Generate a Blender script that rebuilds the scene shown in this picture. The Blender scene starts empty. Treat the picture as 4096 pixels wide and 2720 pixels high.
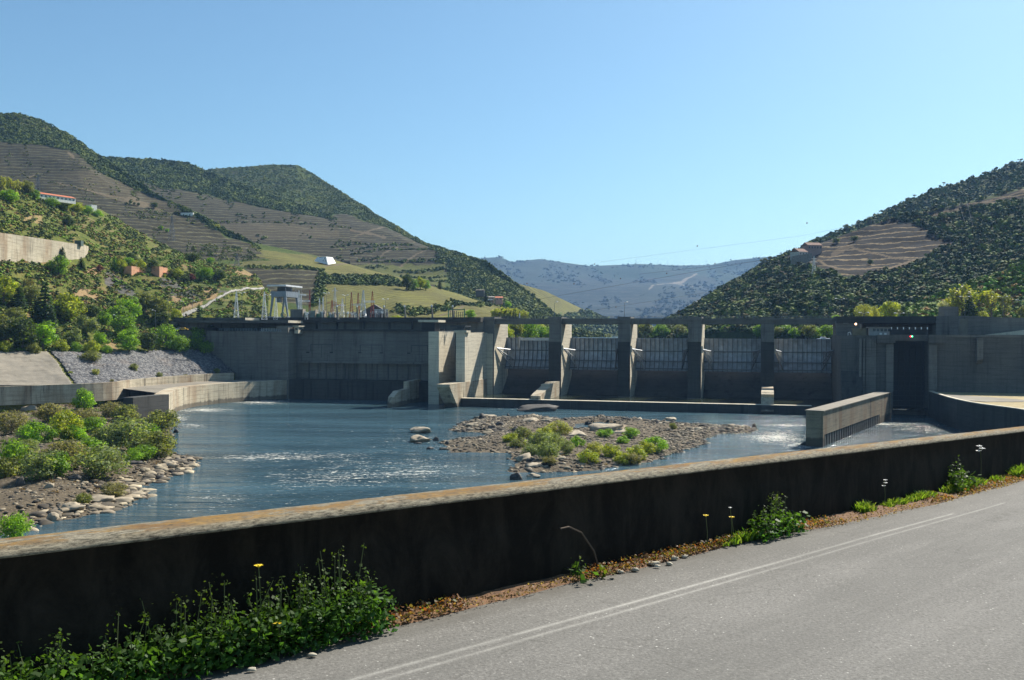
import bpy, bmesh, math, random
import numpy as np
from mathutils import Vector, Matrix, noise
R = math.radians
sc = bpy.context.scene
COL = sc.collection
random.seed(7)
rng = np.random.default_rng(11)

# ------------------------------------------------------------------ camera
F = 950.0
CAM = np.array([0.0, 0.0, 30.0])
Rm = Matrix.Rotation(R(90 - 0.302), 3, 'X') @ Matrix.Rotation(math.atan(0.004), 3, 'Z')
cd = bpy.data.cameras.new('camera'); cam = bpy.data.objects.new('camera', cd); COL.objects.link(cam)
cd.sensor_width = 36; cd.lens = F / 1024 * 36; cd.clip_start = 0.1; cd.clip_end = 20000
cam.matrix_world = Matrix.Translation((0, 0, 30)) @ Rm.to_4x4()
sc.camera = cam

# ------------------------------------------------------------------ sky, sun, exposure
SUN_AZ, SUN_EL = 42.0, 44.0          # azimuth to the right of the view axis
w = bpy.data.worlds.new("World"); sc.world = w; w.use_nodes = True
nt = w.node_tree; nt.nodes.clear()
sky = nt.nodes.new('ShaderNodeTexSky'); sky.sky_type = 'NISHITA'; sky.sun_disc = False
sky.sun_elevation = R(SUN_EL); sky.sun_rotation = R(SUN_AZ)
sky.altitude = 100; sky.air_density = 1.0; sky.dust_density = 1.0; sky.ozone_density = 2.2
bg = nt.nodes.new('ShaderNodeBackground'); bg.inputs['Strength'].default_value = 0.066
wo = nt.nodes.new('ShaderNodeOutputWorld')
tint = nt.nodes.new('ShaderNodeVectorMath'); tint.operation = 'MULTIPLY'; tint.inputs[1].default_value = (0.81, 1.06, 1.09)
nt.links.new(sky.outputs[0], tint.inputs[0]); nt.links.new(tint.outputs[0], bg.inputs[0]); nt.links.new(bg.outputs[0], wo.inputs[0])
sd = bpy.data.lights.new('sun', 'SUN'); sun = bpy.data.objects.new('sun', sd); COL.objects.link(sun)
sd.energy = 5.0; sd.angle = R(0.53); sd.color = (1.0, 0.93, 0.82)
sv = Vector((math.sin(R(SUN_AZ)) * math.cos(R(SUN_EL)), math.cos(R(SUN_AZ)) * math.cos(R(SUN_EL)), math.sin(R(SUN_EL))))
sun.rotation_euler = sv.to_track_quat('Z', 'Y').to_euler(); sun.location = sv * 500
sc.view_settings.view_transform = 'Standard'; sc.view_settings.look = 'None'
sc.view_settings.exposure = 0.9; sc.view_settings.gamma = 1
sc.cycles.max_bounces = 6; sc.cycles.volume_bounces = 0; sc.cycles.transparent_max_bounces = 6

# ------------------------------------------------------------------ picture rays and the dam's frame
RM = np.array(Rm)
def ray(px, py):
    px = np.asarray(px, float); py = np.asarray(py, float)
    l = np.stack(np.broadcast_arrays((px - 512) / F, (340 - py) / F, -1.0), -1)
    d = l @ RM.T
    return d / d[..., 1:2]
def P(px, py, Y): return CAM + ray(px, py) * np.asarray(Y, float)[..., None]
def PZ(px, py, z):
    d = ray(px, py); return CAM + d * ((z - CAM[2]) / d[..., 2])[..., None]
SA, CA = math.sin(R(15)), math.cos(R(15))
def W(s, d, z): return (s * CA + d * SA, -s * SA + d * CA, z)
def SD(p): return (p[0] * CA - p[1] * SA, p[0] * SA + p[1] * CA)
def PD(px, py, d):
    r = ray(px, py); t = d / (r[0] * SA + r[1] * CA); q = CAM + r * t
    return SD(q)[0], q[2]
def S(px, d): return PD(px, 337, d)[0]
def Z(px, py, d): return PD(px, py, d)[1]

# ------------------------------------------------------------------ materials
def new_mat(name):
    m = bpy.data.materials.new(name); m.use_nodes = True; t = m.node_tree; t.nodes.clear()
    out = t.nodes.new('ShaderNodeOutputMaterial')
    return m, t, out
def nd(t, ty, ins=None, **kw):
    n = t.nodes.new('ShaderNode' + ty)
    for k, v in kw.items(): setattr(n, k, v)
    for k, v in (ins or {}).items():
        if hasattr(v, 'is_output') or isinstance(v, bpy.types.NodeSocket): t.links.new(v, n.inputs[k])
        else: n.inputs[k].default_value = v
    return n
def ramp(t, fac, stops):
    n = t.nodes.new('ShaderNodeValToRGB'); t.links.new(fac, n.inputs[0]); e = n.color_ramp.elements
    while len(e) < len(stops): e.new(0.5)
    for i, (p, c) in enumerate(stops):
        e[i].position = p; e[i].color = (c if len(c) == 4 else (*c, 1)) if hasattr(c, '__len__') else (c, c, c, 1)
    return n.outputs[0]
def mix(t, f, a, b, bt='MIX'):
    n = t.nodes.new('ShaderNodeMix'); n.data_type = 'RGBA'; n.blend_type = bt
    for i, v in ((0, f), (6, a), (7, b)):
        if isinstance(v, bpy.types.NodeSocket): t.links.new(v, n.inputs[i])
        elif i == 0: n.inputs[i].default_value = v
        else: n.inputs[i].default_value = (*v, 1) if len(v) == 3 else v
    return n.outputs[2]
def pos(t, scale=(1, 1, 1)):
    g = nd(t, 'NewGeometry'); m = nd(t, 'Mapping', {'Vector': g.outputs['Position'], 'Scale': scale})
    return m.outputs[0]
def tex(t, vec, scale, detail=4, rough=0.55, dist=0.0):
    return nd(t, 'TexNoise', {'Vector': vec, 'Scale': scale, 'Detail': detail, 'Roughness': rough, 'Distortion': dist}).outputs[0]
def finish(t, out, col, rough=0.8, spec=0.3, bump=None, bs=0.3, bd=0.1, metal=0.0):
    p = nd(t, 'BsdfPrincipled', {'Roughness': rough, 'Specular IOR Level': spec, 'Metallic': metal})
    if isinstance(col, bpy.types.NodeSocket): t.links.new(col, p.inputs['Base Color'])
    else: p.inputs['Base Color'].default_value = (*col, 1)
    if bump is not None:
        b = nd(t, 'Bump', {'Strength': bs, 'Distance': bd, 'Height': bump}); t.links.new(b.outputs[0], p.inputs['Normal'])
    t.links.new(p.outputs[0], out.inputs[0]); return p
MATS = {}
def plain(name, col, rough=0.6, metal=0.0, var=0.15, sc_=0.8):
    if name in MATS: return MATS[name]
    m, t, out = new_mat(name)
    n = tex(t, pos(t), sc_, 5)
    c = mix(t, ramp(t, n, [(0.3, 0.0), (0.7, 1.0)]), tuple(x * (1 - var) for x in col), tuple(min(1, x * (1 + var)) for x in col))
    finish(t, out, c, rough, 0.4, metal=metal); MATS[name] = m; return m
def concrete(name, a, b, dark, streak=0.5, lift=1.6, warm=None, tide=0.0):
    """weathered concrete: patches, run-off streaks, lift joints"""
    m, t, out = new_mat(name)
    big = tex(t, pos(t), 0.07, 5, 0.6)
    c = mix(t, ramp(t, big, [(0.35, 0.0), (0.65, 1.0)]), a, b)
    gate = tex(t, pos(t, (1, 1, 0.5)), 0.09, 4, 0.6, 0.8)
    st = tex(t, pos(t, (1, 1, 0.06)), 0.42, 6, 0.7, 0.3)
    c = mix(t, nd(t, 'Math', {0: ramp(t, st, [(0.50, 0.0), (0.66, streak)]), 1: ramp(t, gate, [(0.42, 0.1), (0.58, 1.0)])}, operation='MULTIPLY').outputs[0], c, dark)
    st2 = tex(t, pos(t, (1, 1, 0.04)), 1.3, 5, 0.7, 0.2)
    c = mix(t, nd(t, 'Math', {0: ramp(t, st2, [(0.52, 0.0), (0.72, streak * 0.8)]), 1: ramp(t, gate, [(0.40, 0.7), (0.6, 0.0)])}, operation='MULTIPLY').outputs[0], c, dark)
    c = mix(t, ramp(t, tex(t, pos(t, (0.12, 0.12, 1.6)), 1.1, 3, 0.6), [(0.5, 0.0), (0.68, 0.35)]), c, dark)
    if warm:
        c = mix(t, ramp(t, tex(t, pos(t, (1, 1, 0.3)), 0.12, 5), [(0.5, 0.0), (0.65, 0.6)]), c, warm)
    wv = nd(t, 'TexWave', {'Vector': pos(t), 'Scale': 1 / (lift * 1.0) * 0.314 * 1.0, 'Distortion': 0.6, 'Detail': 3, 'Detail Scale': 0.3}, bands_direction='Z', wave_profile='SAW')
    c = mix(t, ramp(t, wv.outputs[0], [(0.0, 0.35), (0.06, 0.0), (0.94, 0.0), (1.0, 0.35)]), c, dark)
    if tide:      # dark algae band left by the changing river level
        zz = nd(t, 'SeparateXYZ', {0: nd(t, 'NewGeometry').outputs['Position']}).outputs[2]
        za = nd(t, 'Math', {0: zz, 1: nd(t, 'Math', {0: st, 1: 3.0}, operation='MULTIPLY').outputs[0]}, operation='SUBTRACT').outputs[0]
        c = mix(t, nd(t, 'MapRange', {0: za, 1: tide - 1.6, 2: tide - 1.0, 3: 0.75, 4: 0.0}).outputs[0], c, dark)
    fine = tex(t, pos(t), 3.0, 6, 0.7)
    c = mix(t, ramp(t, fine, [(0.35, 0.25), (0.6, 0.0)]), c, dark)
    finish(t, out, c, 0.9, 0.25, bump=fine, bs=0.25, bd=0.06); return m
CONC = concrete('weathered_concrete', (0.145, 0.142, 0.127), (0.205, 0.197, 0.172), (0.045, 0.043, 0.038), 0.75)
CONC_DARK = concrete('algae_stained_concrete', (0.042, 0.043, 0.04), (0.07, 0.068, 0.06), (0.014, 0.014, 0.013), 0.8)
CONC_PALE = concrete('sunlit_tone_concrete', (0.55, 0.50, 0.385), (0.66, 0.60, 0.46), (0.16, 0.135, 0.10), 0.6)  # paler concrete copy, sunlight on lit faces put into its colour
CONC_WARM = concrete('rust_streaked_concrete', (0.42, 0.37, 0.27), (0.56, 0.49, 0.36), (0.06, 0.05, 0.036), 0.95, warm=(0.24, 0.15, 0.08), tide=1.6)
CONC_BROWN = concrete('brown_stained_concrete', (0.22, 0.18, 0.12), (0.32, 0.26, 0.175), (0.04, 0.034, 0.025), 0.95, warm=(0.20, 0.11, 0.05), tide=2.2)
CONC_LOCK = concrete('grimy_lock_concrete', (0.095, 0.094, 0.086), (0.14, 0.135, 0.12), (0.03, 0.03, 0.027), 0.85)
CONC_LIGHT = concrete('light_slab', (0.20, 0.18, 0.145), (0.27, 0.24, 0.19), (0.09, 0.08, 0.06), 0.5)
STEEL = plain('grey_painted_steel', (0.13, 0.145, 0.165), 0.45, 0.2)
SKIN = plain('blue_grey_gate_plate', (0.52, 0.57, 0.64), 0.35, 0.1, var=0.3, sc_=0.4)
STEEL_D = plain('dark_wet_steel', (0.05, 0.055, 0.06), 0.5, 0.2)
STEEL_L = plain('pale_galvanised_steel', (0.55, 0.57, 0.58), 0.4, 0.3)
CRANE = plain('blue_grey_crane_paint', (0.20, 0.235, 0.27), 0.4, 0.1)
WHITE = plain('white_paint', (0.75, 0.76, 0.75), 0.4)
RED = plain('faded_red_paint', (0.32, 0.06, 0.045), 0.5)
GREEN = plain('green_machine_paint', (0.05, 0.16, 0.09), 0.45)
BLUE_RAIL = plain('pale_blue_paint', (0.20, 0.30, 0.38), 0.5)
BLACK = plain('black_paint_and_shade', (0.012, 0.013, 0.014), 0.7)  # black paint; on the lift gate it also holds painted shade
GLASS = plain('window_glass', (0.05, 0.07, 0.09), 0.08)
ORANGE_W = plain('orange_render', (0.58, 0.30, 0.17), 0.85)
ROOF = plain('terracotta_tiles', (0.42, 0.13, 0.06), 0.85, var=0.3, sc_=1.5)
PINKW = plain('pink_render', (0.50, 0.30, 0.24), 0.85)
WHITEW = plain('whitewashed_wall', (0.72, 0.71, 0.66), 0.85)
STONEW = plain('grey_stone_wall', (0.22, 0.20, 0.17), 0.9, var=0.3)
BARK = plain('grey_bark', (0.13, 0.10, 0.075), 0.9, var=0.3, sc_=4)
YELLOW = plain('yellow_paint', (0.80, 0.48, 0.03), 0.4)
PETAL = plain('yellow_petals', (0.85, 0.62, 0.02), 0.6)
ROCKD = plain('dark_wet_rock', (0.05, 0.046, 0.04), 0.75, var=0.4, sc_=1.2)
ROCKP = plain('pale_granite', (0.31, 0.26, 0.185), 0.85, var=0.25, sc_=1.0)
PEB = plain('white_stone', (0.36, 0.33, 0.26), 0.9, var=0.35, sc_=9)

def col_mat(name, transl=0.0, rough=0.7, jitter=0.0):
    """colour comes from the mesh's own colour attribute, one value per leaf, bush or stone"""
    m, t, out = new_mat(name)
    a = nd(t, 'Attribute', attribute_name='Col').outputs['Color']
    n = tex(t, pos(t), 1.2, 4)
    c = mix(t, ramp(t, n, [(0.3, 0.35), (0.7, 0.0)]), a, mix(t, 1.0, a, (0.45, 0.45, 0.45), 'MULTIPLY'))
    if transl:
        d = nd(t, 'BsdfPrincipled', {'Base Color': c, 'Roughness': 0.55, 'Specular IOR Level': 0.25})
        tr = nd(t, 'BsdfTranslucent', {'Color': mix(t, 1.0, c, (1.5, 1.45, 0.5), 'MULTIPLY')})
        s = nd(t, 'MixShader', {0: transl, 1: d.outputs[0], 2: tr.outputs[0]}); t.links.new(s.outputs[0], out.inputs[0])
    else:
        finish(t, out, c, rough, 0.2)
    return m
LEAF = col_mat('leaves', 0.5)
BUSHM = col_mat('scrub_foliage', 0.0, 0.85)
STONES = col_mat('loose_stones', 0.0, 0.85)

# ------------------------------------------------------------------ mesh tools
def tag(o, label=None, cat=None, group=None, kind=None):
    if label: o['label'] = label
    if cat: o['category'] = cat
    if group: o['group'] = group
    if kind: o['kind'] = kind
    return o
def link_mesh(name, me, m, parent=None, loc=(0, 0, 0)):
    o = bpy.data.objects.new(name, me); COL.objects.link(o)
    if m and not me.materials: me.materials.append(m)
    if parent: o.parent = parent
    else: o.location = loc
    return o
WL = {}
def thing(name, label, cat, loc=(0, 0, 0), group=None, rz=0, sc_=None):
    o = bpy.data.objects.new(name, None); COL.objects.link(o); o.location = loc; o.rotation_euler = (0, 0, rz)
    o.empty_display_size = 0.5
    if sc_ is not None: o.scale = (sc_,) * 3 if not hasattr(sc_, '__len__') else sc_
    WL[o.name] = np.array(loc, float)
    return tag(o, label, cat, group)
def np_mesh(name, v, f, col=None, smooth=False):
    v = np.asarray(v, np.float32); f = np.asarray(f, np.int32)
    me = bpy.data.meshes.new(name); k = f.shape[1]
    me.vertices.add(len(v)); me.vertices.foreach_set('co', v.ravel())
    me.loops.add(f.size); me.loops.foreach_set('vertex_index', f.ravel())
    me.polygons.add(len(f)); me.polygons.foreach_set('loop_start', np.arange(0, f.size, k, dtype=np.int32))
    me.polygons.foreach_set('loop_total', np.full(len(f), k, np.int32))
    if smooth: me.polygons.foreach_set('use_smooth', np.ones(len(f), bool))
    if col is not None:
        ca = me.color_attributes.new('Col', 'FLOAT_COLOR', 'POINT')
        c = np.ones((len(v), 4), np.float32); c[:, :3] = col; ca.data.foreach_set('color', c.ravel())
    me.update(calc_edges=True); return me
class MB:
    def __init__(s): s.v = []; s.f = []
    def add(s, vs, fs):
        n = len(s.v); s.v += [tuple(map(float, p)) for p in vs]; s.f += [tuple(i + n for i in q) for q in fs]; return s
    def hexa(s, p):   # 8 corner points: bottom 4 then top 4, same winding
        return s.add(p, [(3, 2, 1, 0), (4, 5, 6, 7), (0, 1, 5, 4), (1, 2, 6, 5), (2, 3, 7, 6), (3, 0, 4, 7)])
    def box(s, a0, a1, b0, b1, z0, z1, T=None):
        p = [(a0, b0, z0), (a1, b0, z0), (a1, b1, z0), (a0, b1, z0), (a0, b0, z1), (a1, b0, z1), (a1, b1, z1), (a0, b1, z1)]
        return s.hexa([T(*q) for q in p] if T else p)
    def prism(s, poly, lo, hi):     # poly: list of functions-free points, lo/hi map poly pt -> 3D
        n = len(poly); vs = [lo(*q) for q in poly] + [hi(*q) for q in poly]
        fs = [tuple(range(n))[::-1], tuple(range(n, 2 * n))] + [(i, (i + 1) % n, n + (i + 1) % n, n + i) for i in range(n)]
        return s.add(vs, fs)
    def tube(s, pts, r, n=6, r1=None, cap=True):
        pts = [np.array(p, float) for p in pts]; K = len(pts); r1 = r if r1 is None else r1; vs = []
        for i, p in enumerate(pts):
            d = pts[min(i + 1, K - 1)] - pts[max(i - 1, 0)]; d /= (np.linalg.norm(d) + 1e-9)
            a = np.cross(d, (0, 0, 1) if abs(d[2]) < 0.9 else (1, 0, 0)); a /= np.linalg.norm(a); b = np.cross(d, a)
            rr = r + (r1 - r) * i / max(1, K - 1)
            for j in range(n):
                th = 2 * math.pi * j / n; vs.append(p + (a * math.cos(th) + b * math.sin(th)) * rr)
        fs = [(i * n + j, i * n + (j + 1) % n, (i + 1) * n + (j + 1) % n, (i + 1) * n + j) for i in range(K - 1) for j in range(n)]
        if cap: fs += [tuple(range(n))[::-1], tuple(range((K - 1) * n, K * n))]
        return s.add(vs, fs)
    def ball(s, c, r, seg=8, ring=6):
        r = r if hasattr(r, '__len__') else (r, r, r); vs = [(c[0], c[1], c[2] - r[2])]
        for i in range(1, ring):
            ph = -math.pi / 2 + math.pi * i / ring
            for j in range(seg):
                th = 2 * math.pi * j / seg
                vs.append((c[0] + r[0] * math.cos(ph) * math.cos(th), c[1] + r[1] * math.cos(ph) * math.sin(th), c[2] + r[2] * math.sin(ph)))
        vs.append((c[0], c[1], c[2] + r[2])); t = len(vs) - 1
        fs = [(0, 1 + (j + 1) % seg, 1 + j) for j in range(seg)]
        for i in range(ring - 2):
            a = 1 + i * seg; b = a + seg
            fs += [(a + j, a + (j + 1) % seg, b + (j + 1) % seg, b + j) for j in range(seg)]
        a = 1 + (ring - 2) * seg; fs += [(a + j, a + (j + 1) % seg, t) for j in range(seg)]
        return s.add(vs, fs)
    def mesh(s, name, off=(0, 0, 0), bevel=0.0):
        me = bpy.data.meshes.new(name)
        me.from_pydata([(p[0] - off[0], p[1] - off[1], p[2] - off[2]) for p in s.v], [], s.f)
        bm = bmesh.new(); bm.from_mesh(me); bmesh.ops.recalc_face_normals(bm, faces=bm.faces)
        if bevel:
            es = [e for e in bm.edges if len(e.link_faces) == 2 and e.calc_face_angle(0) > 0.6]
            bmesh.ops.bevel(bm, geom=es, offset=bevel, segments=1, affect='EDGES', clamp_overlap=True)
        bm.to_mesh(me); bm.free(); return me
    def build(s, name, m, parent=None, bevel=0.0):
        off = (0, 0, 0)
        if parent is not None:
            q = parent
            while q.parent: q = q.parent
            off = WL.get(q.name, np.zeros(3))
        return link_mesh(name, s.mesh(name, off, bevel), m, parent)
    def top(s, name, m, label, cat, base=None, bevel=0.0, group=None, kind=None):
        v = np.array(s.v); b = base if base is not None else (v[:, 0].mean(), v[:, 1].mean(), v[:, 2].min())
        return tag(link_mesh(name, s.mesh(name, b, bevel), m, None, b), label, cat, group, kind)
def inpoly(x, y, poly):
    x = np.asarray(x, float); y = np.asarray(y, float); r = np.zeros(x.shape, bool); n = len(poly)
    for i in range(n):
        x1, y1 = poly[i]; x2, y2 = poly[(i + 1) % n]
        if y1 == y2: continue
        c = ((y1 > y) != (y2 > y)) & (x < (x2 - x1) * (y - y1) / (y2 - y1) + x1); r ^= c
    return r
def polydist(x, y, poly):
    d = np.full(np.shape(x), 1e9)
    for i in range(len(poly)):
        a = np.array(poly[i], float); b = np.array(poly[(i + 1) % len(poly)], float); ab = b - a
        t = np.clip(((x - a[0]) * ab[0] + (y - a[1]) * ab[1]) / (ab @ ab + 1e-9), 0, 1)
        d = np.minimum(d, np.hypot(x - a[0] - t * ab[0], y - a[1] - t * ab[1]))
    return d
def linedist(x, y, pts):
    d = np.full(np.shape(x), 1e9)
    for a, b in zip(pts[:-1], pts[1:]):
        a = np.array(a, float); b = np.array(b, float); ab = b - a
        t = np.clip(((x - a[0]) * ab[0] + (y - a[1]) * ab[1]) / (ab @ ab + 1e-9), 0, 1)
        d = np.minimum(d, np.hypot(x - a[0] - t * ab[0], y - a[1] - t * ab[1]))
    return d
_P = rng.permutation(256)
_G = rng.random(256)
def vnoise(x, y, s=1.0, oct_=4, seed=0):
    x = np.asarray(x, float) / s + seed * 17.3; y = np.asarray(y, float) / s + seed * 9.1; r = 0; a = 0.5; tot = 0
    for _ in range(oct_):
        xi = np.floor(x).astype(int); yi = np.floor(y).astype(int); fx = x - xi; fy = y - yi
        fx = fx * fx * (3 - 2 * fx); fy = fy * fy * (3 - 2 * fy)
        h = lambda i, j: _G[(_P[(i & 255)] + j) & 255]
        r = r + a * ((h(xi, yi) * (1 - fx) + h(xi + 1, yi) * fx) * (1 - fy) + (h(xi, yi + 1) * (1 - fx) + h(xi + 1, yi + 1) * fx) * fy)
        tot += a; a *= 0.5; x = x * 2.03 + 5; y = y * 2.03 + 3
    return r / tot
def ico(sub):
    bm = bmesh.new(); bmesh.ops.create_icosphere(bm, subdivisions=sub, radius=1)
    v = np.array([p.co[:] for p in bm.verts]); f = np.array([[q.index for q in p.verts] for p in bm.faces]); bm.free(); return v, f
ICO1, ICO2, ICO3 = ico(1), ico(2), ico(3)
def lumpy(base, amp, flat=0.0, seed=0):
    v, f = base; r = np.random.default_rng(seed); w_ = v.copy(); g = 0
    for k in range(5):
        d = r.normal(size=3); d /= np.linalg.norm(d); g = g + np.sin(v @ d * (2.5 + 2 * k) + r.random() * 6) * amp / (1 + 0.5 * k)
    w_ = v * (1 + g[:, None] + r.normal(size=(len(v), 1)) * amp * 0.35)
    if flat: w_[:, 2] = np.where(w_[:, 2] < -flat, -flat, w_[:, 2])
    return w_, f
def angular(base, seed, flat=1.0):
    """a broken stone: a lump with flat faces cut off it"""
    r = np.random.default_rng(seed); v, f = lumpy(base, .18, seed=seed); v = v * np.array([1.25, .9, .8])
    for _ in range(11):
        d = r.normal(size=3); d /= np.linalg.norm(d); v = v - np.maximum(v @ d - (.45 + .3 * r.random()), 0)[:, None] * d
    return v * (1 + .03 * r.normal(size=(len(v), 1))) * 1.25, f
def ragged(n, seed, sz=0.75):
    """a small irregular mound of leafy faces"""
    r = np.random.default_rng(seed); d = r.normal(size=(n, 3)); d /= np.linalg.norm(d, axis=1, keepdims=True); d[:, 2] = np.abs(d[:, 2]) * 1.1 - .15
    rad = 0.45 + .55 * r.random((n, 1)); sk = 1 + .35 * np.sin(np.arctan2(d[:, 1], d[:, 0]) * 3 + seed)[:, None]; q = d * rad * np.concatenate([sk, sk, np.ones((n, 1))], 1)
    return quads(q, d + r.normal(size=(n, 3)) * .55 + [0, 0, .25], sz * (.6 + .7 * r.random(n)), r)
def tile(protos, P_, S_, C_, zs=1.0, seed=0, jit=0.12):
    """merge many scaled, turned copies of a few small shapes into single arrays"""
    r = np.random.default_rng(seed); V = []; FF = []; CC = []; n0 = 0; idx = r.integers(0, len(protos), len(P_)); zs = np.broadcast_to(zs, (len(P_),))
    for k, (v, f) in enumerate(protos):
        m = np.where(idx == k)[0]
        if not len(m): continue
        th = r.random(len(m)) * 6.283; c, s = np.cos(th), np.sin(th)
        x = v[:, 0][None] * c[:, None] - v[:, 1][None] * s[:, None]; y = v[:, 0][None] * s[:, None] + v[:, 1][None] * c[:, None]
        z = np.repeat(v[:, 2][None], len(m), 0) * zs[m][:, None]
        q = np.stack([x, y, z], -1) * S_[m][:, None, None] + P_[m][:, None, :]
        V.append(q.reshape(-1, 3)); FF.append((f[None] + (np.arange(len(m)) * len(v))[:, None, None] + n0).reshape(-1, f.shape[1]))
        cc = C_[m][:, None, :] * (1 + r.normal(size=(len(m), len(v), 1)) * jit); CC.append(np.clip(cc, 0.003, 1).reshape(-1, 3)); n0 += len(m) * len(v)
    return np.concatenate(V), np.concatenate(FF), np.concatenate(CC)
def quads(c, n, size, r, aspect=1.0):
    """leaf-sized faces at points c, roughly facing n"""
    N = len(c); n = n / (np.linalg.norm(n, axis=1, keepdims=True) + 1e-9)
    a = np.cross(n, r.normal(size=(N, 3))); a /= (np.linalg.norm(a, axis=1, keepdims=True) + 1e-9); b = np.cross(n, a)
    s = np.broadcast_to(size, (N,))[:, None] * 0.5
    v = np.stack([c - a * s - b * s * aspect * 0.5, c + a * s - b * s * aspect * 0.6, c + a * s * 0.7 + b * s * aspect, c - a * s * 0.8 + b * s * aspect * 0.8], 1)
    return v.reshape(-1, 3), np.arange(N * 4).reshape(N, 4)

# ------------------------------------------------------------------ land-cover material for the hills
def hill_mat(name, scrub_a, scrub_b, soil, terr, terr_line, grass, path, period=3.4, ts=0.03):
    g_ = lambda c: (c[0] * 1.35, c[1] * 1.5, c[2] * 0.8)
    scrub_a, scrub_b = g_(scrub_a), g_(scrub_b)
    m, t, out = new_mat(name)
    z = nd(t, 'Attribute', attribute_name='Zone'); sp = nd(t, 'SeparateColor', {0: z.outputs['Color']})
    n1 = tex(t, pos(t), ts * 1.0, 6, 0.65); n2 = tex(t, pos(t), ts * 6, 5, 0.7); n3 = tex(t, pos(t), ts * 22, 3, 0.7)
    base = mix(t, ramp(t, n2, [(0.4, 0.0), (0.6, 1.0)]), scrub_a, scrub_b)
    base = mix(t, ramp(t, n1, [(0.52, 0.0), (0.66, 0.75)]), base, soil)
    base = mix(t, ramp(t, n3, [(0.35, 0.6), (0.5, 0.0)]), base, tuple(x * 0.45 for x in scrub_a))
    warp = nd(t, 'Math', {0: nd(t, 'SeparateXYZ', {0: nd(t, 'NewGeometry').outputs['Position']}).outputs[2], 1: nd(t, 'Math', {0: n1, 1: period * 2.2}, operation='MULTIPLY').outputs[0]}, operation='ADD')
    fr = nd(t, 'Math', {0: nd(t, 'Math', {0: warp.outputs[0], 1: period}, operation='DIVIDE').outputs[0]}, operation='FRACT')
    tc = mix(t, ramp(t, n2, [(0.35, 0.0), (0.65, 1.0)]), terr, tuple(x * 0.6 for x in terr))
    tc = mix(t, ramp(t, fr.outputs[0], [(0.0, 0.85), (0.07, 0.8), (0.15, 0.0), (0.93, 0.0), (1.0, 0.85)]), tc, terr_line)
    tc = mix(t, ramp(t, fr.outputs[0], [(0.3, 0.0), (0.42, 0.55), (0.6, 0.0)]), tc, tuple(x * 0.4 for x in terr))
    wv = nd(t, 'TexWave', {'Vector': nd(t, 'Mapping', {'Vector': nd(t, 'NewGeometry').outputs['Position'], 'Rotation': (0, 0, R(35))}).outputs[0], 'Scale': 0.062, 'Distortion': 1.2, 'Detail': 2, 'Detail Scale': 0.2}, bands_direction='X')
    gc = mix(t, ramp(t, n1, [(0.4, 0.0), (0.6, 1.0)]), grass, tuple(a * 0.5 + b * 0.5 for a, b in zip(grass, soil)))
    gc = mix(t, ramp(t, wv.outputs[0], [(0.3, 0.75), (0.65, 0.0)]), gc, tuple(x * 0.5 for x in grass))
    gc = mix(t, ramp(t, n3, [(0.35, 0.35), (0.5, 0.0)]), gc, tuple(x * 0.5 for x in grass))
    c = mix(t, sp.outputs[0], base, tc); c = mix(t, sp.outputs[1], c, gc)
    c = mix(t, sp.outputs[2], c, mix(t, ramp(t, n3, [(0.35, 0.0), (0.6, 1.0)]), tuple(x * 0.7 for x in path), path))
    finish(t, out, c, 0.95, 0.1, bump=n3, bs=0.5, bd=1.0); return m

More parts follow.
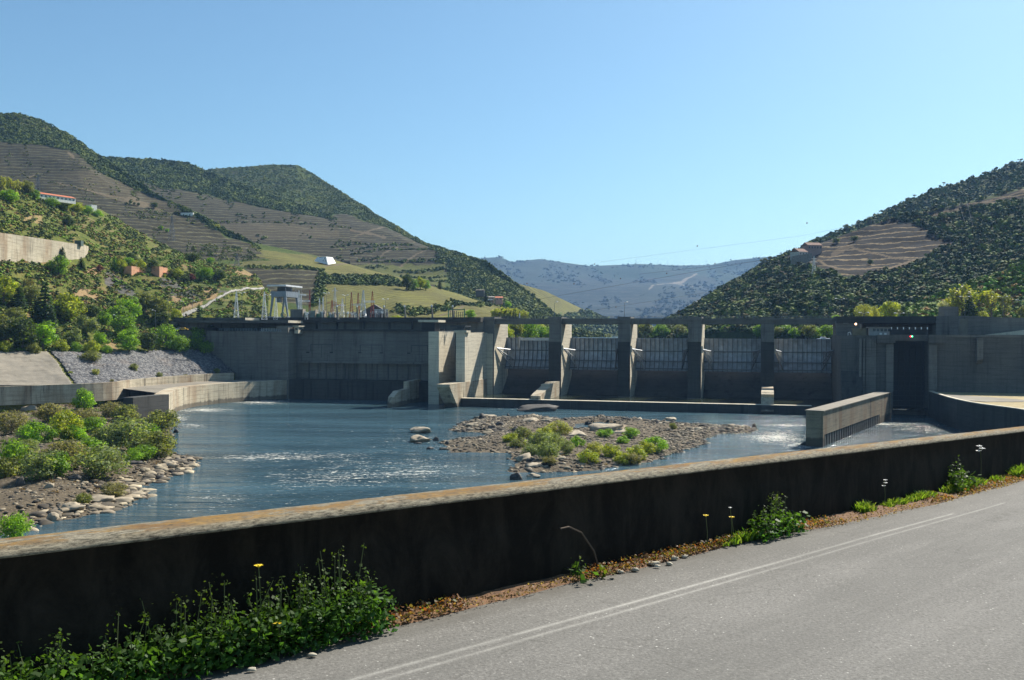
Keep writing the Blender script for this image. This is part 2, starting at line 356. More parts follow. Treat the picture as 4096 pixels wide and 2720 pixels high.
class Hill:
    def __init__(h, name, lines, nu, nv, mat_, zone=None, disp=1.0, dscale=25, back=1.25, backdrop=0.35, curve=True):
        x0 = max(l[0][0] for l in lines); x1 = min(l[-1][0] for l in lines); u = np.linspace(x0, x1, nu)
        K = len(lines); A = np.stack([np.stack([u, np.interp(u, [p[0] for p in l], [p[1] for p in l]), np.interp(u, [p[0] for p in l], [p[2] for p in l])], -1) for l in lines])
        for _ in range(2 if curve else 0):       # round off the corners of the traced lines
            A[:-1, 1:-1, 1:] = (A[:-1, :-2, 1:] + 2 * A[:-1, 1:-1, 1:] + A[:-1, 2:, 1:]) / 4
            A[-1, 1:-1, 2] = (A[-1, :-2, 2] + 2 * A[-1, 1:-1, 2] + A[-1, 2:, 2]) / 4
        tv = np.linspace(0, K - 1, nv); k = np.minimum(tv.astype(int), K - 2); f = (tv - k)[:, None, None]
        G = A[k] * (1 - f) + A[k + 1] * f
        h.px = G[..., 0]; h.py = G[..., 1]; h.W = P(h.px, h.py, G[..., 2])
        e = np.minimum(1, np.minimum(np.arange(nv), np.arange(nv)[::-1]) / 6.0)[:, None]
        h.W[..., 2] += (vnoise(h.W[..., 0], h.W[..., 1], dscale, 5) - 0.5) * disp * e
        zc = np.zeros((nv, nu, 3)) if zone is None else zone(h.px, h.py)
        V = [h.W]; b = h.W[-1].copy(); Zc = [zc]
        for q, dz in ((1 + (back - 1) * 0.3, 0.12), (back, 1.0)):
            c = b.copy(); c[:, :2] *= q; c[:, 2] = 28 + (b[:, 2] - 28) * (1 - dz * backdrop * 2); V.append(c[None]); Zc.append(zc[-1:])
        lo = h.W[0].copy(); lo[:, 2] = np.minimum(lo[:, 2], 28) - 12; V.insert(0, lo[None]); Zc.insert(0, zc[:1])
        V = np.concatenate(V); Zc = np.concatenate(Zc); m_, n_ = V.shape[:2]
        i = np.arange(m_ * n_).reshape(m_, n_); f4 = np.stack([i[:-1, :-1], i[:-1, 1:], i[1:, 1:], i[1:, :-1]], -1).reshape(-1, 4)
        me = np_mesh(name, V.reshape(-1, 3), f4, smooth=True)
        ca = me.color_attributes.new('Zone', 'FLOAT_COLOR', 'POINT'); c = np.ones((m_ * n_, 4), np.float32); c[:, :3] = Zc.reshape(-1, 3); ca.data.foreach_set('color', c.ravel())
        h.o = tag(link_mesh(name, me, mat_), kind='structure')
    def on(h, px, py):
        d = (h.px - px) ** 2 + (h.py - py) ** 2; i, j = np.unravel_index(np.argmin(d), d.shape); return h.W[i, j].copy()
    def scatter(h, n, keep, r):
        nv, nu = h.px.shape; a = r.random(n) * (nv - 1.001); b = r.random(n) * (nu - 1.001); i = a.astype(int); j = b.astype(int); fa = (a - i)[:, None]; fb = (b - j)[:, None]
        L = lambda M: ((M[i, j] * (1 - fb) + M[i, j + 1] * fb) * (1 - fa) + (M[i + 1, j] * (1 - fb) + M[i + 1, j + 1] * fb) * fa)
        p = L(h.W); px = L(h.px[..., None])[:, 0]; py = L(h.py[..., None])[:, 0]; k = keep(px, py); return p[k], px[k], py[k]
def zmix(px, py, red=(), grn=(), blu=()):
    z = np.zeros(px.shape + (3,))
    wx = px + (vnoise(px, py, 6, 3) - 0.5) * 5; wy = py + (vnoise(px, py, 6, 3, 5) - 0.5) * 3
    for c, ls in enumerate((red, grn, blu)):
        for it in ls:
            wgt, poly = it if isinstance(it, tuple) and isinstance(it[0], float) else (1.0, it)
            if isinstance(poly, dict): m = (linedist(px, py, poly['line']) < poly['w'])
            else: m = inpoly(wx, wy, poly)
            z[..., c] = np.where(m, wgt, z[..., c])
            if c == 1: z[..., 0] = np.where(m, 0, z[..., 0])
    return z
# ------------------------------------------------------------------ ground and hills
GROUND = plain('river_bed_soil', (0.10, 0.085, 0.06), 0.95, var=0.4, sc_=0.05)
g = MB().box(-9000, 9000, -200, 12000, -6, -4); o = g.build('ground', GROUND); tag(o, kind='structure')
HM_LEFT = hill_mat('left_hill_cover', (0.034, 0.048, 0.018), (0.058, 0.068, 0.026), (0.075, 0.065, 0.038), (0.050, 0.045, 0.026), (0.130, 0.125, 0.068), (0.165, 0.160, 0.045), (0.15, 0.12, 0.075), 4.2)
HM_NEAR = hill_mat('near_hillside_cover', (0.055, 0.065, 0.02), (0.10, 0.092, 0.038), (0.22, 0.145, 0.075), (0.12, 0.11, 0.12), (0.15, 0.14, 0.13), (0.075, 0.12, 0.025), (0.34, 0.23, 0.12), 2.4, 0.05)
HM_RIGHT = hill_mat('right_hill_cover', (0.022, 0.032, 0.013), (0.036, 0.045, 0.018), (0.05, 0.04, 0.024), (0.012, 0.0095, 0.0065), (0.24, 0.18, 0.10), (0.08, 0.09, 0.035), (0.15, 0.11, 0.065), 5.4)
HM_FAR = hill_mat('far_ridge_cover', (0.012, 0.022, 0.012), (0.018, 0.028, 0.016), (0.032, 0.034, 0.022), (0.024, 0.026, 0.017), (0.06, 0.05, 0.034), (0.032, 0.038, 0.018), (0.22, 0.19, 0.14), 22.0, 0.007)

# far ridge up the valley
far = Hill('far_ridge', [[(a, b, c * 1.8) for a, b, c in l] for l in [
    [(420, 318, 2200), (560, 318, 2200), (700, 318, 2200), (900, 318, 2200)],
    [(420, 290, 2900), (560, 292, 2800), (640, 300, 2700), (700, 290, 2900), (900, 290, 2900)],
    [(420, 274, 3600), (470, 264, 3600), (483, 258, 3600), (500, 257, 3600), (512, 262, 3650), (520, 261, 3650), (540, 259, 3700), (560, 262, 3700), (590, 266, 3700), (640, 264, 3700), (680, 265.5, 3700), (710, 265, 3700), (735, 260, 3650), (765, 257, 3600), (800, 255, 3600), (900, 262, 3600)]]],
    260, 90, HM_FAR, zone=lambda x, y: zmix(x, y,
        red=[(0.7, [(480, 300), (520, 282), (580, 276), (680, 276), (740, 290), (700, 318), (480, 318)])],
        grn=[(0.6, [(470, 262), (560, 262), (600, 272), (560, 285), (500, 280)]), (0.8, [(640, 285), (690, 270), (720, 280), (680, 300), (640, 300)])],
        blu=[{'line': [(650, 293), (656, 288), (668, 283), (680, 282), (690, 278), (696, 272)], 'w': 0.9}, {'line': [(668, 283), (700, 287)], 'w': 0.7}, {'line': [(655, 307), (662, 311)], 'w': 0.7}]), disp=120, dscale=760)
spur = Hill('valley_spur', [
    [(490, 340, 1300), (540, 335, 1350), (600, 334, 1500), (660, 334, 1700)],
    [(490, 310, 1400), (540, 306, 1500), (580, 318, 1650), (660, 333, 1750)],
    [(490, 284, 1500), (520, 284, 1500), (545, 291, 1600), (570, 303, 1700), (595, 315, 1800), (610, 322, 1850), (660, 332.5, 1900)]],
    120, 40, HM_LEFT, zone=lambda x, y: zmix(x, y, grn=[[(500, 270), (570, 300), (590, 312), (560, 316), (545, 308), (530, 300), (490, 300)]]), disp=10, dscale=90)

ZC_TERR = [(-90, 200), (205, 208), (260, 212), (300, 214), (347, 217), (377, 228), (407, 240), (434, 250), (450, 257), (447, 268), (436, 282), (452, 288), (452, 330), (-90, 330)]
mount = Hill('vineyard_mountain', [
    [(60, 330, 800), (200, 330, 800), (300, 330, 800), (480, 330, 800), (540, 330, 850), (572, 331, 900), (610, 336, 950)],
    [(60, 262, 1050), (200, 262, 1050), (300, 270, 1020), (400, 284, 980), (450, 293, 950), (480, 298, 920), (520, 305, 900), (572, 330.5, 900), (610, 336, 950)],
    [(60, 205, 1400), (200, 207, 1400), (300, 215, 1400), (350, 225, 1350), (400, 240, 1250), (440, 255, 1150), (470, 266, 1080), (500, 281, 1000), (530, 300, 960), (555, 318, 950), (575, 330.3, 950), (610, 336, 960)],
    [(60, 185, 1800), (150, 175, 1800), (205, 170, 1800), (215, 168.5, 1800), (243, 167, 1800), (270, 164.5, 1800), (298, 165, 1800), (312, 173, 1780), (347, 195, 1650), (377, 217, 1500), (412, 240, 1350), (451, 252, 1200), (486, 261, 1100), (516, 283, 1030), (538, 299, 1000), (555, 314, 980), (575, 329.5, 980), (610, 336, 980)]],
    420, 190, HM_LEFT, zone=lambda x, y: zmix(x, y, red=[ZC_TERR],
        grn=[(0.5, [(350, 262), (446, 262), (446, 284), (420, 280), (380, 268)])],
        blu=[(0.35, [(100, 222), (230, 226), (314, 228), (360, 244), (285, 236), (200, 232), (100, 232)]), {'line': [(314, 225), (340, 229), (385, 240)], 'w': 0.9}, {'line': [(355, 238), (372, 233), (384, 231)], 'w': 0.6}, {'line': [(368, 262), (390, 251), (402, 246)], 'w': 0.5}, {'line': [(400, 263), (425, 252)], 'w': 0.5},
             {'line': [(548, 289), (547, 293), (540, 298), (533, 301)], 'w': 1.4}, {'line': [(432, 300), (452, 299), (470, 303), (490, 303), (505, 299)], 'w': 1.2}]), disp=26, dscale=170)
ridge_b = Hill('scrub_ridge', [
    [(60, 262, 1000), (150, 262, 1000), (250, 262, 1020), (345, 262, 1050), (350, 262, 1050)],
    [(60, 190, 1250), (110, 180, 1250), (165, 195, 1250), (210, 203, 1250), (300, 214, 1250), (350, 222, 1250)],
    [(60, 160, 1450), (105, 157, 1450), (130, 158, 1450), (165, 160, 1450), (185, 162, 1450), (205, 170, 1430), (230, 180, 1400), (260, 191, 1380), (290, 202, 1350), (320, 213, 1320), (350, 221, 1300)]],
    230, 90, HM_LEFT, zone=lambda x, y: zmix(x, y, red=[[(60, 165), (110, 170), (165, 188), (210, 193), (260, 205), (300, 213), (360, 218), (360, 300), (60, 300)]],
        blu=[(0.3, [(60, 226), (226, 223), (300, 226), (340, 232), (340, 240), (60, 240)])]), disp=14, dscale=130)
hill_a = Hill('terraced_hill', [
    [(-110, 300, 640), (0, 300, 640), (150, 300, 640), (200, 300, 680), (255, 300, 700), (285, 300, 720)],
    [(-110, 225, 800), (0, 225, 800), (150, 240, 790), (200, 255, 770), (255, 262, 780), (285, 266, 790)],
    [(-110, 150, 1020), (0, 150, 1020), (80, 160, 1000), (150, 205, 930), (200, 227, 880), (255, 245.5, 840), (285, 262, 830)],
    [(-110, 128, 1180), (-60, 115, 1180), (0, 113.6, 1150), (20, 113.5, 1150), (40, 120, 1150), (65, 132, 1130), (87, 147, 1100), (106, 159, 1070), (125, 172, 1030), (150, 190, 980), (180, 207, 930), (200, 216, 910), (230, 231, 880), (255, 243, 860), (285, 261, 840)]],
    300, 200, HM_LEFT, zone=lambda x, y: zmix(x, y, red=[[(-120, 141), (0, 141), (43, 143), (78, 152), (100, 168), (130, 183), (165, 199), (184, 213), (215, 228), (240, 238), (285, 262), (240, 262), (200, 262), (-120, 300)]],
        grn=[(0.0, [(0, 0)])],
        blu=[(0.6, [(84, 178), (100, 176), (120, 184), (150, 198), (166, 208), (160, 214), (140, 204), (118, 199), (96, 190)]), (0.25, [(75, 165), (110, 168), (160, 198), (184, 212), (180, 216), (130, 200), (90, 186), (60, 170)]),
             (0.8, [(124, 196), (135, 195), (150, 203), (146, 208), (128, 203)]),
             {'line': [(68, 152), (74, 155)], 'w': 0.9}, {'line': [(22, 177), (30, 172), (34, 170)], 'w': 0.8}, {'line': [(58, 178), (80, 184), (100, 189), (124, 196)], 'w': 0.8}]), disp=20, dscale=110)
knoll = Hill('green_vineyard_knoll', [
    [(180, 334, 560), (300, 334, 560), (400, 334, 570), (480, 334, 600), (545, 335, 640), (572, 336, 700)],
    [(180, 300, 640), (300, 300, 640), (400, 300, 640), (480, 312, 660), (545, 322, 720), (572, 333, 740)],
    [(180, 268, 740), (300, 270, 740), (400, 284, 740), (480, 303, 740), (540, 318, 780), (572, 332, 780)],
    [(180, 252, 840), (195, 250, 840), (210, 245.5, 840), (225, 243.5, 850), (255, 243, 860), (285, 249, 860), (310, 254, 860), (335, 260, 850), (370, 270, 840), (395, 276, 830), (420, 284, 820), (450, 293, 810), (480, 301, 800), (510, 310, 790), (540, 317, 800), (572, 331.5, 800)]],
    360, 170, HM_LEFT, zone=lambda x, y: zmix(x, y,
        red=[[(246, 268.2), (320, 269), (322, 274), (316, 300), (312, 303), (246, 296)]],
        grn=[[(180, 240), (600, 290), (600, 340), (330, 340), (312, 306), (321, 296), (321, 269), (250, 268), (180, 262)]],
        blu=[{'line': [(195, 282), (240, 262), (258, 254)], 'w': 0.5}, {'line': [(440, 315), (470, 304)], 'w': 0.6}, {'line': [(325, 266.5), (350, 263)], 'w': 0.6}]), disp=7, dscale=60)
MAUVE = [(0.8, [(104, 271), (118, 276), (132, 288), (140, 300), (128, 298), (116, 290), (104, 282)]), (0.75, [(160, 278), (180, 281), (196, 290), (205, 303), (190, 308), (172, 298), (160, 288)]),
         (0.8, [(214, 283), (226, 288), (232, 294), (215, 293)])]
near = Hill('near_hillside', [
    [(-110, 386, 304), (0, 386, 334), (75, 386, 350), (120, 385.5, 366), (170, 380, 405), (215, 374, 430), (232, 373, 444), (250, 372, 475), (330, 372, 480)],
    [(-110, 353, 322), (0, 353, 360), (60, 351.5, 382), (120, 351.5, 406), (165, 351, 436), (205, 350, 455), (218, 351, 460), (236, 371, 452), (250, 372, 480), (330, 385, 485)],
    [(-110, 312, 340), (0, 312, 395), (80, 318, 440), (130, 325, 465), (180, 329, 480), (215, 330, 488), (245, 330, 490), (330, 330, 490)],
    [(-110, 262, 365), (0, 262, 428), (69, 266, 485), (113, 273, 515), (163, 278, 532), (225, 284, 560), (262, 292, 590), (300, 322, 600), (330, 330, 600)],
    [(-110, 215, 405), (0, 222, 480), (80, 232, 555), (140, 250, 590), (190, 265, 600), (230, 274, 610), (262, 286, 610), (300, 320, 620), (330, 330, 620)],
    [(-110, 160, 450), (0, 178, 545), (43, 195, 590), (70, 203, 625), (100, 209, 662), (143, 234, 690), (186, 256, 690), (215, 263, 685), (243, 269, 680), (256, 276, 660), (262, 285, 640), (275, 302, 640), (300, 319, 640), (330, 330, 640)]],
    330, 260, HM_NEAR, zone=lambda x, y: zmix(x, y, red=MAUVE,
        grn=[(0.9, [(165, 276), (205, 281), (228, 286), (262, 290), (240, 294), (215, 290), (200, 292), (185, 284)]), (0.8, [(195, 300), (240, 300), (262, 310), (262, 330), (215, 330), (200, 316)]), (0.3, [(40, 200), (120, 215), (110, 232), (80, 240), (40, 225)])],
        blu=[(0.9, [(72, 283), (86, 286), (101, 297), (100, 304), (84, 302), (72, 292)]), (0.9, [(88, 268), (103, 267), (100, 273), (90, 278), (84, 274)]), (0.6, [(20, 212), (40, 213), (44, 224), (24, 222)]), (0.7, [(168, 296), (205, 298), (200, 306), (180, 309)]),
             (0.7, [(106, 328), (112, 330), (120, 352), (104, 350)]), (0.9, [(204, 288), (220, 290), (216, 300), (204, 300)]), (0.6, [(222, 262), (250, 268), (262, 284), (250, 286), (232, 282)])]), disp=3.2, dscale=16, curve=False)
# right bank
ridge_r = Hill('right_back_ridge', [
    [(640, 345, 800), (700, 330, 800), (800, 330, 800), (900, 330, 820), (1150, 330, 820)],
    [(640, 338, 900), (690, 310, 950), (760, 280, 950), (850, 250, 950), (950, 225, 960), (1150, 190, 960)],
    [(640, 336, 1000), (665, 326, 1000), (680, 317, 1000), (700, 304, 1010), (720, 290, 1020), (745, 277, 1030), (765, 263, 1050), (800, 248, 1080), (835, 233, 1100), (860, 223, 1120), (890, 209, 1150), (910, 201, 1160), (930, 191, 1170), (965, 181, 1180), (1000, 169, 1200), (1024, 161, 1200), (1150, 130, 1220)]],
    300, 90, HM_RIGHT, zone=None, disp=14, dscale=60)
front_r = Hill('right_front_spur', [
    [(640, 345, 700), (700, 333, 640), (760, 332, 600), (830, 332, 560), (900, 332, 540), (1024, 332, 520), (1150, 332, 520)],
    [(640, 342, 720), (690, 318, 720), (760, 305, 660), (830, 300, 620), (900, 298, 600), (960, 295, 580), (1024, 285, 560), (1150, 265, 540)],
    [(640, 340, 800), (690, 309, 810), (720, 294, 800), (765, 276, 790), (820, 262, 770), (870, 266, 740), (930, 262, 720), (1024, 240, 700), (1150, 215, 690)],
    [(640, 338, 860), (672, 322, 860), (700, 306, 860), (730, 289, 860), (765, 268, 860), (790, 256, 860), (810, 247, 860), (835, 238, 855), (860, 229, 850), (885, 220, 850), (900, 215, 845), (930, 210, 840), (960, 204, 835), (1024, 187, 830), (1150, 160, 830)]],
    360, 170, HM_RIGHT, zone=lambda x, y: zmix(x, y,
        red=[[(785, 251), (800, 246), (835, 236), (862, 227), (895, 217), (912, 220), (932, 232), (966, 243), (942, 251), (922, 264), (900, 270), (870, 277), (845, 278), (826, 273), (814, 267), (786, 260)], [(925, 212), (960, 206), (1024, 190), (1100, 170), (1100, 182), (1024, 198), (960, 208), (930, 216)]],
        blu=[{'line': [(818, 262.5), (830, 268), (845, 272), (865, 272), (890, 269), (915, 262), (918, 261)], 'w': 0.9}, {'line': [(847, 244), (853, 249), (870, 253), (895, 259), (918, 262)], 'w': 0.8}, {'line': [(780, 267), (782, 272), (788, 274), (780, 271)], 'w': 1.1}, {'line': [(800, 233), (790, 251), (782, 262)], 'w': 0.0},
             {'line': [(913, 221), (940, 212), (970, 206), (1024, 193)], 'w': 0.6}, (0.6, [(845, 244), (850, 243), (853, 248), (838, 254), (822, 261), (830, 254)])]), disp=12, dscale=60)
slope_r = Hill('right_near_slope', [
    [(840, 340, 470), (900, 334, 470), (1024, 334, 460), (1150, 334, 460)],
    [(840, 332, 490), (880, 322, 490), (920, 314, 490), (960, 308, 490), (1024, 302, 485), (1150, 290, 480)],
    [(840, 330, 520), (870, 318, 520), (895, 309, 520), (925, 300, 520), (950, 290, 520), (975, 281, 520), (1000, 272, 520), (1024, 261, 520), (1150, 210, 520)]],
    150, 70, HM_NEAR, zone=lambda x, y: zmix(x, y, red=[(0.3, [(880, 320), (960, 285), (1000, 275), (960, 310)])]), disp=4, dscale=20)

# ------------------------------------------------------------------ scrub and woods that read as one mass
def stuff(name, hill, n, keep, smin, smax, pal, label, cat, seed, protos=None, sink=0.36, zs=0.9, leaf=0, mat_=None):
    r = np.random.default_rng(seed); p, px, py = hill.scatter(n, keep, r); N = len(p)
    pr = protos or [ragged(13, i) for i in range(6)]
    s = (smin + (smax - smin) * r.random(N) ** 2.2); pal = [(a * 2.2, b * 2.3, c_ * 1.2) for a, b, c_ in pal]; cl = vnoise(px * 3, py * 6, 20, 3, seed)
    c = np.array(pal)[np.clip(((cl - 0.5) * 3.2 + 0.5 + r.normal(size=N) * 0.16) * len(pal), 0, len(pal) - 1).astype(int)] * (0.82 + 0.36 * r.random((N, 1)))
    p = p.copy(); p[:, 2] += s * zs * (1 - 2 * sink) * 0.9
    V, Fc, C = tile(pr, p, s, c, zs, seed)
    o = link_mesh(name, np_mesh(name, V, Fc, C, smooth=False), mat_ or BUSHM); tag(o, label, cat, kind='stuff')
    if leaf:
        k = np.repeat(np.arange(N), leaf); d = r.normal(size=(len(k), 3)); d /= np.linalg.norm(d, axis=1, keepdims=True); d[:, 2] = np.abs(d[:, 2]) * 1.0 - 0.2
        q = p[k] + d * s[k][:, None] * np.array([1.05, 1.05, zs * 1.1]) * (0.85 + 0.3 * r.random((len(k), 1)))
        v, f = quads(q, d + r.normal(size=d.shape) * 0.6, s[k] * 0.5, r); cc = np.repeat(np.clip(c[k] * (0.7 + 0.5 * r.random((len(k), 1))), 0, 1), 4, 0)
        me = np_mesh(name, v, f, cc); lo = bpy.data.objects.new(name + '_leaves', me); me.materials.append(LEAF); COL.objects.link(lo); lo.parent = o; lo['kind'] = 'stuff'
    return p, s
DG = [(0.026, 0.038, 0.014), (0.036, 0.050, 0.018), (0.050, 0.066, 0.023), (0.070, 0.082, 0.030)]
OLIVE = [(0.04, 0.052, 0.018), (0.055, 0.068, 0.024), (0.07, 0.08, 0.03), (0.09, 0.095, 0.04)]
lowA = lambda x: np.interp(x, [-120, 0, 43, 78, 100, 130, 165, 186, 225, 260, 290], [141, 141, 143, 152, 167, 182, 197, 212, 230, 243, 262])
stuff('hilltop_scrub', hill_a, 46000, lambda x, y: y < lowA(x) + 1, 0.7, 2.5, DG, 'dark green scrub covering the top of the tall terraced hill on the left', 'scrub', 1)
stuff('terrace_scrub', hill_a, 16000, lambda x, y: ((y > lowA(x)) & (vnoise(x, y, 9, 3, 3) > 0.60) & (np.abs(np.sin(y * 1.9)) < 0.7)) | (linedist(x, y, [(35, 172), (50, 165), (80, 163), (100, 166), (130, 178)]) < 1.0) | (linedist(x, y, [(50, 178), (70, 182), (95, 190)]) < 1.6) | inpoly(x, y, [(140, 211), (160, 209), (175, 216), (160, 222), (120, 214), (100, 214)]) | inpoly(x, y, [(160, 262), (210, 240), (250, 252), (260, 262), (200, 266)]) & (vnoise(x, y, 5, 2) > 0.45), 0.6, 1.5, OLIVE, 'low bushes between the brown vine terraces of the left hill', 'bushes', 2)
zB = lambda x: np.interp(x, [60, 110, 165, 210, 260, 300, 360], [162, 168, 187, 192, 204, 212, 218])
stuff('ridge_scrub', ridge_b, 34000, lambda x, y: y < zB(x) + 1, 1.0, 3.0, DG, 'dark scrub on the middle ridge behind the tall terraced hill', 'scrub', 3)
stuff('ridge_terrace_scrub', ridge_b, 5000, lambda x, y: (y > zB(x)) & ((vnoise(x, y, 10, 3, 3) > 0.62) | (np.abs(y - np.interp(x, [100, 226, 300, 350], [219, 222.5, 225, 229])) < 1.2)), 1.2, 2.6, DG, 'rows of dark bushes edging the brown vineyards under the middle ridge', 'bushes', 4)
zC = lambda x: np.interp(x, [60, 200, 300, 347, 377, 407, 434, 450, 452], [205, 208, 214, 217, 228, 240, 250, 257, 400])
stuff('mountain_scrub', mount, 90000, lambda x, y: ((y < zC(x)) & (x < 450)) | ((x >= 436) & (y < 306) & ~inpoly(x, y, [(420, 262), (446, 262), (452, 284), (438, 286)])) | (x > 505), 0.9, 2.6, [(0.036, 0.05, 0.02), (0.048, 0.062, 0.025), (0.062, 0.074, 0.029), (0.078, 0.085, 0.034)], 'green scrub over the rounded mountain and its wooded shoulder', 'scrub', 5)
HEDG = [[(231, 222), (275, 224), (314, 226)], [(283, 237.5), (320, 240), (361, 246), (412, 246)], [(338, 253.6), (366, 249), (395, 245)], [(351, 254.4), (380, 251), (409, 250), (446, 252.7)], [(355, 259), (385, 257)], [(371, 260.5), (410, 260), (446, 259.5)], [(366, 264), (388, 264)], [(394, 267), (420, 267), (446, 265)], [(400, 272), (430, 273), (446, 271)], [(430, 277), (450, 279)]]
stuff('vineyard_hedgerow', mount, 60000, lambda x, y: np.min([linedist(x, y, l) for l in HEDG], 0) < 0.8, 1.2, 2.6, DG, 'thin dark hedgerows running along the brown vineyard terraces of the mountain', 'hedgerow', 6)
stuff('knoll_hedgerow', knoll, 30000, lambda x, y: inpoly(x, y, [(320, 275), (350, 276), (390, 277), (402, 284), (405, 288), (380, 286), (350, 284), (320, 284)]) | inpoly(x, y, [(312, 300), (318, 272), (324, 270), (325, 290), (321, 303), (312, 304)]) | (linedist(x, y, [(246, 268), (290, 267.6), (322, 269.5)]) < 0.9) | inpoly(x, y, [(395, 306), (425, 308), (450, 303), (468, 303), (440, 312), (410, 317), (392, 316)]) & (vnoise(x, y, 4, 2) > 0.5) | (linedist(x, y, [(452, 303), (470, 306), (500, 302), (520, 305)]) < 1.1) | inpoly(x, y, [(520, 306), (572, 326), (572, 336), (530, 336), (500, 320)]), 1.0, 2.5, DG, 'dark olive rows and hedges between the light green vineyards', 'hedgerow', 7)
stuff('far_woods', far, 6000, lambda x, y: (y < np.interp(x, [420, 560, 900], [272, 268, 275])) & (vnoise(x, y, 14, 3, 2) > 0.46) | (vnoise(x, y * 2, 12, 4, 12) > 0.57) | inpoly(x, y, [(655, 300), (690, 286), (740, 282), (760, 300), (700, 316), (640, 318)]) & (vnoise(x, y, 6, 3, 2) > 0.45), 5, 13, [(0.008, 0.012, 0.006), (0.012, 0.016, 0.008)], 'dark woods on the hazy ridge that closes the valley', 'woods', 8)
stuff('spur_woods', spur, 4500, lambda x, y: ~inpoly(x, y, [(500, 270), (570, 300), (590, 312), (560, 316), (545, 308), (530, 300), (490, 300)]), 3, 7, DG, 'wooded foot of the low green spur beside the reservoir', 'woods', 9)
FOR = [(0.014, 0.026, 0.012), (0.020, 0.034, 0.013), (0.050, 0.038, 0.020), (0.030, 0.046, 0.015), (0.045, 0.066, 0.018), (0.022, 0.036, 0.014), (0.07, 0.085, 0.03)]
VINE = [(785, 251), (800, 246), (835, 236), (862, 227), (895, 219), (912, 222), (930, 234), (960, 243), (940, 249), (924, 264), (905, 270), (872, 277), (845, 279), (826, 275), (812, 268), (786, 262)]
UPV = [(925, 212), (960, 205), (1024, 189), (1100, 170), (1100, 182), (1024, 198), (960, 209), (930, 216)]
pr3 = [ragged(30, i + 20, .62) for i in range(6)]
stuff('right_ridge_woods', ridge_r, 16000, lambda x, y: x > 660, 1.6, 4.6, [(0.022, 0.034, 0.016), (0.034, 0.048, 0.02), (0.05, 0.062, 0.025)], 'blue green woods along the back ridge of the right bank', 'woods', 10)
stuff('right_spur_woods', front_r, 17000, lambda x, y: ~inpoly(x, y, VINE) & ~inpoly(x, y, UPV) & (linedist(x, y, [(780, 267), (782, 272), (788, 274)]) > 2) & ~inpoly(x, y, [(792, 252), (825, 240), (830, 250), (812, 258), (795, 262)]), 1.0, 3.6, FOR, 'dense mixed woods on the steep right bank below the terraces', 'woods', 11, protos=pr3)
stuff('right_slope_thicket', slope_r, 2600, lambda x, y: x < 1120, 1.0, 2.8, [(0.06, 0.085, 0.02), (0.10, 0.13, 0.03), (0.15, 0.09, 0.05), (0.12, 0.15, 0.04), (0.09, 0.17, 0.03), (0.05, 0.075, 0.02)], 'mixed green and russet thicket on the slope above the right end of the dam', 'thicket', 12, protos=pr3)
TREEZONE = lambda x, y: (y > np.interp(x, [0, 60, 120, 180, 240], [283, 288, 305, 312, 318]))
stuff('hillside_scrub', near, 60000, lambda x, y: (y < 352) & (vnoise(x * 1.0, y * 2.2, 9, 4, 8) > 0.40) & (linedist(x, y, [(178, 313), (205, 303), (230, 292), (262, 288)]) > 3.2) & ~inpoly(x, y, [(-10, 231), (45, 240), (86, 245), (86, 266), (66, 268), (-10, 252)]) & (x < 268) & ~((y > 346) & (x > 110)), 0.5, 1.6, [(0.026, 0.038, 0.012), (0.05, 0.068, 0.018), (0.08, 0.10, 0.025), (0.10, 0.095, 0.035), (0.085, 0.052, 0.03), (0.062, 0.095, 0.016)], 'low green and brown scrub over the near hillside on the left', 'scrub', 13, zs=0.75)

stuff('right_spur_big_trees', front_r, 1500, lambda x, y: ~inpoly(x, y, VINE) & ~inpoly(x, y, UPV) & (vnoise(x, y, 12, 3, 21) > 0.42), 2.0, 4.2, [(0.014, 0.022, 0.009), (0.022, 0.032, 0.011), (0.035, 0.048, 0.015), (0.055, 0.058, 0.024)], 'larger round tree crowns standing out of the woods on the right bank', 'woods', 31, protos=[ragged(46, i + 50, .42) for i in range(5)], sink=.2)
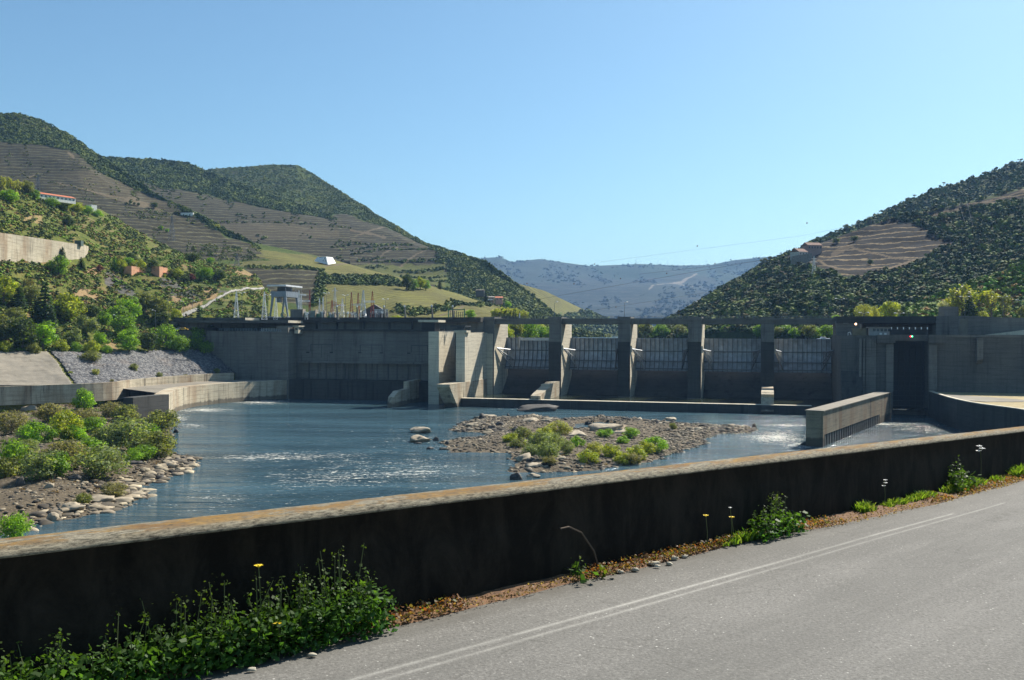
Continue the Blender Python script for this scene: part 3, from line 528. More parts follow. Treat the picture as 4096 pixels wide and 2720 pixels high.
# ------------------------------------------------------------------ water
def water_mat(name, deep, foam_glitter=True, wave=3.4):
    m, t, out = new_mat(name)
    n1 = tex(t, pos(t, (0.35, 1.0, 1)), 0.35, 4, 0.6, 0.4); n2 = tex(t, pos(t, (0.6, 1.0, 1)), 1.3, 4, 0.65); n3 = tex(t, pos(t, (0.25, 1, 1)), 0.05, 3); n0 = tex(t, pos(t, (0.22, 1.0, 1)), 0.11, 5, 0.65, 0.6)
    am = nd(t, 'Attribute', attribute_name='FoamGlitter'); sp = nd(t, 'SeparateColor', {0: am.outputs['Color']})
    h = nd(t, 'Math', {0: nd(t, 'Math', {0: nd(t, 'Math', {0: n1, 1: nd(t, 'Math', {0: n0, 1: 4.5}, operation='MULTIPLY').outputs[0]}, operation='ADD').outputs[0], 1: 1.0}, operation='MULTIPLY').outputs[0], 1: nd(t, 'Math', {0: n2, 1: 0.45}, operation='MULTIPLY').outputs[0]}, operation='ADD').outputs[0]
    p = nd(t, 'BsdfPrincipled', {'Roughness': 0.06, 'IOR': 1.33})
    dist = nd(t, 'Math', {0: sp.outputs[1], 1: wave}, operation='MULTIPLY').outputs[0]
    b = nd(t, 'Bump', {'Strength': 1.0, 'Height': h}); t.links.new(dist, b.inputs['Distance']); t.links.new(b.outputs[0], p.inputs['Normal'])
    c = mix(t, ramp(t, n3, [(0.4, 0.0), (0.6, 1.0)]), deep, tuple(x * 1.5 for x in deep))
    if foam_glitter:
        f1 = tex(t, pos(t, (0.30, 1.0, 1)), 0.55, 6, 0.75, 1.2); f2 = tex(t, pos(t, (0.5, 1.0, 1)), 2.2, 4, 0.7)
        fs = nd(t, 'Math', {0: nd(t, 'Math', {0: f1, 1: f2}, operation='ADD').outputs[0], 1: sp.outputs[0]}, operation='ADD').outputs[0]
        fm = ramp(t, nd(t, 'Math', {0: fs, 1: 0.5}, operation='MULTIPLY').outputs[0], [(0.60, 0.0), (0.645, 1.0)])
        c = mix(t, fm, c, (0.62, 0.60, 0.52)); rr = nd(t, 'MapRange', {0: fm, 3: 0.09, 4: 0.8}); t.links.new(rr.outputs[0], p.inputs['Roughness'])  # white for foam and for painted glitter
    t.links.new(c, p.inputs['Base Color']); t.links.new(p.outputs[0], out.inputs[0]); return m
RIVER = water_mat('river_surface', (0.036, 0.072, 0.088), True)
POOL = water_mat('basin_surface', (0.022, 0.028, 0.016), False)
def sheet(name, X, Y, z, m, foam_glitter=None, rough=None):
    V = np.stack([X, Y, np.full(X.shape, z)], -1); m_, n_ = X.shape; i = np.arange(m_ * n_).reshape(m_, n_)
    f4 = np.stack([i[:-1, :-1], i[:-1, 1:], i[1:, 1:], i[1:, :-1]], -1).reshape(-1, 4); me = np_mesh(name, V.reshape(-1, 3), f4)
    ca = me.color_attributes.new('FoamGlitter', 'FLOAT_COLOR', 'POINT'); c = np.zeros((m_ * n_, 4), np.float32); c[:, 3] = 1
    c[:, 0] = 0 if foam_glitter is None else foam_glitter.ravel(); c[:, 1] = 0.12 if rough is None else rough.ravel(); ca.data.foreach_set('color', c.ravel())
    return tag(link_mesh(name, me, m), kind='structure')
def to_px(X, Y, z=0.0):
    d = np.stack([X - CAM[0], Y - CAM[1], np.full(X.shape, z) - CAM[2]], -1) @ RM; return 512 + F * d[..., 0] / -d[..., 2], 340 - F * d[..., 1] / -d[..., 2]
yy = np.concatenate([np.arange(-40, 120, 8), np.arange(120, 442, 2.5)]); xx = np.arange(-300, 262, 2.5)
X, Y = np.meshgrid(xx, yy); px, py = to_px(X, np.maximum(Y, 20.0))
fo = np.zeros(X.shape)
def blob(cx, cy, rx, ry, a): return a * np.exp(-(((px - cx) / rx) ** 2 + ((py - cy) / ry) ** 2))
fo += blob(262, 402, 32, 2.4, 0.28) + blob(205, 410, 35, 2.6, 0.26) + blob(178, 418, 12, 4, 0.24) + blob(190, 426, 16, 3, 0.22) + blob(235, 457, 35, 4, 0.14)
fo += blob(300, 456, 55, 5, 0.17) + blob(320, 478, 60, 10, 0.14) + blob(230, 500, 60, 14, 0.10) + blob(420, 470, 60, 14, 0.14) + blob(430, 440, 50, 9, 0.08)
fo += blob(775, 438, 30, 6, 0.20) + blob(790, 425, 25, 2, 0.20) + blob(740, 428, 25, 4, 0.08) + blob(800, 446, 16, 4, 0.20) + blob(520, 408, 35, 1.6, 0.12) + blob(590, 408, 60, 1.6, 0.10)
fo += blob(885, 424, 26, 2.2, 0.20) + blob(915, 429, 40, 6, 0.13) + blob(770, 434, 40, 9, 0.09) - 0.022 + blob(330, 470, 130, 32, 0.035)  # lock-side and wide left patches also paint sun glitter as white
ro = 0.22 + blob(900, 430, 60, 14, 0.30) + blob(330, 402, 110, 9, -0.06) + blob(610, 412, 120, 5, -0.12) + blob(400, 470, 160, 30, 0.08) + blob(800, 436, 50, 14, 0.15)
sheet('river', X, Y, 0.0, RIVER, fo, np.clip(ro, 0.05, 1))
a, b = np.meshgrid(np.linspace(-130, 110, 60), np.linspace(382.6, 455, 24)); q = W(a, b, 0)
sheet('stilling_basin_water', q[0], q[1], 2.8, POOL, None, np.full(a.shape, 0.045))
a, b = np.meshgrid(np.linspace(-700, 900, 60), np.linspace(450, 3200, 60)); q = W(a, b, 0)
sheet('reservoir_water', q[0], q[1], 28.15, POOL, None, np.full(a.shape, 0.10))

# ------------------------------------------------------------------ low shores of the river
def px_poly(pts, z=0.0): return [tuple(PZ(x, y, z)[:2]) for x, y in pts]
SH_L = [(-60, 545), (20, 532), (29, 526), (44, 522), (67, 519), (91, 514), (120, 507), (135, 502), (142, 495), (137, 492), (126, 488), (142, 484), (161, 482), (177, 473), (191, 466), (195, 459), (186, 456), (170, 451), (169, 441), (171, 430), (170, 419), (166, 404), (150, 401), (-60, 401)]
SH_I = [(450, 430), (463, 423), (476, 418.5), (500, 418), (525, 417), (540, 417), (556, 420), (580, 418), (600, 418), (630, 420), (655, 422.5), (680, 424), (714, 426), (742, 427), (757, 429.5), (744, 433), (716, 435), (703, 439), (703, 444), (680, 450), (663, 457), (636, 464), (600, 469.5), (570, 472.5), (537, 472), (515, 473), (510, 471), (518, 463), (512, 459), (510, 453), (484, 452), (448, 453), (450, 447), (437, 443), (446, 440.5), (484, 437), (490, 435), (480, 432.5), (462, 432)]
POND_I = [(575, 424), (600, 422), (618, 424), (612, 428), (592, 430), (572, 430)]
def shore_mat():
    m, t, out = new_mat('gravel_shore'); n = tex(t, pos(t), 0.25, 6, 0.7); n2 = tex(t, pos(t), 2.0, 5, 0.75)
    c = mix(t, ramp(t, n, [(0.35, 0.0), (0.6, 1.0)]), (0.15, 0.115, 0.072), (0.08, 0.062, 0.036))
    c = mix(t, ramp(t, n2, [(0.38, 0.8), (0.55, 0.0)]), c, (0.05, 0.04, 0.03)); c = mix(t, ramp(t, n2, [(0.55, 0.0), (0.7, 0.7)]), c, (0.36, 0.30, 0.21))
    finish(t, out, c, 0.9, 0.2, bump=n2, bs=0.6, bd=0.3); return m
SHORE = shore_mat()
def shore(name, poly, res, hfun):
    P_ = px_poly(poly); xs = [p[0] for p in P_]; ys = [p[1] for p in P_]
    X, Y = np.meshgrid(np.arange(min(xs) - 2, max(xs) + 2, res), np.arange(min(ys) - 2, max(ys) + 2, res))
    wx = X + (vnoise(X, Y, 5, 3, 1) - 0.5) * 3.4; wy = Y + (vnoise(X, Y, 5, 3, 2) - 0.5) * 3.4
    ins = inpoly(wx, wy, P_); d = polydist(wx, wy, P_) * np.where(ins, 1, -1); Zz = hfun(X, Y, d)
    m_, n_ = X.shape; i = np.arange(m_ * n_).reshape(m_, n_); f4 = np.stack([i[:-1, :-1], i[:-1, 1:], i[1:, 1:], i[1:, :-1]], -1).reshape(-1, 4)
    keep = (Zz.ravel()[f4] > -0.9).any(1)
    o = link_mesh(name, np_mesh(name, np.stack([X, Y, Zz], -1).reshape(-1, 3), f4[keep], smooth=True), SHORE); tag(o, kind='structure')
    return X, Y, Zz, d
def hI(X, Y, d):
    z = np.clip(d * 0.16, -1.2, 0.9) + (vnoise(X, Y, 9, 4, 4) - 0.5) * 1.3 * np.clip(d / 6, 0, 1)
    pd = px_poly(POND_I); return np.where(inpoly(X, Y, pd), -0.4, z)
def hL(X, Y, d):
    return np.clip(d * 0.14, -1.2, 1.6) + np.clip(d - 14, 0, 60) * 0.085 + (vnoise(X, Y, 12, 4, 6) - 0.5) * 2.4 * np.clip(d / 8, 0, 1)
GI = shore('gravel_island', SH_I, 0.9, hI); GL = shore('left_shore', SH_L, 1.2, hL)
def zat(G, x, y):
    X, Y, Zz, d = G; j = np.clip(((x - X[0, 0]) / (X[0, 1] - X[0, 0])).astype(int), 0, X.shape[1] - 1); i = np.clip(((y - Y[0, 0]) / (Y[1, 0] - Y[0, 0])).astype(int), 0, X.shape[0] - 1); return Zz[i, j], d[i, j]
PALE_R = [(0.26, 0.215, 0.145), (0.17, 0.14, 0.10), (0.10, 0.082, 0.06), (0.05, 0.044, 0.035), (0.34, 0.285, 0.20), (0.08, 0.068, 0.05)]
def stones(name, G, n, smin, smax, label, seed, w_=None, pal=PALE_R):
    r = np.random.default_rng(seed); X, Y, Zz, d = G
    x = X.min() + r.random(n) * (X.max() - X.min()); y = Y.min() + r.random(n) * (Y.max() - Y.min()); z, dd = zat(G, x, y)
    k = (z > -0.15) & (r.random(n) < (np.ones(n) if w_ is None else w_(x, y, dd, z))); x, y, z = x[k], y[k], z[k]; N = len(x)
    s = smin + (smax - smin) * r.random(N) ** 4; c = np.array(pal)[r.integers(0, len(pal), N)] * (0.7 + 0.6 * r.random((N, 1)))
    V, Fc, C = tile([angular(ICO2 if n in (5200, 60000) else ICO1, 40 + i) for i in range(7)], np.stack([x, y, z], -1), s, c, 0.5, seed, 0.06)
    tag(link_mesh(name, np_mesh(name, V, Fc, C), STONES), label, 'gravel', kind='stuff')
stones('island_gravel', GI, 26000, 0.22, 0.95, 'loose brown and grey stones covering the river island', 3, lambda x, y, d, z: np.where(d < 12, 1, 0.5))
def wL(x, y, d, z):
    px, py = to_px(x, y); return np.where(py > 455, 1.0, 0.35) * (px > -30)
stones('shore_ledges', GL, 60000, 0.35, 1.7, 'pale broken rock ledges along the near waterline of the left shore', 14, lambda x, y, d, z: (lambda q: np.where((q[0] > 30) & (q[0] < 200) & (d < 7) & (q[1] > 458), 0.7, 0.0))(to_px(x, y)), [(0.32, 0.265, 0.185), (0.22, 0.18, 0.13), (0.38, 0.32, 0.22), (0.08, 0.068, 0.052), (0.13, 0.11, 0.08)])
stones('island_blocks', GI, 5200, 0.5, 1.7, 'dark broken blocks piled along the far edge of the river island', 13, lambda x, y, d, z: np.where(to_px(x, y)[1] < 434, 0.8, 0.10) * (d < 12), [(0.05, 0.044, 0.035), (0.09, 0.078, 0.06), (0.20, 0.17, 0.12), (0.04, 0.036, 0.03), (0.30, 0.26, 0.19)])
stones('shore_gravel', GL, 42000, 0.22, 0.85, 'loose pale stones along the left river bank', 4, wL)

# boulders one can tell apart: (px, py of the base, width px, height px, pale?)
ORD = ['first', 'second', 'third', 'fourth', 'fifth', 'sixth', 'seventh', 'eighth', 'ninth', 'tenth', 'eleventh', 'twelfth', 'thirteenth', 'fourteenth', 'fifteenth', 'sixteenth', 'seventeenth', 'eighteenth', 'nineteenth', 'twentieth',
       'twenty-first', 'twenty-second', 'twenty-third', 'twenty-fourth', 'twenty-fifth', 'twenty-sixth', 'twenty-seventh', 'twenty-eighth', 'twenty-ninth', 'thirtieth', 'thirty-first', 'thirty-second', 'thirty-third', 'thirty-fourth', 'thirty-fifth', 'thirty-sixth', 'thirty-seventh', 'thirty-eighth', 'thirty-ninth', 'fortieth']
def boulder(x, y, wpx, hpx, pale, label, group, seed, zb=0.0, name='boulder', depth=0.7):
    p = PZ(x, y, zb); k = p[1] / F; v, f = lumpy(ICO3 if wpx > 7 else ICO2, 0.24 if pale else 0.16, seed=seed)
    rk = np.random.default_rng(seed)
    for _ in range(16 if not pale else 22):
        d = rk.normal(size=3) * ([1, 1, 1.6] if pale else [1, 1, 1]); d /= np.linalg.norm(d); e_ = v @ d - (0.62 + .25 * rk.random()); v = v - np.maximum(e_, 0)[:, None] * d
    v = v * (1 + 0.05 * rk.normal(size=(len(v), 1))); v = v / np.abs(v).max(0); sz = np.array([wpx * k / 2, wpx * k / 2 * depth, hpx * k * 0.8])
    me = np_mesh(name, v * sz + np.array([0, sz[1], sz[2] * (0.42 if pale else 0.2)]), f)
    tag(link_mesh(name, me, ROCKP if pale else ROCKD, None, tuple(p)), label, 'rock', group)
isl = [(418, 444, 9, 2, 0), (447, 445, 6, 5, 0), (436, 441, 8, 4, 0), (512, 454, 8, 2, 0), (531, 443, 7, 7, 0), (482, 421, 7, 8, 0), (508, 417, 3.5, 4, 0), (529, 419, 10, 5, 0), (500, 428, 11, 7, 0), (516, 433, 11, 8, 0), (491, 431, 9, 6, 0), (493, 438, 9, 4, 0), (556, 420, 5, 3.5, 0), (574, 420, 4, 3, 0),
       (592, 418.5, 7, 3, 0), (588, 425, 9, 4, 0), (608, 421, 10, 4, 0), (620, 419, 6, 3, 0), (656, 423, 5, 5, 0), (664, 424, 7, 5, 0), (706, 428, 8, 5, 0), (715, 431, 8, 4, 0), (755, 428, 6, 5, 0), (694, 433, 6, 4, 0), (517, 455.5, 5, 2, 0), (429, 449.5, 10, 3, 0), (442, 450, 9, 2.5, 0), (465, 427, 9, 4, 0), (507, 435, 8, 4, 0), (650, 434, 5, 3, 0)]
isl.sort(key=lambda a: a[0])
for i, (x, y, a_, b_, c_) in enumerate(isl):
    boulder(x, y, a_, b_, c_, f'dark wet boulder on the river island, the {ORD[i]} dark one counted from the left', 'dark boulders on and around the island', 100 + i)
for i, (x, y, a_, b_, l) in enumerate([(419, 433.5, 24, 5, 'flat pale rock islet nearest the left end of the island'), (417, 443, 27, 6, 'broad pale rock shelf in the water below the small islet'), (487, 419, 20, 4, 'pale rock shelf behind the left tip of the island'), (473, 427, 14, 4, 'pale slab at the far left tip of the island'),
        (530, 424, 20, 5, 'pale slab between dark boulders on the far side of the island'), (536, 417.5, 13, 2, 'small pale shelf washed by water behind the island'), (612, 436, 44, 9, 'large smooth pale slab in the middle of the island behind the shrubs'), (575, 439, 30, 6, 'pale slab left of the round bright shrub on the island'),
        (541, 471, 36, 5, 'wide pale ledge at the near tip of the island'), (524, 463, 20, 8, 'pale rock rising behind the near ledge of the island'), (534, 478, 15, 3, 'small pale ledge in the water beside the lone black rock'), (650, 424, 12, 4, 'pale block at the far right end of the island'),
        (671, 420.5, 14, 2.5, 'flat pale slab standing in the water behind the island'), (640, 423, 10, 5, 'pale broken block near the far right boulders')]):
    boulder(x, y, a_, b_, 1, l, 'pale rocks of the island', 150 + i, depth=1.1)
boulder(532, 465, 14, 7, 0, 'black rounded rock resting on the pale near ledge of the island', 'black rocks at the near tip', 170)
boulder(516, 480, 13, 9, 0, 'lone black rock standing in the water in front of the island', 'black rocks at the near tip', 171)
boulder(539, 412, 44, 7, 0, 'long dark rock with a pale end below the weir', None, 172, name='rock')
boulder(806, 445.5, 10, 4, 0, 'dark rock at the foot of the slotted guide wall', None, 173, name='rock')
lb = [(18, 486, 11, 10, 0, 'dark upright boulder at the left edge of the shore'), (73, 481, 14, 8, 0, 'dark angular boulder below the shrubs of the left shore'), (67, 511, 30, 7, 1, 'big smooth pale rock dome at the near end of the left shore'), (95, 503, 32, 5, 1, 'long pale rock ridge behind the big dome'),
      (118, 503, 28, 4, 1, 'pale rock ledge running toward the tip of the left shore'), (137, 497, 16, 4, 1, 'pale pointed rock at the near tip of the left shore'), (50, 521, 14, 8, 1, 'pale block at the waterline below the rock dome'), (183, 460, 7, 4, 0, 'black rock in the water off the left shore'), (176, 461, 6, 3.5, 0, 'smaller black rock beside the shore tip'),
      (168, 468, 20, 6, 1, 'pale rounded rock near the far tip of the left shore'), (130, 466, 20, 6, 0, 'dark grey boulder between shrubs and far tip'), (155, 480, 16, 5, 0, 'dark rock shelf at the waterline of the left shore'), (175, 433, 6, 4, 0, 'dark rock under the reddish shrub by the water'), (150, 406.5, 22, 9, 1, 'grey rock pile under the dark end of the river wall'),
      (140, 403, 16, 6, 1, 'upper grey rock beside the end of the river wall'), (107, 411, 14, 6, 1, 'grey boulder among shrubs left of the river wall'), (27, 412, 20, 6, 1, 'grey rock at the back of the left shore'), (120, 417, 14, 6, 1, 'grey boulder in front of the end of the river wall'), (48, 490, 10, 6, 1, 'pale round boulder in the brown grass of the left shore'), (98, 472, 14, 6, 1, 'pale slab below the wide grey shrub'), (17, 437, 5, 4, 1, 'small white stone among the shrubs at the far left')]
for i, (x, y, a_, b_, c_, l) in enumerate(lb):
    pz = PZ(x, y, 0.5); boulder(x, y, a_, b_, c_, l, 'boulders on the left shore', 200 + i, zb=max(0, float(zat(GL, pz[0:1], pz[1:2])[0][0])) * 0.9)

# ------------------------------------------------------------------ river walls and slope facing on the left bank
def path_wall(name, m, pts, z0, z1, thick, label, side=1, group=None, batter=0.0):
    mb = MB(); p = np.array([q[:2] for q in pts], float); K = len(p); zt = z1 if hasattr(z1, '__len__') else [z1] * K; zb = z0 if hasattr(z0, '__len__') else [z0] * K
    tg = np.gradient(p, axis=0); tg /= np.linalg.norm(tg, axis=1, keepdims=True); nn = np.stack([-tg[:, 1], tg[:, 0]], 1) * side; vs = []
    for i in range(K):
        a = p[i]; b = p[i] + nn[i] * thick; c = p[i] - nn[i] * batter
        vs += [(*c, zb[i]), (*a, zt[i]), (*b, zt[i]), (*b, zb[i])]
    fs = [(i * 4 + j, i * 4 + (j + 1) % 4, (i + 1) * 4 + (j + 1) % 4, (i + 1) * 4 + j) for i in range(K - 1) for j in range(4)] + [(0, 1, 2, 3), (K * 4 - 1, K * 4 - 2, K * 4 - 3, K * 4 - 4)]
    mb.add(vs, fs); return mb.top(name, m, label, 'wall', group=group)
def smooth_path(pts, n=24):
    p = np.array(pts, float); t = np.arange(len(p)); tt = np.linspace(0, len(p) - 1, n)
    q = np.stack([np.interp(tt, t, p[:, k]) for k in range(p.shape[1])], 1)
    for _ in range(2): q[1:-1] = (q[:-2] + 2 * q[1:-1] + q[2:]) / 4
    return q
WP = smooth_path([PZ(x, y, 0)[:2] for x, y in [(169, 418.5), (176, 411.5), (190, 407.5), (210, 404.5), (235, 402), (262, 400), (292, 398.2)]], 30)
path_wall('river_wall', CONC_WARM, WP, -2, 8.6, 5.0, 'long curved river wall, pale and streaked, leading to the left foot of the dam')
c0 = WP[0]; c1 = PZ(133, 397.5, 8.6)[:2]; c2 = P(60, 396, 372)[:2]
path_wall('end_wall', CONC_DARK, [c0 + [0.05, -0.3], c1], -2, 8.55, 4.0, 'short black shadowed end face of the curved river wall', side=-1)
UP = smooth_path([P(x, y, Y)[:2] for x, y, Y in [(-110, 390, 298), (0, 390, 328), (75, 391, 343), (118, 394, 357), (132, 394, 374), (160, 390, 394), (195, 387, 416), (234, 383, 436)]], 30)
mb = MB(); vs = []
UPR = np.stack([np.interp(np.linspace(0, 1, len(WP)), np.linspace(0, 1, 16), UP[14:, k]) for k in range(2)], 1)
for a_, b_ in zip(WP, UPR): vs += [(a_[0] - .4, a_[1] + .4, 8.5), (b_[0], b_[1], 8.9)]
mb.add(vs, [(2 * i, 2 * i + 1, 2 * i + 3, 2 * i + 2) for i in range(len(WP) - 1)]); o = mb.build('wall_walkway', CONC_LIGHT); tag(o, kind='structure')
ZT = np.interp(UP[:, 0], UP[:, 0], np.linspace(11.4, 12.2, 30))
path_wall('upper_bank_wall', CONC_WARM, UP, 5, list(ZT), 1.2, 'upper pale retaining wall at the foot of the stone facing on the left bank')
def draped(name, m, hill, poly, off, label=None, cat=None, kind=None, step=2, jag=0.0):
    """a thick skin laid over part of a hillside"""
    w_ = inpoly(hill.px, hill.py, poly); V = hill.W + np.array([0, -off, off * 0.8]); m_, n_ = w_.shape; i = np.arange(m_ * n_).reshape(m_, n_)
    if jag: V[..., 2] += (rng.random(w_.shape) - 0.5) * jag
    f4 = np.stack([i[:-1, :-1], i[:-1, 1:], i[1:, 1:], i[1:, :-1]], -1).reshape(-1, 4); k = w_.ravel()[f4].all(1)
    if not k.any(): return None
    used, inv = np.unique(f4[k], return_inverse=True)
    o = link_mesh(name, np_mesh(name, V.reshape(-1, 3)[used], inv.reshape(-1, 4), smooth=not jag), m)
    sol = o.modifiers.new('thickness', 'SOLIDIFY'); sol.thickness = off * 0.7; sol.offset = -1
    return tag(o, label, cat, kind=kind)
def rip_mat():
    m, t, out = new_mat('grey_stone_facing'); v = nd(t, 'TexVoronoi', {'Vector': pos(t, (1, 1, 1.6)), 'Scale': 0.85, 'Randomness': 1.0})
    d = v.outputs['Distance']; c = mix(t, ramp(t, nd(t, 'SeparateColor', {0: v.outputs['Color']}).outputs[0], [(0.0, 0.0), (1.0, 1.0)]), (0.09, 0.09, 0.092), (0.20, 0.197, 0.19))
    c = mix(t, ramp(t, d, [(0.45, 0.0), (0.75, 0.85)]), c, (0.05, 0.05, 0.055)); n = tex(t, pos(t), 0.12, 5); c = mix(t, ramp(t, n, [(0.55, 0.0), (0.7, 0.4)]), c, (0.17, 0.13, 0.10))
    inv = nd(t, 'Math', {0: 1.0, 1: d}, operation='SUBTRACT').outputs[0]; finish(t, out, c, 0.9, 0.2, bump=inv, bs=1.0, bd=0.5); return m
draped('stone_facing', rip_mat(), near, [(50, 351.5), (77, 386), (90, 386), (330, 386), (330, 372), (242, 369), (224, 353), (216, 351.2), (120, 351.2)], 0.5, 'grey dry-stone facing covering the sloping left bank above the river walls', 'stone facing', jag=0.5)
draped('slope_slab', CONC_LIGHT, near, [(-112, 353), (-112, 387), (76, 387), (48, 351.5), (0, 352)], 0.45, 'smooth weathered beige concrete slab on the bank left of the stone facing', 'concrete slab')
ROADM = plain('dusty_access_road', (0.30, 0.285, 0.25), 0.95, var=0.1)
rp = [(178, 316.8), (190, 313), (202, 308.2), (212, 303), (222, 297.5), (232, 293), (242, 290.6), (252, 289.4), (266, 288.4)]
up = [(x, y - 2.8 + k * .2) for k, (x, y) in enumerate(rp)]; dn = [(x, y + 2.6 - k * .2) for k, (x, y) in enumerate(rp)]
o = draped('access_road', ROADM, near, up + dn[::-1], 0.5); tag(o, kind='structure')

# ------------------------------------------------------------------ the dam
DP = 418.0
ZD = Z(555, 318.2, DP)                     # roadway level
dam = thing('dam', 'long concrete river dam with five gated bays and a road bridge on top', 'dam', W(-60, DP, 0))
piers = [(484, 494), (549, 561), (618, 630), (688, 701), (761, 774)]
ps = [(S(a, DP), S(b, DP)) for a, b in piers]; RA = S(835, DP)
DEPTH = 25.0
for i, (s0, s1) in enumerate(ps):
    zr = Z(piers[i][0], 338.5, DP)
    mb = MB()
    mb.box(s0, s1, DP, DP + DEPTH, -2, zr, W)
    mb.box(s0 + 0.004, s1 - 0.004, DP + 0.35, DP + DEPTH - 1, zr, ZD + 0.25, W)
    mb.box(s0 - 0.25, s1 + 0.25, DP - 0.25, DP + 11.5, ZD - 1.0, ZD + 0.6, W)
    pr = mb.build('pier', CONC, dam)
    c = MB(); c.box(s0 - .1, s1 + .1, DP - 0.12, DP + 0.1, 3, zr - 1.5, W); 
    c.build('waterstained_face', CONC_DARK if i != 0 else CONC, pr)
    c = MB(); c.box(s1 - .3, s1 + .06, DP + .2, DP + DEPTH - .5, -1, zr - .01, W); c.box(s1 - .3, s1 + .05, DP + .6, DP + DEPTH - 1.2, zr + .01, ZD - 2.6, W); c.build('painted_lit_side', CONC_PALE, pr)['kind'] = 'stuff'  # pale panel: sun on the right-hand pier side is painted in
    if i:
        bx = MB(); bx.box(s1 - 0.3, s1 + 0.7, DP + 1.5, DP + 3.6, 22.5, 25.5, W); bx.build('trunnion_block', CONC_PALE, pr)
for i in range(5):
    a0 = ps[i][1]; a1 = ps[i + 1][0] if i < 4 else RA
    mb = MB(); zt = ZD - 0.1
    mb.box(a0 + .26, a1 - .26, DP + 0.6, DP + 11, zt - 0.9, zt, W)
    mb.box(a0, a1, DP + 1.2, DP + 2.4, zt - 2.5, zt - 0.9, W); mb.box(a0, a1, DP + 5, DP + 6.4, zt - 2.5, zt - 0.9, W); mb.box(a0, a1, DP + 9, DP + 10.4, zt - 2.5, zt - 0.9, W)
    br = mb.build('bridge_beam', CONC, dam)
    rl = MB(); n = 16
    for j in range(n + 1):
        s = a0 + (a1 - a0) * j / n
        for dd in (DP + 0.9, DP + 10.7): rl.tube([W(s, dd, zt - 0.02), W(s, dd, zt + 1.05)], 0.035, 4)
    for dd in (DP + 0.9, DP + 10.7):
        for h in (0.55, 1.05): rl.tube([W(a0, dd, zt + h), W(a1, dd, zt + h)], 0.03, 4)
    rl.build('handrail', STEEL, br)
    # ogee spillway below each gate
    sp = MB(); prof = [(DP + 40, -4), (DP + 34, 13.9), (DP + 31, 14.3), (DP + 28, 13.4), (DP + 23, 10), (DP + 17, 5), (DP + 12, 1.5), (DP + 6, 0.6), (DP + 4, -4)]
    prof = [(d - 0.0 if d > DP + 24 else d, z) for d, z in prof]
    sp.prism(prof, lambda d, z: W(a0, d, z), lambda d, z: W(a1, d, z)); sp.build('spillway', CONC_DARK, dam)
    # radial gate
    gt = bpy.data.objects.new('radial_gate', None); COL.objects.link(gt); gt.parent = dam
    R_ = 15.5; dc = DP + 7.2; zc = 23.6; zt_ = 28.75; zb_ = 13.9
    angs = np.linspace(math.asin((zt_ - zc) / R_), -math.asin((zc - zb_) / R_), 12); arc = [(dc + R_ * math.cos(t) , zc + R_ * math.sin(t)) for t in angs]
    g0 = a0 + .1; g1 = a1 - .1; sk = MB(); vs = []
    for d, z in arc: vs += [W(g0, d, z), W(g1, d, z)]
    n = len(arc); 
    for d, z in arc: vs += [W(g0, d + 0.25, z), W(g1, d + 0.25, z)]
    fs = [(2 * k, 2 * k + 1, 2 * k + 3, 2 * k + 2) for k in range(n - 1)] + [(2 * n + 2 * k, 2 * n + 2 * k + 2, 2 * n + 2 * k + 3, 2 * n + 2 * k + 1) for k in range(n - 1)] + [(0, 2 * n, 2 * n + 1, 1), (2 * n - 2, 2 * n - 1, 4 * n - 1, 4 * n - 2)]
    sk.add(vs, fs); sk.build('skin_plate', SKIN, gt)
    rb = MB(); NR = 12
    for k in range(NR + 1):
        s = g0 + (g1 - g0) * k / NR
        for (d0, z0), (d1, z1) in zip(arc[:-1], arc[1:]):
            rb.hexa([W(s - .09, d0 - 0.7, z0), W(s + .09, d0 - 0.7, z0), W(s + .09, d0, z0), W(s - .09, d0, z0), W(s - .09, d1 - 0.7, z1), W(s + .09, d1 - 0.7, z1), W(s + .09, d1, z1), W(s - .09, d1, z1)])
    rb.build('rib', STEEL, gt)['kind'] = 'stuff'
    fl = MB()
    for k in range(30):
        t = angs[0] + (angs[-1] - angs[0]) * (k + 0.5) / 30; d = dc + R_ * math.cos(t); z = zc + R_ * math.sin(t)
        fl.box(g0 + 0.3, g1 - 0.3, d - 0.28, d - 0.02, z - 0.05, z + 0.05, W)
    fl.build('stiffener', STEEL, gt)['kind'] = 'stuff'
    for zz in (22.8, 18.2, 14.9):
        t = math.asin((zz - zc) / R_); d = dc + R_ * math.cos(t); gb = MB(); gb.box(g0 + 0.15, g1 - 0.15, d - 1.5, d - 0.72, zz - 0.22, zz + 0.22, W); gb.build('girder', STEEL, gt)
    for sd_ in (0, 1):
        sx = g0 + 0.5 if sd_ == 0 else g1 - 0.5; sg = 1 if sd_ == 0 else -1
        arm = MB(); tr = W(sx, DP + 2.6, 24)
        tips = [W(sx + sg * 3.4, dc + R_ * math.cos(math.asin((zz - zc) / R_)) - 1.4, zz) for zz in (22.8, 18.2, 14.9)]
        for q in tips: arm.tube([tr, q], 0.3, 4)
        for u in (0.25, 0.4, 0.55, 0.7, 0.85):
            A_ = [np.array(tr) * (1 - u) + np.array(q) * u for q in tips]; arm.tube([A_[0], A_[1]], 0.12, 4); arm.tube([A_[1], A_[2]], 0.12, 4)
            B_ = np.array(tr) * (1 - u - .12) + np.array(tips[1]) * (u + .12) if False else np.array(tr) * (1 - u + .1) + np.array(tips[0]) * (u - .1); arm.tube([A_[1], B_], 0.1, 4)
        arm.build('gate_arm', STEEL_L if sd_ == 0 else STEEL, gt)
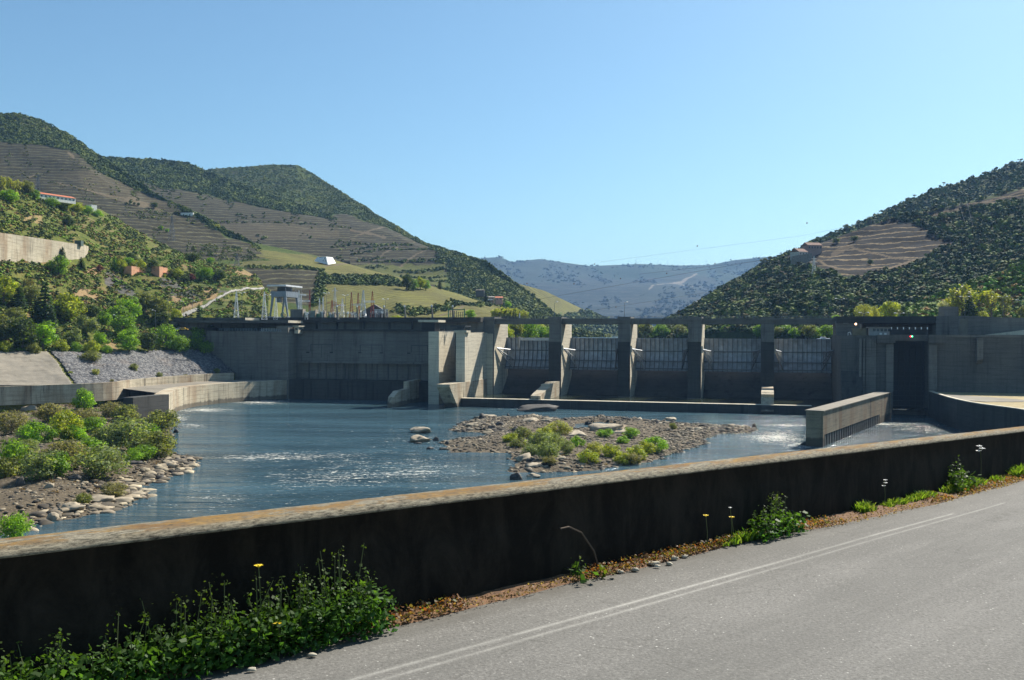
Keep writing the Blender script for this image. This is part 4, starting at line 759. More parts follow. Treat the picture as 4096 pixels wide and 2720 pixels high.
    if i == 0:   # first gate has its crest flap lowered and hydraulic rams showing
        fp = MB(); fp.box(g0 + 7, g1 - 2, arc[0][0] - 1.2, arc[0][0] - 0.4, 27.4, 28.6, W); fp.build('crest_flap', STEEL_L, gt)
        for s in (g0 + 6.6, g1 - 1.6): q_ = MB(); q_.tube([W(s, arc[0][0] - .9, 24), W(s, arc[0][0] - 0.9, 29.2)], 0.4, 8); q_.build('ram', STEEL_L, gt)
# weir sill and basin divider walls
sill = MB(); s0 = S(461, 378.5); s1 = S(812, 378.5); ss = list(np.linspace(s0, s1, 13))
for a_, b_ in zip(ss[:-1], ss[1:]): sill.box(a_ + .04, b_ - .04, 378.5, 382.5, -2, 3.35 + 0.1 * random.random(), W)
sill.build('weir_sill', CONC_DARK, dam)
cap = MB(); cap.box(s0, s1, 378.7, 382.3, 3.2, 3.5, W); cap.build('sill_crest', CONC_PALE, dam)  # sunlit top of the sill painted in with paler concrete
def divider(name, label, sA, sB, prof, m=CONC_WARM, skew=0.0, group=None):
    mb = MB(); lo = lambda d, z: W(sA + (DP - d) * skew, d, z); hi = lambda d, z: W(sB + (DP - d) * skew, d, z); mb.prism(prof, lo, hi); return mb.top(name, m, label, 'wall', group=group)
divider('divider_wall', 'low stepped divider wall running out from the second pier into the basin', ps[1][0] + 1.0, ps[1][1] - 0.4, [(DP - .1, -1), (383, -1), (380, 5.0), (384, 5.8), (398, 8.0), (398.2, 8.8), (406, 8.9), (406.1, 9.3), (DP - .1, 9.4)], group='divider walls of the stilling basin', skew=-0.30 + 0.30)
divider('divider_wall', 'short white-topped divider block at the foot of the fifth pier', ps[4][0] + 0.4, ps[4][1] - 0.2, [(DP - .1, -1), (381, -1), (378, 1), (382, 6.2), (381, 7.4), (385, 8.4), (DP - .1, 8.6)], group='divider walls of the stilling basin')
sW0 = S(444, 380); sW1 = S(456.5, 380)
divider('training_wall', 'flared pale training wall below the pillar between powerhouse and gates', sW1 - 3.2, S(457.5, 376) + 0.6, [(DP, -1), (376, -1), (364.5, 8.9), (364.5, 9.9), (DP, 9.9)])
divider('training_wall', 'low stepped wall in front of the right end of the powerhouse', S(381.5, 366), S(387, 366), [(404, -1), (364, -1), (366, 4.2), (372, 6.3), (386, 6.6), (386.1, 9.6), (404, 9.9)], skew=0.06)

# pillars between powerhouse and spillway
mb = MB(); ZP = Z(460, 332.5, 385); a0, a1 = S(456, 385), S(465, 385)
mb.box(a0, a1, 385, DP + 20, -2, ZP, W); mb.box(a0 - .6, a1 + .9, 384.2, 390, ZP + .003, ZP + 0.9, W)
mb.box(a1, S(493, DP) - 0.02, DP - 0.2, DP + 6, -2, ZP - .4, W)
pl = mb.top('pillar_wall', CONC_PALE, 'tall wall between powerhouse and first gate, front dark and long side sunlit', 'wall', W(a0, 385, 0))
mb = MB(); b0, b1 = S(428.5, 386), S(439, 386); ZQ = Z(432, 331.5, 386)
mb.box(b0, b1, 386, DP + 4, -2, ZQ, W)
mb.top('pillar_wall', CONC_PALE, 'pillar at the right end of the powerhouse with a streaked sunlit side', 'wall', W(b0, 386, 0))
mb = MB(); mb.box(b0 - 3.4, b0 + 2.6, 386.5, 393, ZQ + .01, ZQ + 4.0, W); bt = mb.top('gate_booth', BLACK, 'small dark control booth with a flat slab roof on the right powerhouse pillar', 'booth', W(b0, 388, ZQ))
mb = MB(); mb.box(b0 - 4.6, b0 + 4.6, 385.5, 395, ZQ + 4.01, ZQ + 5.0, W); o = mb.mesh('slab_roof', tuple(bt.location)); link_mesh('slab_roof', o, CONC_PALE, bt)
mb = MB(); mb.box(a0 - 1.8, a1 - 1, 386.0, 392, ZP + .91, ZP + 1.6, W); mb.box(a0 - 2.6, a1, 385.4, 393, ZP + 2.4, ZP + 3.0, W); mb.box(a0 - 0.5, a1 - 2, 388, 390, ZP + 1.6, ZP + 2.4, W)
mb.top('hoist_frame', STEEL_D, 'dark hoist frame on top of the pillar beside the first gate', 'hoist', W(a0, 386, ZP))

# ------------------------------------------------------------------ powerhouse
ph = thing('powerhouse', 'long windowless concrete powerhouse under the dam road, left of the gates', 'building', W(S(360, 400), 400, 0))
sl, sm, sr = S(217, 400), S(288, 400), S(429, 403)
mb = MB(); zlb = Z(250, 331, 400)
mb.box(S(180, 400), sm, 400, 450, -2, zlb, W); mb.box(sm - 6, sm, 400.01, 412, zlb, Z(288, 325.7, 400), W)
mb.build('intake_block', CONC, ph); mb = MB(); mb.box(sm + .003, sm + .15, 400.05, 407.9, -1, zlb - .05, W); mb.build('painted_sunlit_panel', CONC_LIGHT, ph)  # lighter panel, the sun on this side face set as colour
mb = MB(); zm = Z(360, 331.2, 408); zled = Z(360, 361.5, 408); zled2 = Z(360, 363.6, 406); zpl = Z(360, 380, 404)
mb.box(sm, sr + 12, 408, 440, zled, zm, W); mb.box(sm, sr + 12, 409.3, 440, 0, zled - .01, W)
mb.build('main_wall', CONC, ph)
mb = MB(); mb.box(sm + 2, b0 - .02, 405.8, 409, zled2, zled, W); mb.build('ledge', CONC, ph)
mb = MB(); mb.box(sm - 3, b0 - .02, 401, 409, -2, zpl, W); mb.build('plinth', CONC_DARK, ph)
mb = MB(); mb.box(S(299, 406) , b0 - .02, 406.6, 409, zm, zm + 0.9, W); mb.build('cornice', CONC_DARK, ph)
for x in (309, 318, 326, 336, 345, 354.5, 366, 377, 388, 397, 408, 420):
    c = MB(); s = S(x, 408.9); c.box(s - .12, s + .12, 408.95, 409.35, zpl, zled2, W); c.build('joint_strip', STEEL_D, ph)
for x in (286, 303, 311, 328, 340, 348, 352.5, 373, 391, 409):
    c = MB(); s = S(x, 400.7); c.box(s - .1, s + .1, 400.75, 401.2, 0, zpl - .3, W); c.build('plinth_joint', BLACK, ph)
for x0, x1 in ((310.5, 332.5), (360, 382.5), (411, 428)):
    for q in (((x0, x1), (344.6, 345.3)), ((x0, x0 + 0.6), (345, 352)), ((x1 - .6, x1), (345, 352)), (((x0 + x1) / 2, (x0 + x1) / 2 + .3), (345, 358))):
        c = MB(); c.box(S(q[0][0], 408), min(S(q[0][1], 408), b0), 407.9, 408.1, Z(360, q[1][1], 408), Z(360, q[1][0], 408), W); c.build('wall_groove', STEEL_D, ph)
for x in (308, 331.5, 360, 381.5, 409):
    c = MB(); s = S(x, 408); c.box(s - .7, s + .7, 407.6, 408.1, Z(360, 353.2, 408), Z(360, 352.2, 408), W); c.build('vent', BLACK, ph)
# crest wall and road slab above the powerhouse
cw = thing('crest_road', 'dark concrete crest wall and road slab running left of the gates', 'road deck', W(S(340, 414), 414, 0))
mb = MB(); mb.box(S(170, 416), ps[0][0], 416.5, 430, zm - .2, ZD - 1.2, W); mb.build('crest_wall', CONC, cw)
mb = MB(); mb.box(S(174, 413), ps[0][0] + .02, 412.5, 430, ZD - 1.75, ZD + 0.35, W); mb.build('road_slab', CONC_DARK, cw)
for x in (316.5, 337, 363.8, 389.3, 412, 429.5):
    c = MB(); s = S(x, 416); c.box(s - .25, s + .25, 415.6, 416.6, zm, ZD - 1.3, W); c.build('buttress', CONC_DARK, cw)
for (x0, x1, d0, ya, yb, mm_) in ((186, 245, 399.5, 317.6, 320.1, CONC_PALE), (186, 288, 398.3, 320.3, 322.8, CONC_PALE)):
    c = MB(); c.box(S(x0, d0), S(x1, d0), d0, 413, Z(250, yb, d0), Z(250, ya, d0) - .01, W); c.build('overhanging_slab', CONC_LOCK, cw); c = MB(); c.box(S(x1, d0) + .003, S(x1, d0) + .12, d0 + .02, 412.9, Z(250, yb, d0) + .02, Z(250, ya, d0) - .03, W); c.build('painted_lit_slab_end', CONC_PALE, cw)  # pale end panel paints the sun on the end of the slab
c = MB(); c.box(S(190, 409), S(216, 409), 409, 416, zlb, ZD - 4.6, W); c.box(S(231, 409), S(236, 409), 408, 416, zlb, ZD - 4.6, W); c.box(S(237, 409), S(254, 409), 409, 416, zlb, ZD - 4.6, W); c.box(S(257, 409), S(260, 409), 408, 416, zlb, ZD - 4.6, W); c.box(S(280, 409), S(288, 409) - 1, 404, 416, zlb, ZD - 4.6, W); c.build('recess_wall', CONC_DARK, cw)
for k in range(12):
    c = MB(); s = S(261.8 + k * 1.6, 403); c.tube([W(s, 403, zlb - 1), W(s, 403, ZD - 4.9)], 0.22, 6); c.build('vertical_pipe', STEEL_L, cw)
def rail(name, label, x0, x1, y, d, m, n, zz=None, h=1.2):
    z = Z((x0 + x1) / 2, y, d) if zz is None else zz; mb = MB(); s0, s1 = S(x0, d), S(x1, d)
    for j in range(n + 1): s = s0 + (s1 - s0) * j / n; mb.tube([W(s, d, z), W(s, d, z + h)], 0.05, 4)
    for q in (0.4, 0.75, 1.0): mb.tube([W(s0, d, z + h * q), W(s1, d, z + h * q)], 0.04, 4)
    return mb.top(name, m, label, 'railing')
rail('railing', 'pale blue railing along the ledge above the left concrete block', 219, 257, 331, 400.5, BLUE_RAIL, 14)
rail('railing', 'short pale blue railing below the row of vertical pipes', 260, 281, 332.2, 399.2, BLUE_RAIL, 8)
rail('railing', 'white railing between the two pillars right of the powerhouse', 440, 456, 333.5, 392, STEEL_L, 6)
# little lit watch room at the corner
tw = thing('watch_room', 'little pale watch room with dark window on the sunlit corner of the powerhouse', 'room', W(sm, 405, zlb))
mb = MB(); mb.box(sm + 1.2, sm + 3.2, 404, 409, Z(294, 333.5, 404), Z(294, 326.8, 404), W); mb.build('wall', CONC_PALE, tw)
mb = MB(); mb.box(sm + .6, sm + 3.8, 403.2, 409.5, Z(294, 326.8, 404) + .01, Z(294, 325.6, 404), W); mb.build('roof', CONC_PALE, tw)
mb = MB(); mb.box(sm + 1.6, sm + 2.8, 403.9, 404.1, Z(294, 330, 404), Z(294, 328, 404), W); mb.box(sm + 3.1, sm + 3.25, 405, 408, Z(294, 330, 404), Z(294, 328, 404), W); mb.build('window', GLASS, tw)

# ------------------------------------------------------------------ platform behind the dam, left and right
YARD = plain('substation_yard', (0.17, 0.155, 0.12), 0.95, var=0.25, sc_=0.3)
for nm, x0, x1, zz in (('substation_yard', 182, 474, ZD - 0.7), ('right_terrace', 862, 1120, ZD - 0.9)):
    mb = MB(); mb.box(S(x0, 430), S(x1, 430), 430.2, 500 if x0 > 500 else 462, 20, zz, W); o = mb.build(nm, YARD); tag(o, kind='structure')

# ------------------------------------------------------------------ lock
lk = thing('navigation_lock', 'tall dark concrete lock wall with a narrow deep opening right of the dam', 'lock', W(S(910, 385), 385, 0))
DL = 385.0; zl = Z(910, 335.6, DL); L0, L1, L2, L3 = S(841, DL), S(893.5, DL), S(928.3, DL), S(1130, DL)
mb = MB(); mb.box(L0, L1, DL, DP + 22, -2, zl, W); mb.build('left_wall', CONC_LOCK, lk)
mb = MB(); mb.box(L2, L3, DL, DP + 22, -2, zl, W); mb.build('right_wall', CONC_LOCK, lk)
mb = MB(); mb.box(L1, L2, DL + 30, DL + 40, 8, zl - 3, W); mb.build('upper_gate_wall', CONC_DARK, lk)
mb = MB(); mb.box(L1, L2, DL - .4, DL + 8, Z(910, 340.8, DL), zl + .3, W); mb.build('lintel', CONC_LOCK, lk)
mb = MB(); mb.box(L1 + .05, L2 - .05, DL + 9, DL + 10, 2.0, zl - 2, W)
for k in range(14): mb.box(L1 + .06, L2 - .06, DL + 8.3, DL + 9.02, 3 + k * 1.9, 3.35 + k * 1.9, W)
for k in range(6): s = L1 + 1 + k * (L2 - L1 - 2) / 5; mb.box(s - .1, s + .1, DL + 8.6, DL + 9.01, 2, zl - 2.2, W)
mb.build('lift_gate', BLACK, lk)  # black colour carries the deep shade inside the lock opening
mb = MB(); mb.box(L1 + .05, L2 - .05, DL + 6, DL + 9, -1, 1.6, W); mb.build('gate_sill', CONC, lk)
for x0, x1, xa, xb in ((886, 893.2, 876.7, 894.6), (928.6, 936.5, 927.5, 945)):
    mb = MB(); mb.box(S(x0, DL), S(x1, DL), DL - 1.4, DL + .05, Z(910, 391.5, DL), Z(910, 344.5, DL), W); pz = mb.build('pilaster', CONC, lk)
    mb = MB(); mb.box(S(xa, DL), S(xb, DL), DL - 2.6, DL + .04, Z(910, 342.8, DL), zl + .15, W); mb.build('bracket', CONC_LOCK, lk)
for x0, x1, dd in ((859, 861.5, 1.2), (862.8, 865, 1.0), (866, 876, 0.5)):
    mb = MB(); mb.box(S(x0, DL), S(x1, DL), DL - dd, DL + .03, -1, zl - 1.2, W); mb.build('buttress_strip', CONC, lk)
mb = MB(); mb.box(S(976, DL), S(982, DL), DL - 2.2, DL + .03, Z(980, 359.5, DL), zl - .9, W)
mb.prism([(DL, Z(980, 364, DL)), (DL - 2.2, Z(980, 359.6, DL)), (DL, Z(980, 359.6, DL))], lambda d, z: W(S(976, DL), d, z), lambda d, z: W(S(982, DL), d, z)); mb.build('wall_bracket', CONC, lk)
mb = MB(); mb.prism([(DL + .1, 17), (DL - 9, 0), (DL - 9, -2), (DL + .1, -2)], lambda d, z: W(L0, d, z), lambda d, z: W(S(862, DL), d, z)); mb.build('sloped_foot', CONC_DARK, lk)
mb = MB(); mb.box(L2, S(1130, DL), DL - .5, DL + .2, zl - .5, zl + .35, W); mb.build('coping', CONC, lk)
# upper storey walls around the lock
ub = thing('lock_bridge', 'road bridge passing behind the lock on grey piers', 'bridge', W(S(900, 414), 414, 30))
mb = MB(); mb.box(RA, S(860, 412), 412, 432, zl, ZD - 1.3, W); mb.build('pier', CONC, ub); mb = MB(); mb.box(S(936, 410), S(948, 410), 410, 432, zl, ZD - 1.3, W); mb.build('pier', CONC, ub)
mb = MB(); mb.box(RA + .02, S(948, 411), 411, 431, ZD - 2.2, ZD + .55, W); mb.build('deck', CONC_DARK, ub)
mb = MB(); pts = [(936, 410), (952, 403), (975, 396), (1004, 391), (1130, 391)]
wp = [W(S(x, d), d, 0)[:2] for x, d in pts]
path_wall('approach_wall', CONC, wp, zl - .3, [ZD + .55, ZD + .5, ZD + .3, ZD - .35, ZD - 1.7], 1.5, 'curved grey retaining wall above the right lock wall carrying the road and car park')
mb = MB(); q0, q1 = S(978, 388.5), S(1130, 388.5)
mb.prism([(q0, zl + .02), (q1, zl + .02), (q1, zl + 7)], lambda s, z: W(s, 388.3, z), lambda s, z: W(s, 390.4, z)); mb.top('ramp_wall', CONC_PALE, 'pale streaked wedge of the ramp rising to the right above the lock wall', 'ramp')
# gate guide walls of the lower lock harbour
A_ = PZ(809, 445, 0)[:2]; B_ = P(816, 412, 250)[:2]; fr = PZ(823, 447, 0)[:2]; e1 = PZ(880, 423.5, 0)[:2]; e2 = W(L1 - 1, DL - .4, 0)[:2]
A = np.array(fr); Bv = np.array(e1) - A; Bv /= np.linalg.norm(Bv); Nn = np.array([-Bv[1], Bv[0]]); Lg = np.linalg.norm(np.array(e1) - A); LT = Lg + 22
gw = thing('slotted_guide_wall', 'long weathered guide wall with a row of slots at water level, sunlit side toward the lock', 'wall', (*A, 0))
def GWp(u, v, z): q = A + Bv * u + Nn * v; return (q[0], q[1], z)
mb = MB(); mb.box(0, LT, 0, 4.6, 3.2, 9.6, GWp); mb.box(0, LT, 1.6, 4.6, -2, 3.21, GWp); mb.box(-.02, 1.6, 0.0, 1.62, -2, 3.2, GWp); mb.box(Lg - 1, LT, 0, 1.62, -2, 3.2, GWp); mb.build('wall', CONC_BROWN, gw)
for k in range(26):
    u = 3.2 + k * (Lg - 5.5) / 25; mb = MB(); mb.box(u - .42, u + .42, 0.12, 1.61, -2, 3.19, GWp); mb.build('slot_post', CONC, gw)
mb = MB(); mb.box(-.3, LT, -.25, 4.85, 9.6, 9.85, GWp); mb.build('coping', CONC_LIGHT, gw)
CP = smooth_path([PZ(x, y, 9.5)[:2] for x, y in [(934, 393), (945, 396.8), (960, 400.6), (978, 404), (1002, 407), (1024, 410), (1060, 417), (1110, 430)]], 26)
CP = np.concatenate([[W(L2 + .3, DL - .1, 0)[:2]], CP])
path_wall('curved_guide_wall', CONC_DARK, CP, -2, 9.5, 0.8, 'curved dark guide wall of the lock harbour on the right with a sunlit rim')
path_wall('guide_wall_rim', CONC_PALE, CP + [0.0, 0.03], 9.51, 9.75, 1.2, 'thin sunlit rim on top of the curved guide wall on the right')  # pale strip colours in the sunlight on the wall top
qv = [(*p, 9.35) for p in CP + [.5, .5]] + [W(S(1130, DL), DL - .02, 9.35), W(L2, DL - .02, 9.35)]
mb = MB(); mb.add(qv, [tuple(range(len(qv)))]); o = mb.build('lock_apron', plain('dry_grass_apron', (0.30, 0.24, 0.12), 0.95, var=0.3, sc_=0.5)); tag(o, kind='structure')
mb = MB(); mb.prism([SD(PZ(x, y, 9.4)) for x, y in [(938, 394), (952, 395.2), (985, 397), (1024, 400), (1024, 402), (985, 402), (968, 400.8), (950, 397.5)]], lambda s, d: W(s, d, 9.36), lambda s, d: W(s, d, 9.5)); o = mb.build('apron_path', CONC_LIGHT); tag(o, kind='structure')
# ------------------------------------------------------------------ road, parapet and verge in the foreground
TD = np.array([0.6965, 0.7175]); ND = np.array([0.7175, -0.6965])
def topz(t): return 30 - (1.47 + 0.032 * t)
def FG(t, n, h=0.0):
    """t along the parapet, n metres out from its road face, h above the road"""
    q = np.array([0, 9.13]) + TD * t + ND * n; return (q[0], q[1], topz(t) - 1.0 + h)
def t_of(px):
    k = (px - 512) / F; return 9.13 * k / (0.6965 - 0.7175 * k)
def asphalt():
    m, t, out = new_mat('worn_asphalt'); n = tex(t, pos(t), 0.5, 5, 0.6); n2 = tex(t, pos(t), 38, 3, 0.8)
    a = nd(t, 'Attribute', attribute_name='Col'); sp = nd(t, 'SeparateColor', {0: a.outputs['Color']})
    c = mix(t, ramp(t, n, [(0.3, 0.0), (0.7, 1.0)]), (0.142, 0.138, 0.128), (0.178, 0.172, 0.160))
    c = mix(t, ramp(t, n2, [(0.36, 0.75), (0.5, 0.0)]), c, (0.085, 0.082, 0.075)); c = mix(t, ramp(t, n2, [(0.56, 0.0), (0.68, 0.7)]), c, (0.30, 0.29, 0.265))
    v = nd(t, 'TexVoronoi', {'Vector': pos(t), 'Scale': 9.0}); c = mix(t, ramp(t, v.outputs['Distance'], [(0.05, 0.8), (0.09, 0.0)]), c, (0.55, 0.54, 0.50))
    nm = tex(t, pos(t), 3.2, 5, 0.7)
    c = mix(t, nd(t, 'Math', {0: sp.outputs[0], 1: ramp(t, nm, [(0.25, 0.3), (0.56, 1.0)])}, operation='MULTIPLY').outputs[0], c, (0.50, 0.49, 0.45))
    c = mix(t, nd(t, 'Math', {0: sp.outputs[1], 1: ramp(t, nm, [(0.3, 0.3), (0.6, 1.0)])}, operation='MULTIPLY').outputs[0], c, (0.095, 0.088, 0.075))
    tr_ = nd(t, 'Mapping', {'Vector': nd(t, 'Mapping', {'Vector': nd(t, 'NewGeometry').outputs['Position'], 'Rotation': (0, 0, R(-45.85))}).outputs[0], 'Scale': (0.12, 1.3, 1)}).outputs[0]
    c = mix(t, ramp(t, tex(t, tr_, 1.1, 4, 0.6), [(0.42, 0.35), (0.58, 0.0)]), c, (0.10, 0.098, 0.09))
    c = mix(t, ramp(t, tex(t, tr_, 5.0, 4, 0.7), [(0.55, 0.0), (0.7, 0.3)]), c, (0.2, 0.195, 0.18))
    cr = nd(t, 'TexVoronoi', {'Vector': nd(t, 'Mapping', {'Vector': nd(t, 'NewGeometry').outputs['Position'], 'Scale': (1, 1, 1)}).outputs[0], 'Scale': 0.45}, feature='DISTANCE_TO_EDGE')
    c = mix(t, nd(t, 'Math', {0: ramp(t, cr.outputs['Distance'], [(0.0, 0.35), (0.008, 0.0)]), 1: ramp(t, nm, [(0.5, 0.0), (0.55, 1.0)])}, operation='MULTIPLY').outputs[0], c, (0.06, 0.058, 0.05))
    finish(t, out, c, 0.9, 0.15, bump=n2, bs=0.5, bd=0.012); return m
tt = np.concatenate([np.arange(-16, 30, 0.25), np.arange(30, 90, 1.0)]); nn = np.concatenate([[0.0, 0.06, 0.12], np.arange(0.18, 1.6, 0.02), np.arange(1.7, 4, 0.3), np.arange(4, 16, 1.0)])
T_, N_ = np.meshgrid(tt, nn); V = np.stack([0 + TD[0] * T_ + ND[0] * N_, 9.13 + TD[1] * T_ + ND[1] * N_, topz(T_) - 1.0 + 0 * N_], -1)
V[..., 2] += (vnoise(V[..., 0], V[..., 1], 2.5, 3) - 0.5) * 0.02; m_, n_ = T_.shape; i = np.arange(m_ * n_).reshape(m_, n_)
f4 = np.stack([i[:-1, :-1], i[:-1, 1:], i[1:, 1:], i[1:, :-1]], -1).reshape(-1, 4); cc = np.zeros((m_, n_, 3))
wob = (vnoise(T_, N_ * 0, 6, 3) - 0.5) * 0.1
cc[..., 0] = 0.5 * np.exp(-((N_ - 1.00 - wob * .4) / 0.022) ** 2) * (T_ < 9) + 0.4 * np.exp(-((N_ - 1.14 - wob * .4) / 0.02) ** 2) * (T_ < 11) 
cc[..., 1] = np.clip(1 - (N_ - 0.25 - wob) / 0.25, 0, 1) * 0.8
tag(link_mesh('road', np_mesh('road', V.reshape(-1, 3), f4[:, ::-1], cc.reshape(-1, 3)), asphalt()), kind='structure')
def parapet_mat():
    m, t, out = new_mat('lichened_parapet'); g_ = nd(t, 'NewGeometry'); nz = nd(t, 'SeparateXYZ', {0: g_.outputs['Normal']}).outputs[2]
    a = nd(t, 'Attribute', attribute_name='Col'); sp = nd(t, 'SeparateColor', {0: a.outputs['Color']})
    tc = nd(t, 'Mapping', {'Vector': nd(t, 'Mapping', {'Vector': nd(t, 'NewGeometry').outputs['Position'], 'Rotation': (0, 0, R(-45.85))}).outputs[0], 'Scale': (0.35, 1.6, 1)}).outputs[0]; n = tex(t, tc, 3.0, 8, 0.8); n2 = tex(t, tc, 34, 6, 0.82); n3 = tex(t, pos(t, (1, 1, 0.45)), 2.2, 7, 0.75, 0.5)
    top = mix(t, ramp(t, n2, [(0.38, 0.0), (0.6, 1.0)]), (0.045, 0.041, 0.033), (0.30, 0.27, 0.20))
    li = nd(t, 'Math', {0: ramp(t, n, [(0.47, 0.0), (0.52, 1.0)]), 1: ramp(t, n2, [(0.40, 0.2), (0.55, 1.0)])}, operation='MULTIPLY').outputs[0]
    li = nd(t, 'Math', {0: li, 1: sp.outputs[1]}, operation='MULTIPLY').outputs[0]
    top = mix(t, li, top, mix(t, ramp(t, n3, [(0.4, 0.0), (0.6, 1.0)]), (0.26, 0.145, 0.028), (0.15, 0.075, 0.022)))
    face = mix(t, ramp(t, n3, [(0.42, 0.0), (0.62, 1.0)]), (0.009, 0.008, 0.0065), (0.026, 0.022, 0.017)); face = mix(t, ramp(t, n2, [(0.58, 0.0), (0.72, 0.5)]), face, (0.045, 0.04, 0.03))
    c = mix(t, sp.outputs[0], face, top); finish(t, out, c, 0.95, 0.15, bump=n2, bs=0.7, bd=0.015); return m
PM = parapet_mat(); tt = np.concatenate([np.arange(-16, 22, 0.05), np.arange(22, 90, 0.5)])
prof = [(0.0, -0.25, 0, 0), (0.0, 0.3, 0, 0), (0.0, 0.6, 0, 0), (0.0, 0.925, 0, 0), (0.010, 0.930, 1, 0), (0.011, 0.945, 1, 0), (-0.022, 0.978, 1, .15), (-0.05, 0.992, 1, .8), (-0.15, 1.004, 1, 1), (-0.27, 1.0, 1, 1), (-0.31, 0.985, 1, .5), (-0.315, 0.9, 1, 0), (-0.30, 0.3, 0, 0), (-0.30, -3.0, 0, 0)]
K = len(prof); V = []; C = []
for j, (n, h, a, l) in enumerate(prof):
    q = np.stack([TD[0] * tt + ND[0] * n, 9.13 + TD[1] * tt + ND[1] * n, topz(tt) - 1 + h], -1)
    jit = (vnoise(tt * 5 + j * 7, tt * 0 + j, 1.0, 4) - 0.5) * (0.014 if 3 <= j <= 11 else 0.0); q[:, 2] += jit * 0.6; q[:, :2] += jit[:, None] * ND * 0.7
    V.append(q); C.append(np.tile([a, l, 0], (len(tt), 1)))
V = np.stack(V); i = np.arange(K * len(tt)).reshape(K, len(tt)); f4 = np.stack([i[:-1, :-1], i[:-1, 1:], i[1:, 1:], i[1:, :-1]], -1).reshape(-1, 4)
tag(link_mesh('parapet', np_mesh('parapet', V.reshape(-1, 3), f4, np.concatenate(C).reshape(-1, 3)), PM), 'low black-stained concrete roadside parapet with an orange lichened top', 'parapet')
# embankment wall carrying the road above the river
e = MB(); e.hexa([tuple(np.array(FG(-16, -0.31)) * [1, 1, 0] + [0, 0, -3]), tuple(np.array(FG(90, -0.31)) * [1, 1, 0] + [0, 0, -3]), tuple(np.array(FG(90, 16)) * [1, 1, 0] + [0, 0, -3]), tuple(np.array(FG(-16, 16)) * [1, 1, 0] + [0, 0, -3]),
    FG(-16, -0.29, -0.12), FG(90, -0.29, -0.12), FG(90, 16, -0.12), FG(-16, 16, -0.12)]); o = e.build('embankment', CONC_DARK); tag(o, kind='structure')

# verge: soil strip, stonecrop, grass, pebbles
VS = MB(); ts = np.arange(-15, 60, 0.12); wdt = 0.10 + 0.16 * vnoise(ts, ts * 0, 1.6, 3)
wdt = np.where((ts > 4.5), wdt + 0.22 * np.clip((ts - 4.5) / 3, 0, 1), wdt)
vs = []
for k, t in enumerate(ts):
    for f_, h in ((0, 0.055), (0.5, 0.035), (1.0, -0.004)): vs.append(FG(t, wdt[k] * f_, h + (random.random() - .5) * 0.02 * (f_ < 1)))
VS.add(vs, [(3 * k + j, 3 * k + j + 1, 3 * k + j + 4, 3 * k + j + 3) for k in range(len(ts) - 1) for j in range(2)])
SOIL = plain('red_brown_verge_soil', (0.13, 0.07, 0.035), 0.95, var=0.5, sc_=14); o = VS.build('verge_soil', SOIL); tag(o, kind='structure')
def verge(name, label, n, t0, t1, size, pal, seed, hmax=0.07, dens=None, up=0.4, wmul=1.0):
    r = np.random.default_rng(seed); t = t0 + (t1 - t0) * r.random(n); k = (vnoise(t, t * 0, 0.8, 3, seed) > 0.42) if dens is None else dens(t, r); t = t[k]; N = len(t)
    wv = np.interp(t, ts, wdt) * wmul; n_ = wv * r.random(N) ** 0.8; q = np.array([FG(a, b, 0.03 + hmax * c * (1 - b / 0.6)) for a, b, c in zip(t, n_, r.random(N))])
    nm = r.normal(size=(N, 3)); nm[:, 2] = np.abs(nm[:, 2]) + up; v, f = quads(q, nm, size * (0.6 + 0.8 * r.random(N)), r)
    c = np.array(pal)[r.integers(0, len(pal), N)] * (0.7 + 0.6 * r.random((N, 1))); tag(link_mesh(name, np_mesh(name, v, f, np.repeat(c, 4, 0)), LEAF), label, 'ground cover', kind='stuff')
verge('stonecrop', 'low red and brown stonecrop along the foot of the parapet', 26000, -14, 50, 0.026, [(0.20, 0.07, 0.035), (0.24, 0.12, 0.05), (0.13, 0.10, 0.04), (0.28, 0.17, 0.09), (0.12, 0.14, 0.04)], 61, 0.09)
verge('dry_litter', 'dry leaf litter and moss at the foot of the parapet', 14000, -14, 40, 0.02, [(0.20, 0.13, 0.06), (0.10, 0.07, 0.03), (0.32, 0.24, 0.14)], 62, 0.03, dens=lambda t, r: r.random(len(t)) < 0.8, wmul=1.25)
def blades(name, label, cat, tc, width, n, hgt, seed, pal, group=None, lean=0.35, wblade=0.008, off=0.12):
    """a tuft of grass blades"""
    r = np.random.default_rng(seed); V = []; Fc = []; C = []; base = np.array(FG(tc, off, 0.02))
    for k in range(n):
        a = (r.random() - .5) * width; b = r.random() * 0.16 + .02; q = np.array(FG(tc + a, off - .1 + b, 0.02)) - base; h = hgt * (0.4 + 0.6 * r.random()) * (1 - (abs(a) / width) ** 2 * 1.6)
        d = r.normal(size=2) * lean; wv = np.array([r.normal(), r.normal(), 0]); wv = wv / np.linalg.norm(wv) * wblade * (0.7 + .6 * r.random()); n0 = len(V)
        for u, s in ((0, 1), (0.45, .9), (0.8, .6), (1, .08)):
            p = q + np.array([d[0] * h * u * u, d[1] * h * u * u, h * u * (1 - 0.15 * u)]); V += [p - wv * s, p + wv * s]
        Fc += [(n0 + 2 * j, n0 + 2 * j + 1, n0 + 2 * j + 3, n0 + 2 * j + 2) for j in range(3)]; c = np.array(pal[r.integers(0, len(pal))]) * (0.7 + .6 * r.random()); C += [c] * 8
    tag(link_mesh(name, np_mesh(name, V, Fc, np.array(C)), LEAF, None, tuple(base)), label, cat, group)
GR = [(0.12, 0.22, 0.03), (0.16, 0.27, 0.04), (0.09, 0.17, 0.03), (0.20, 0.26, 0.07)]
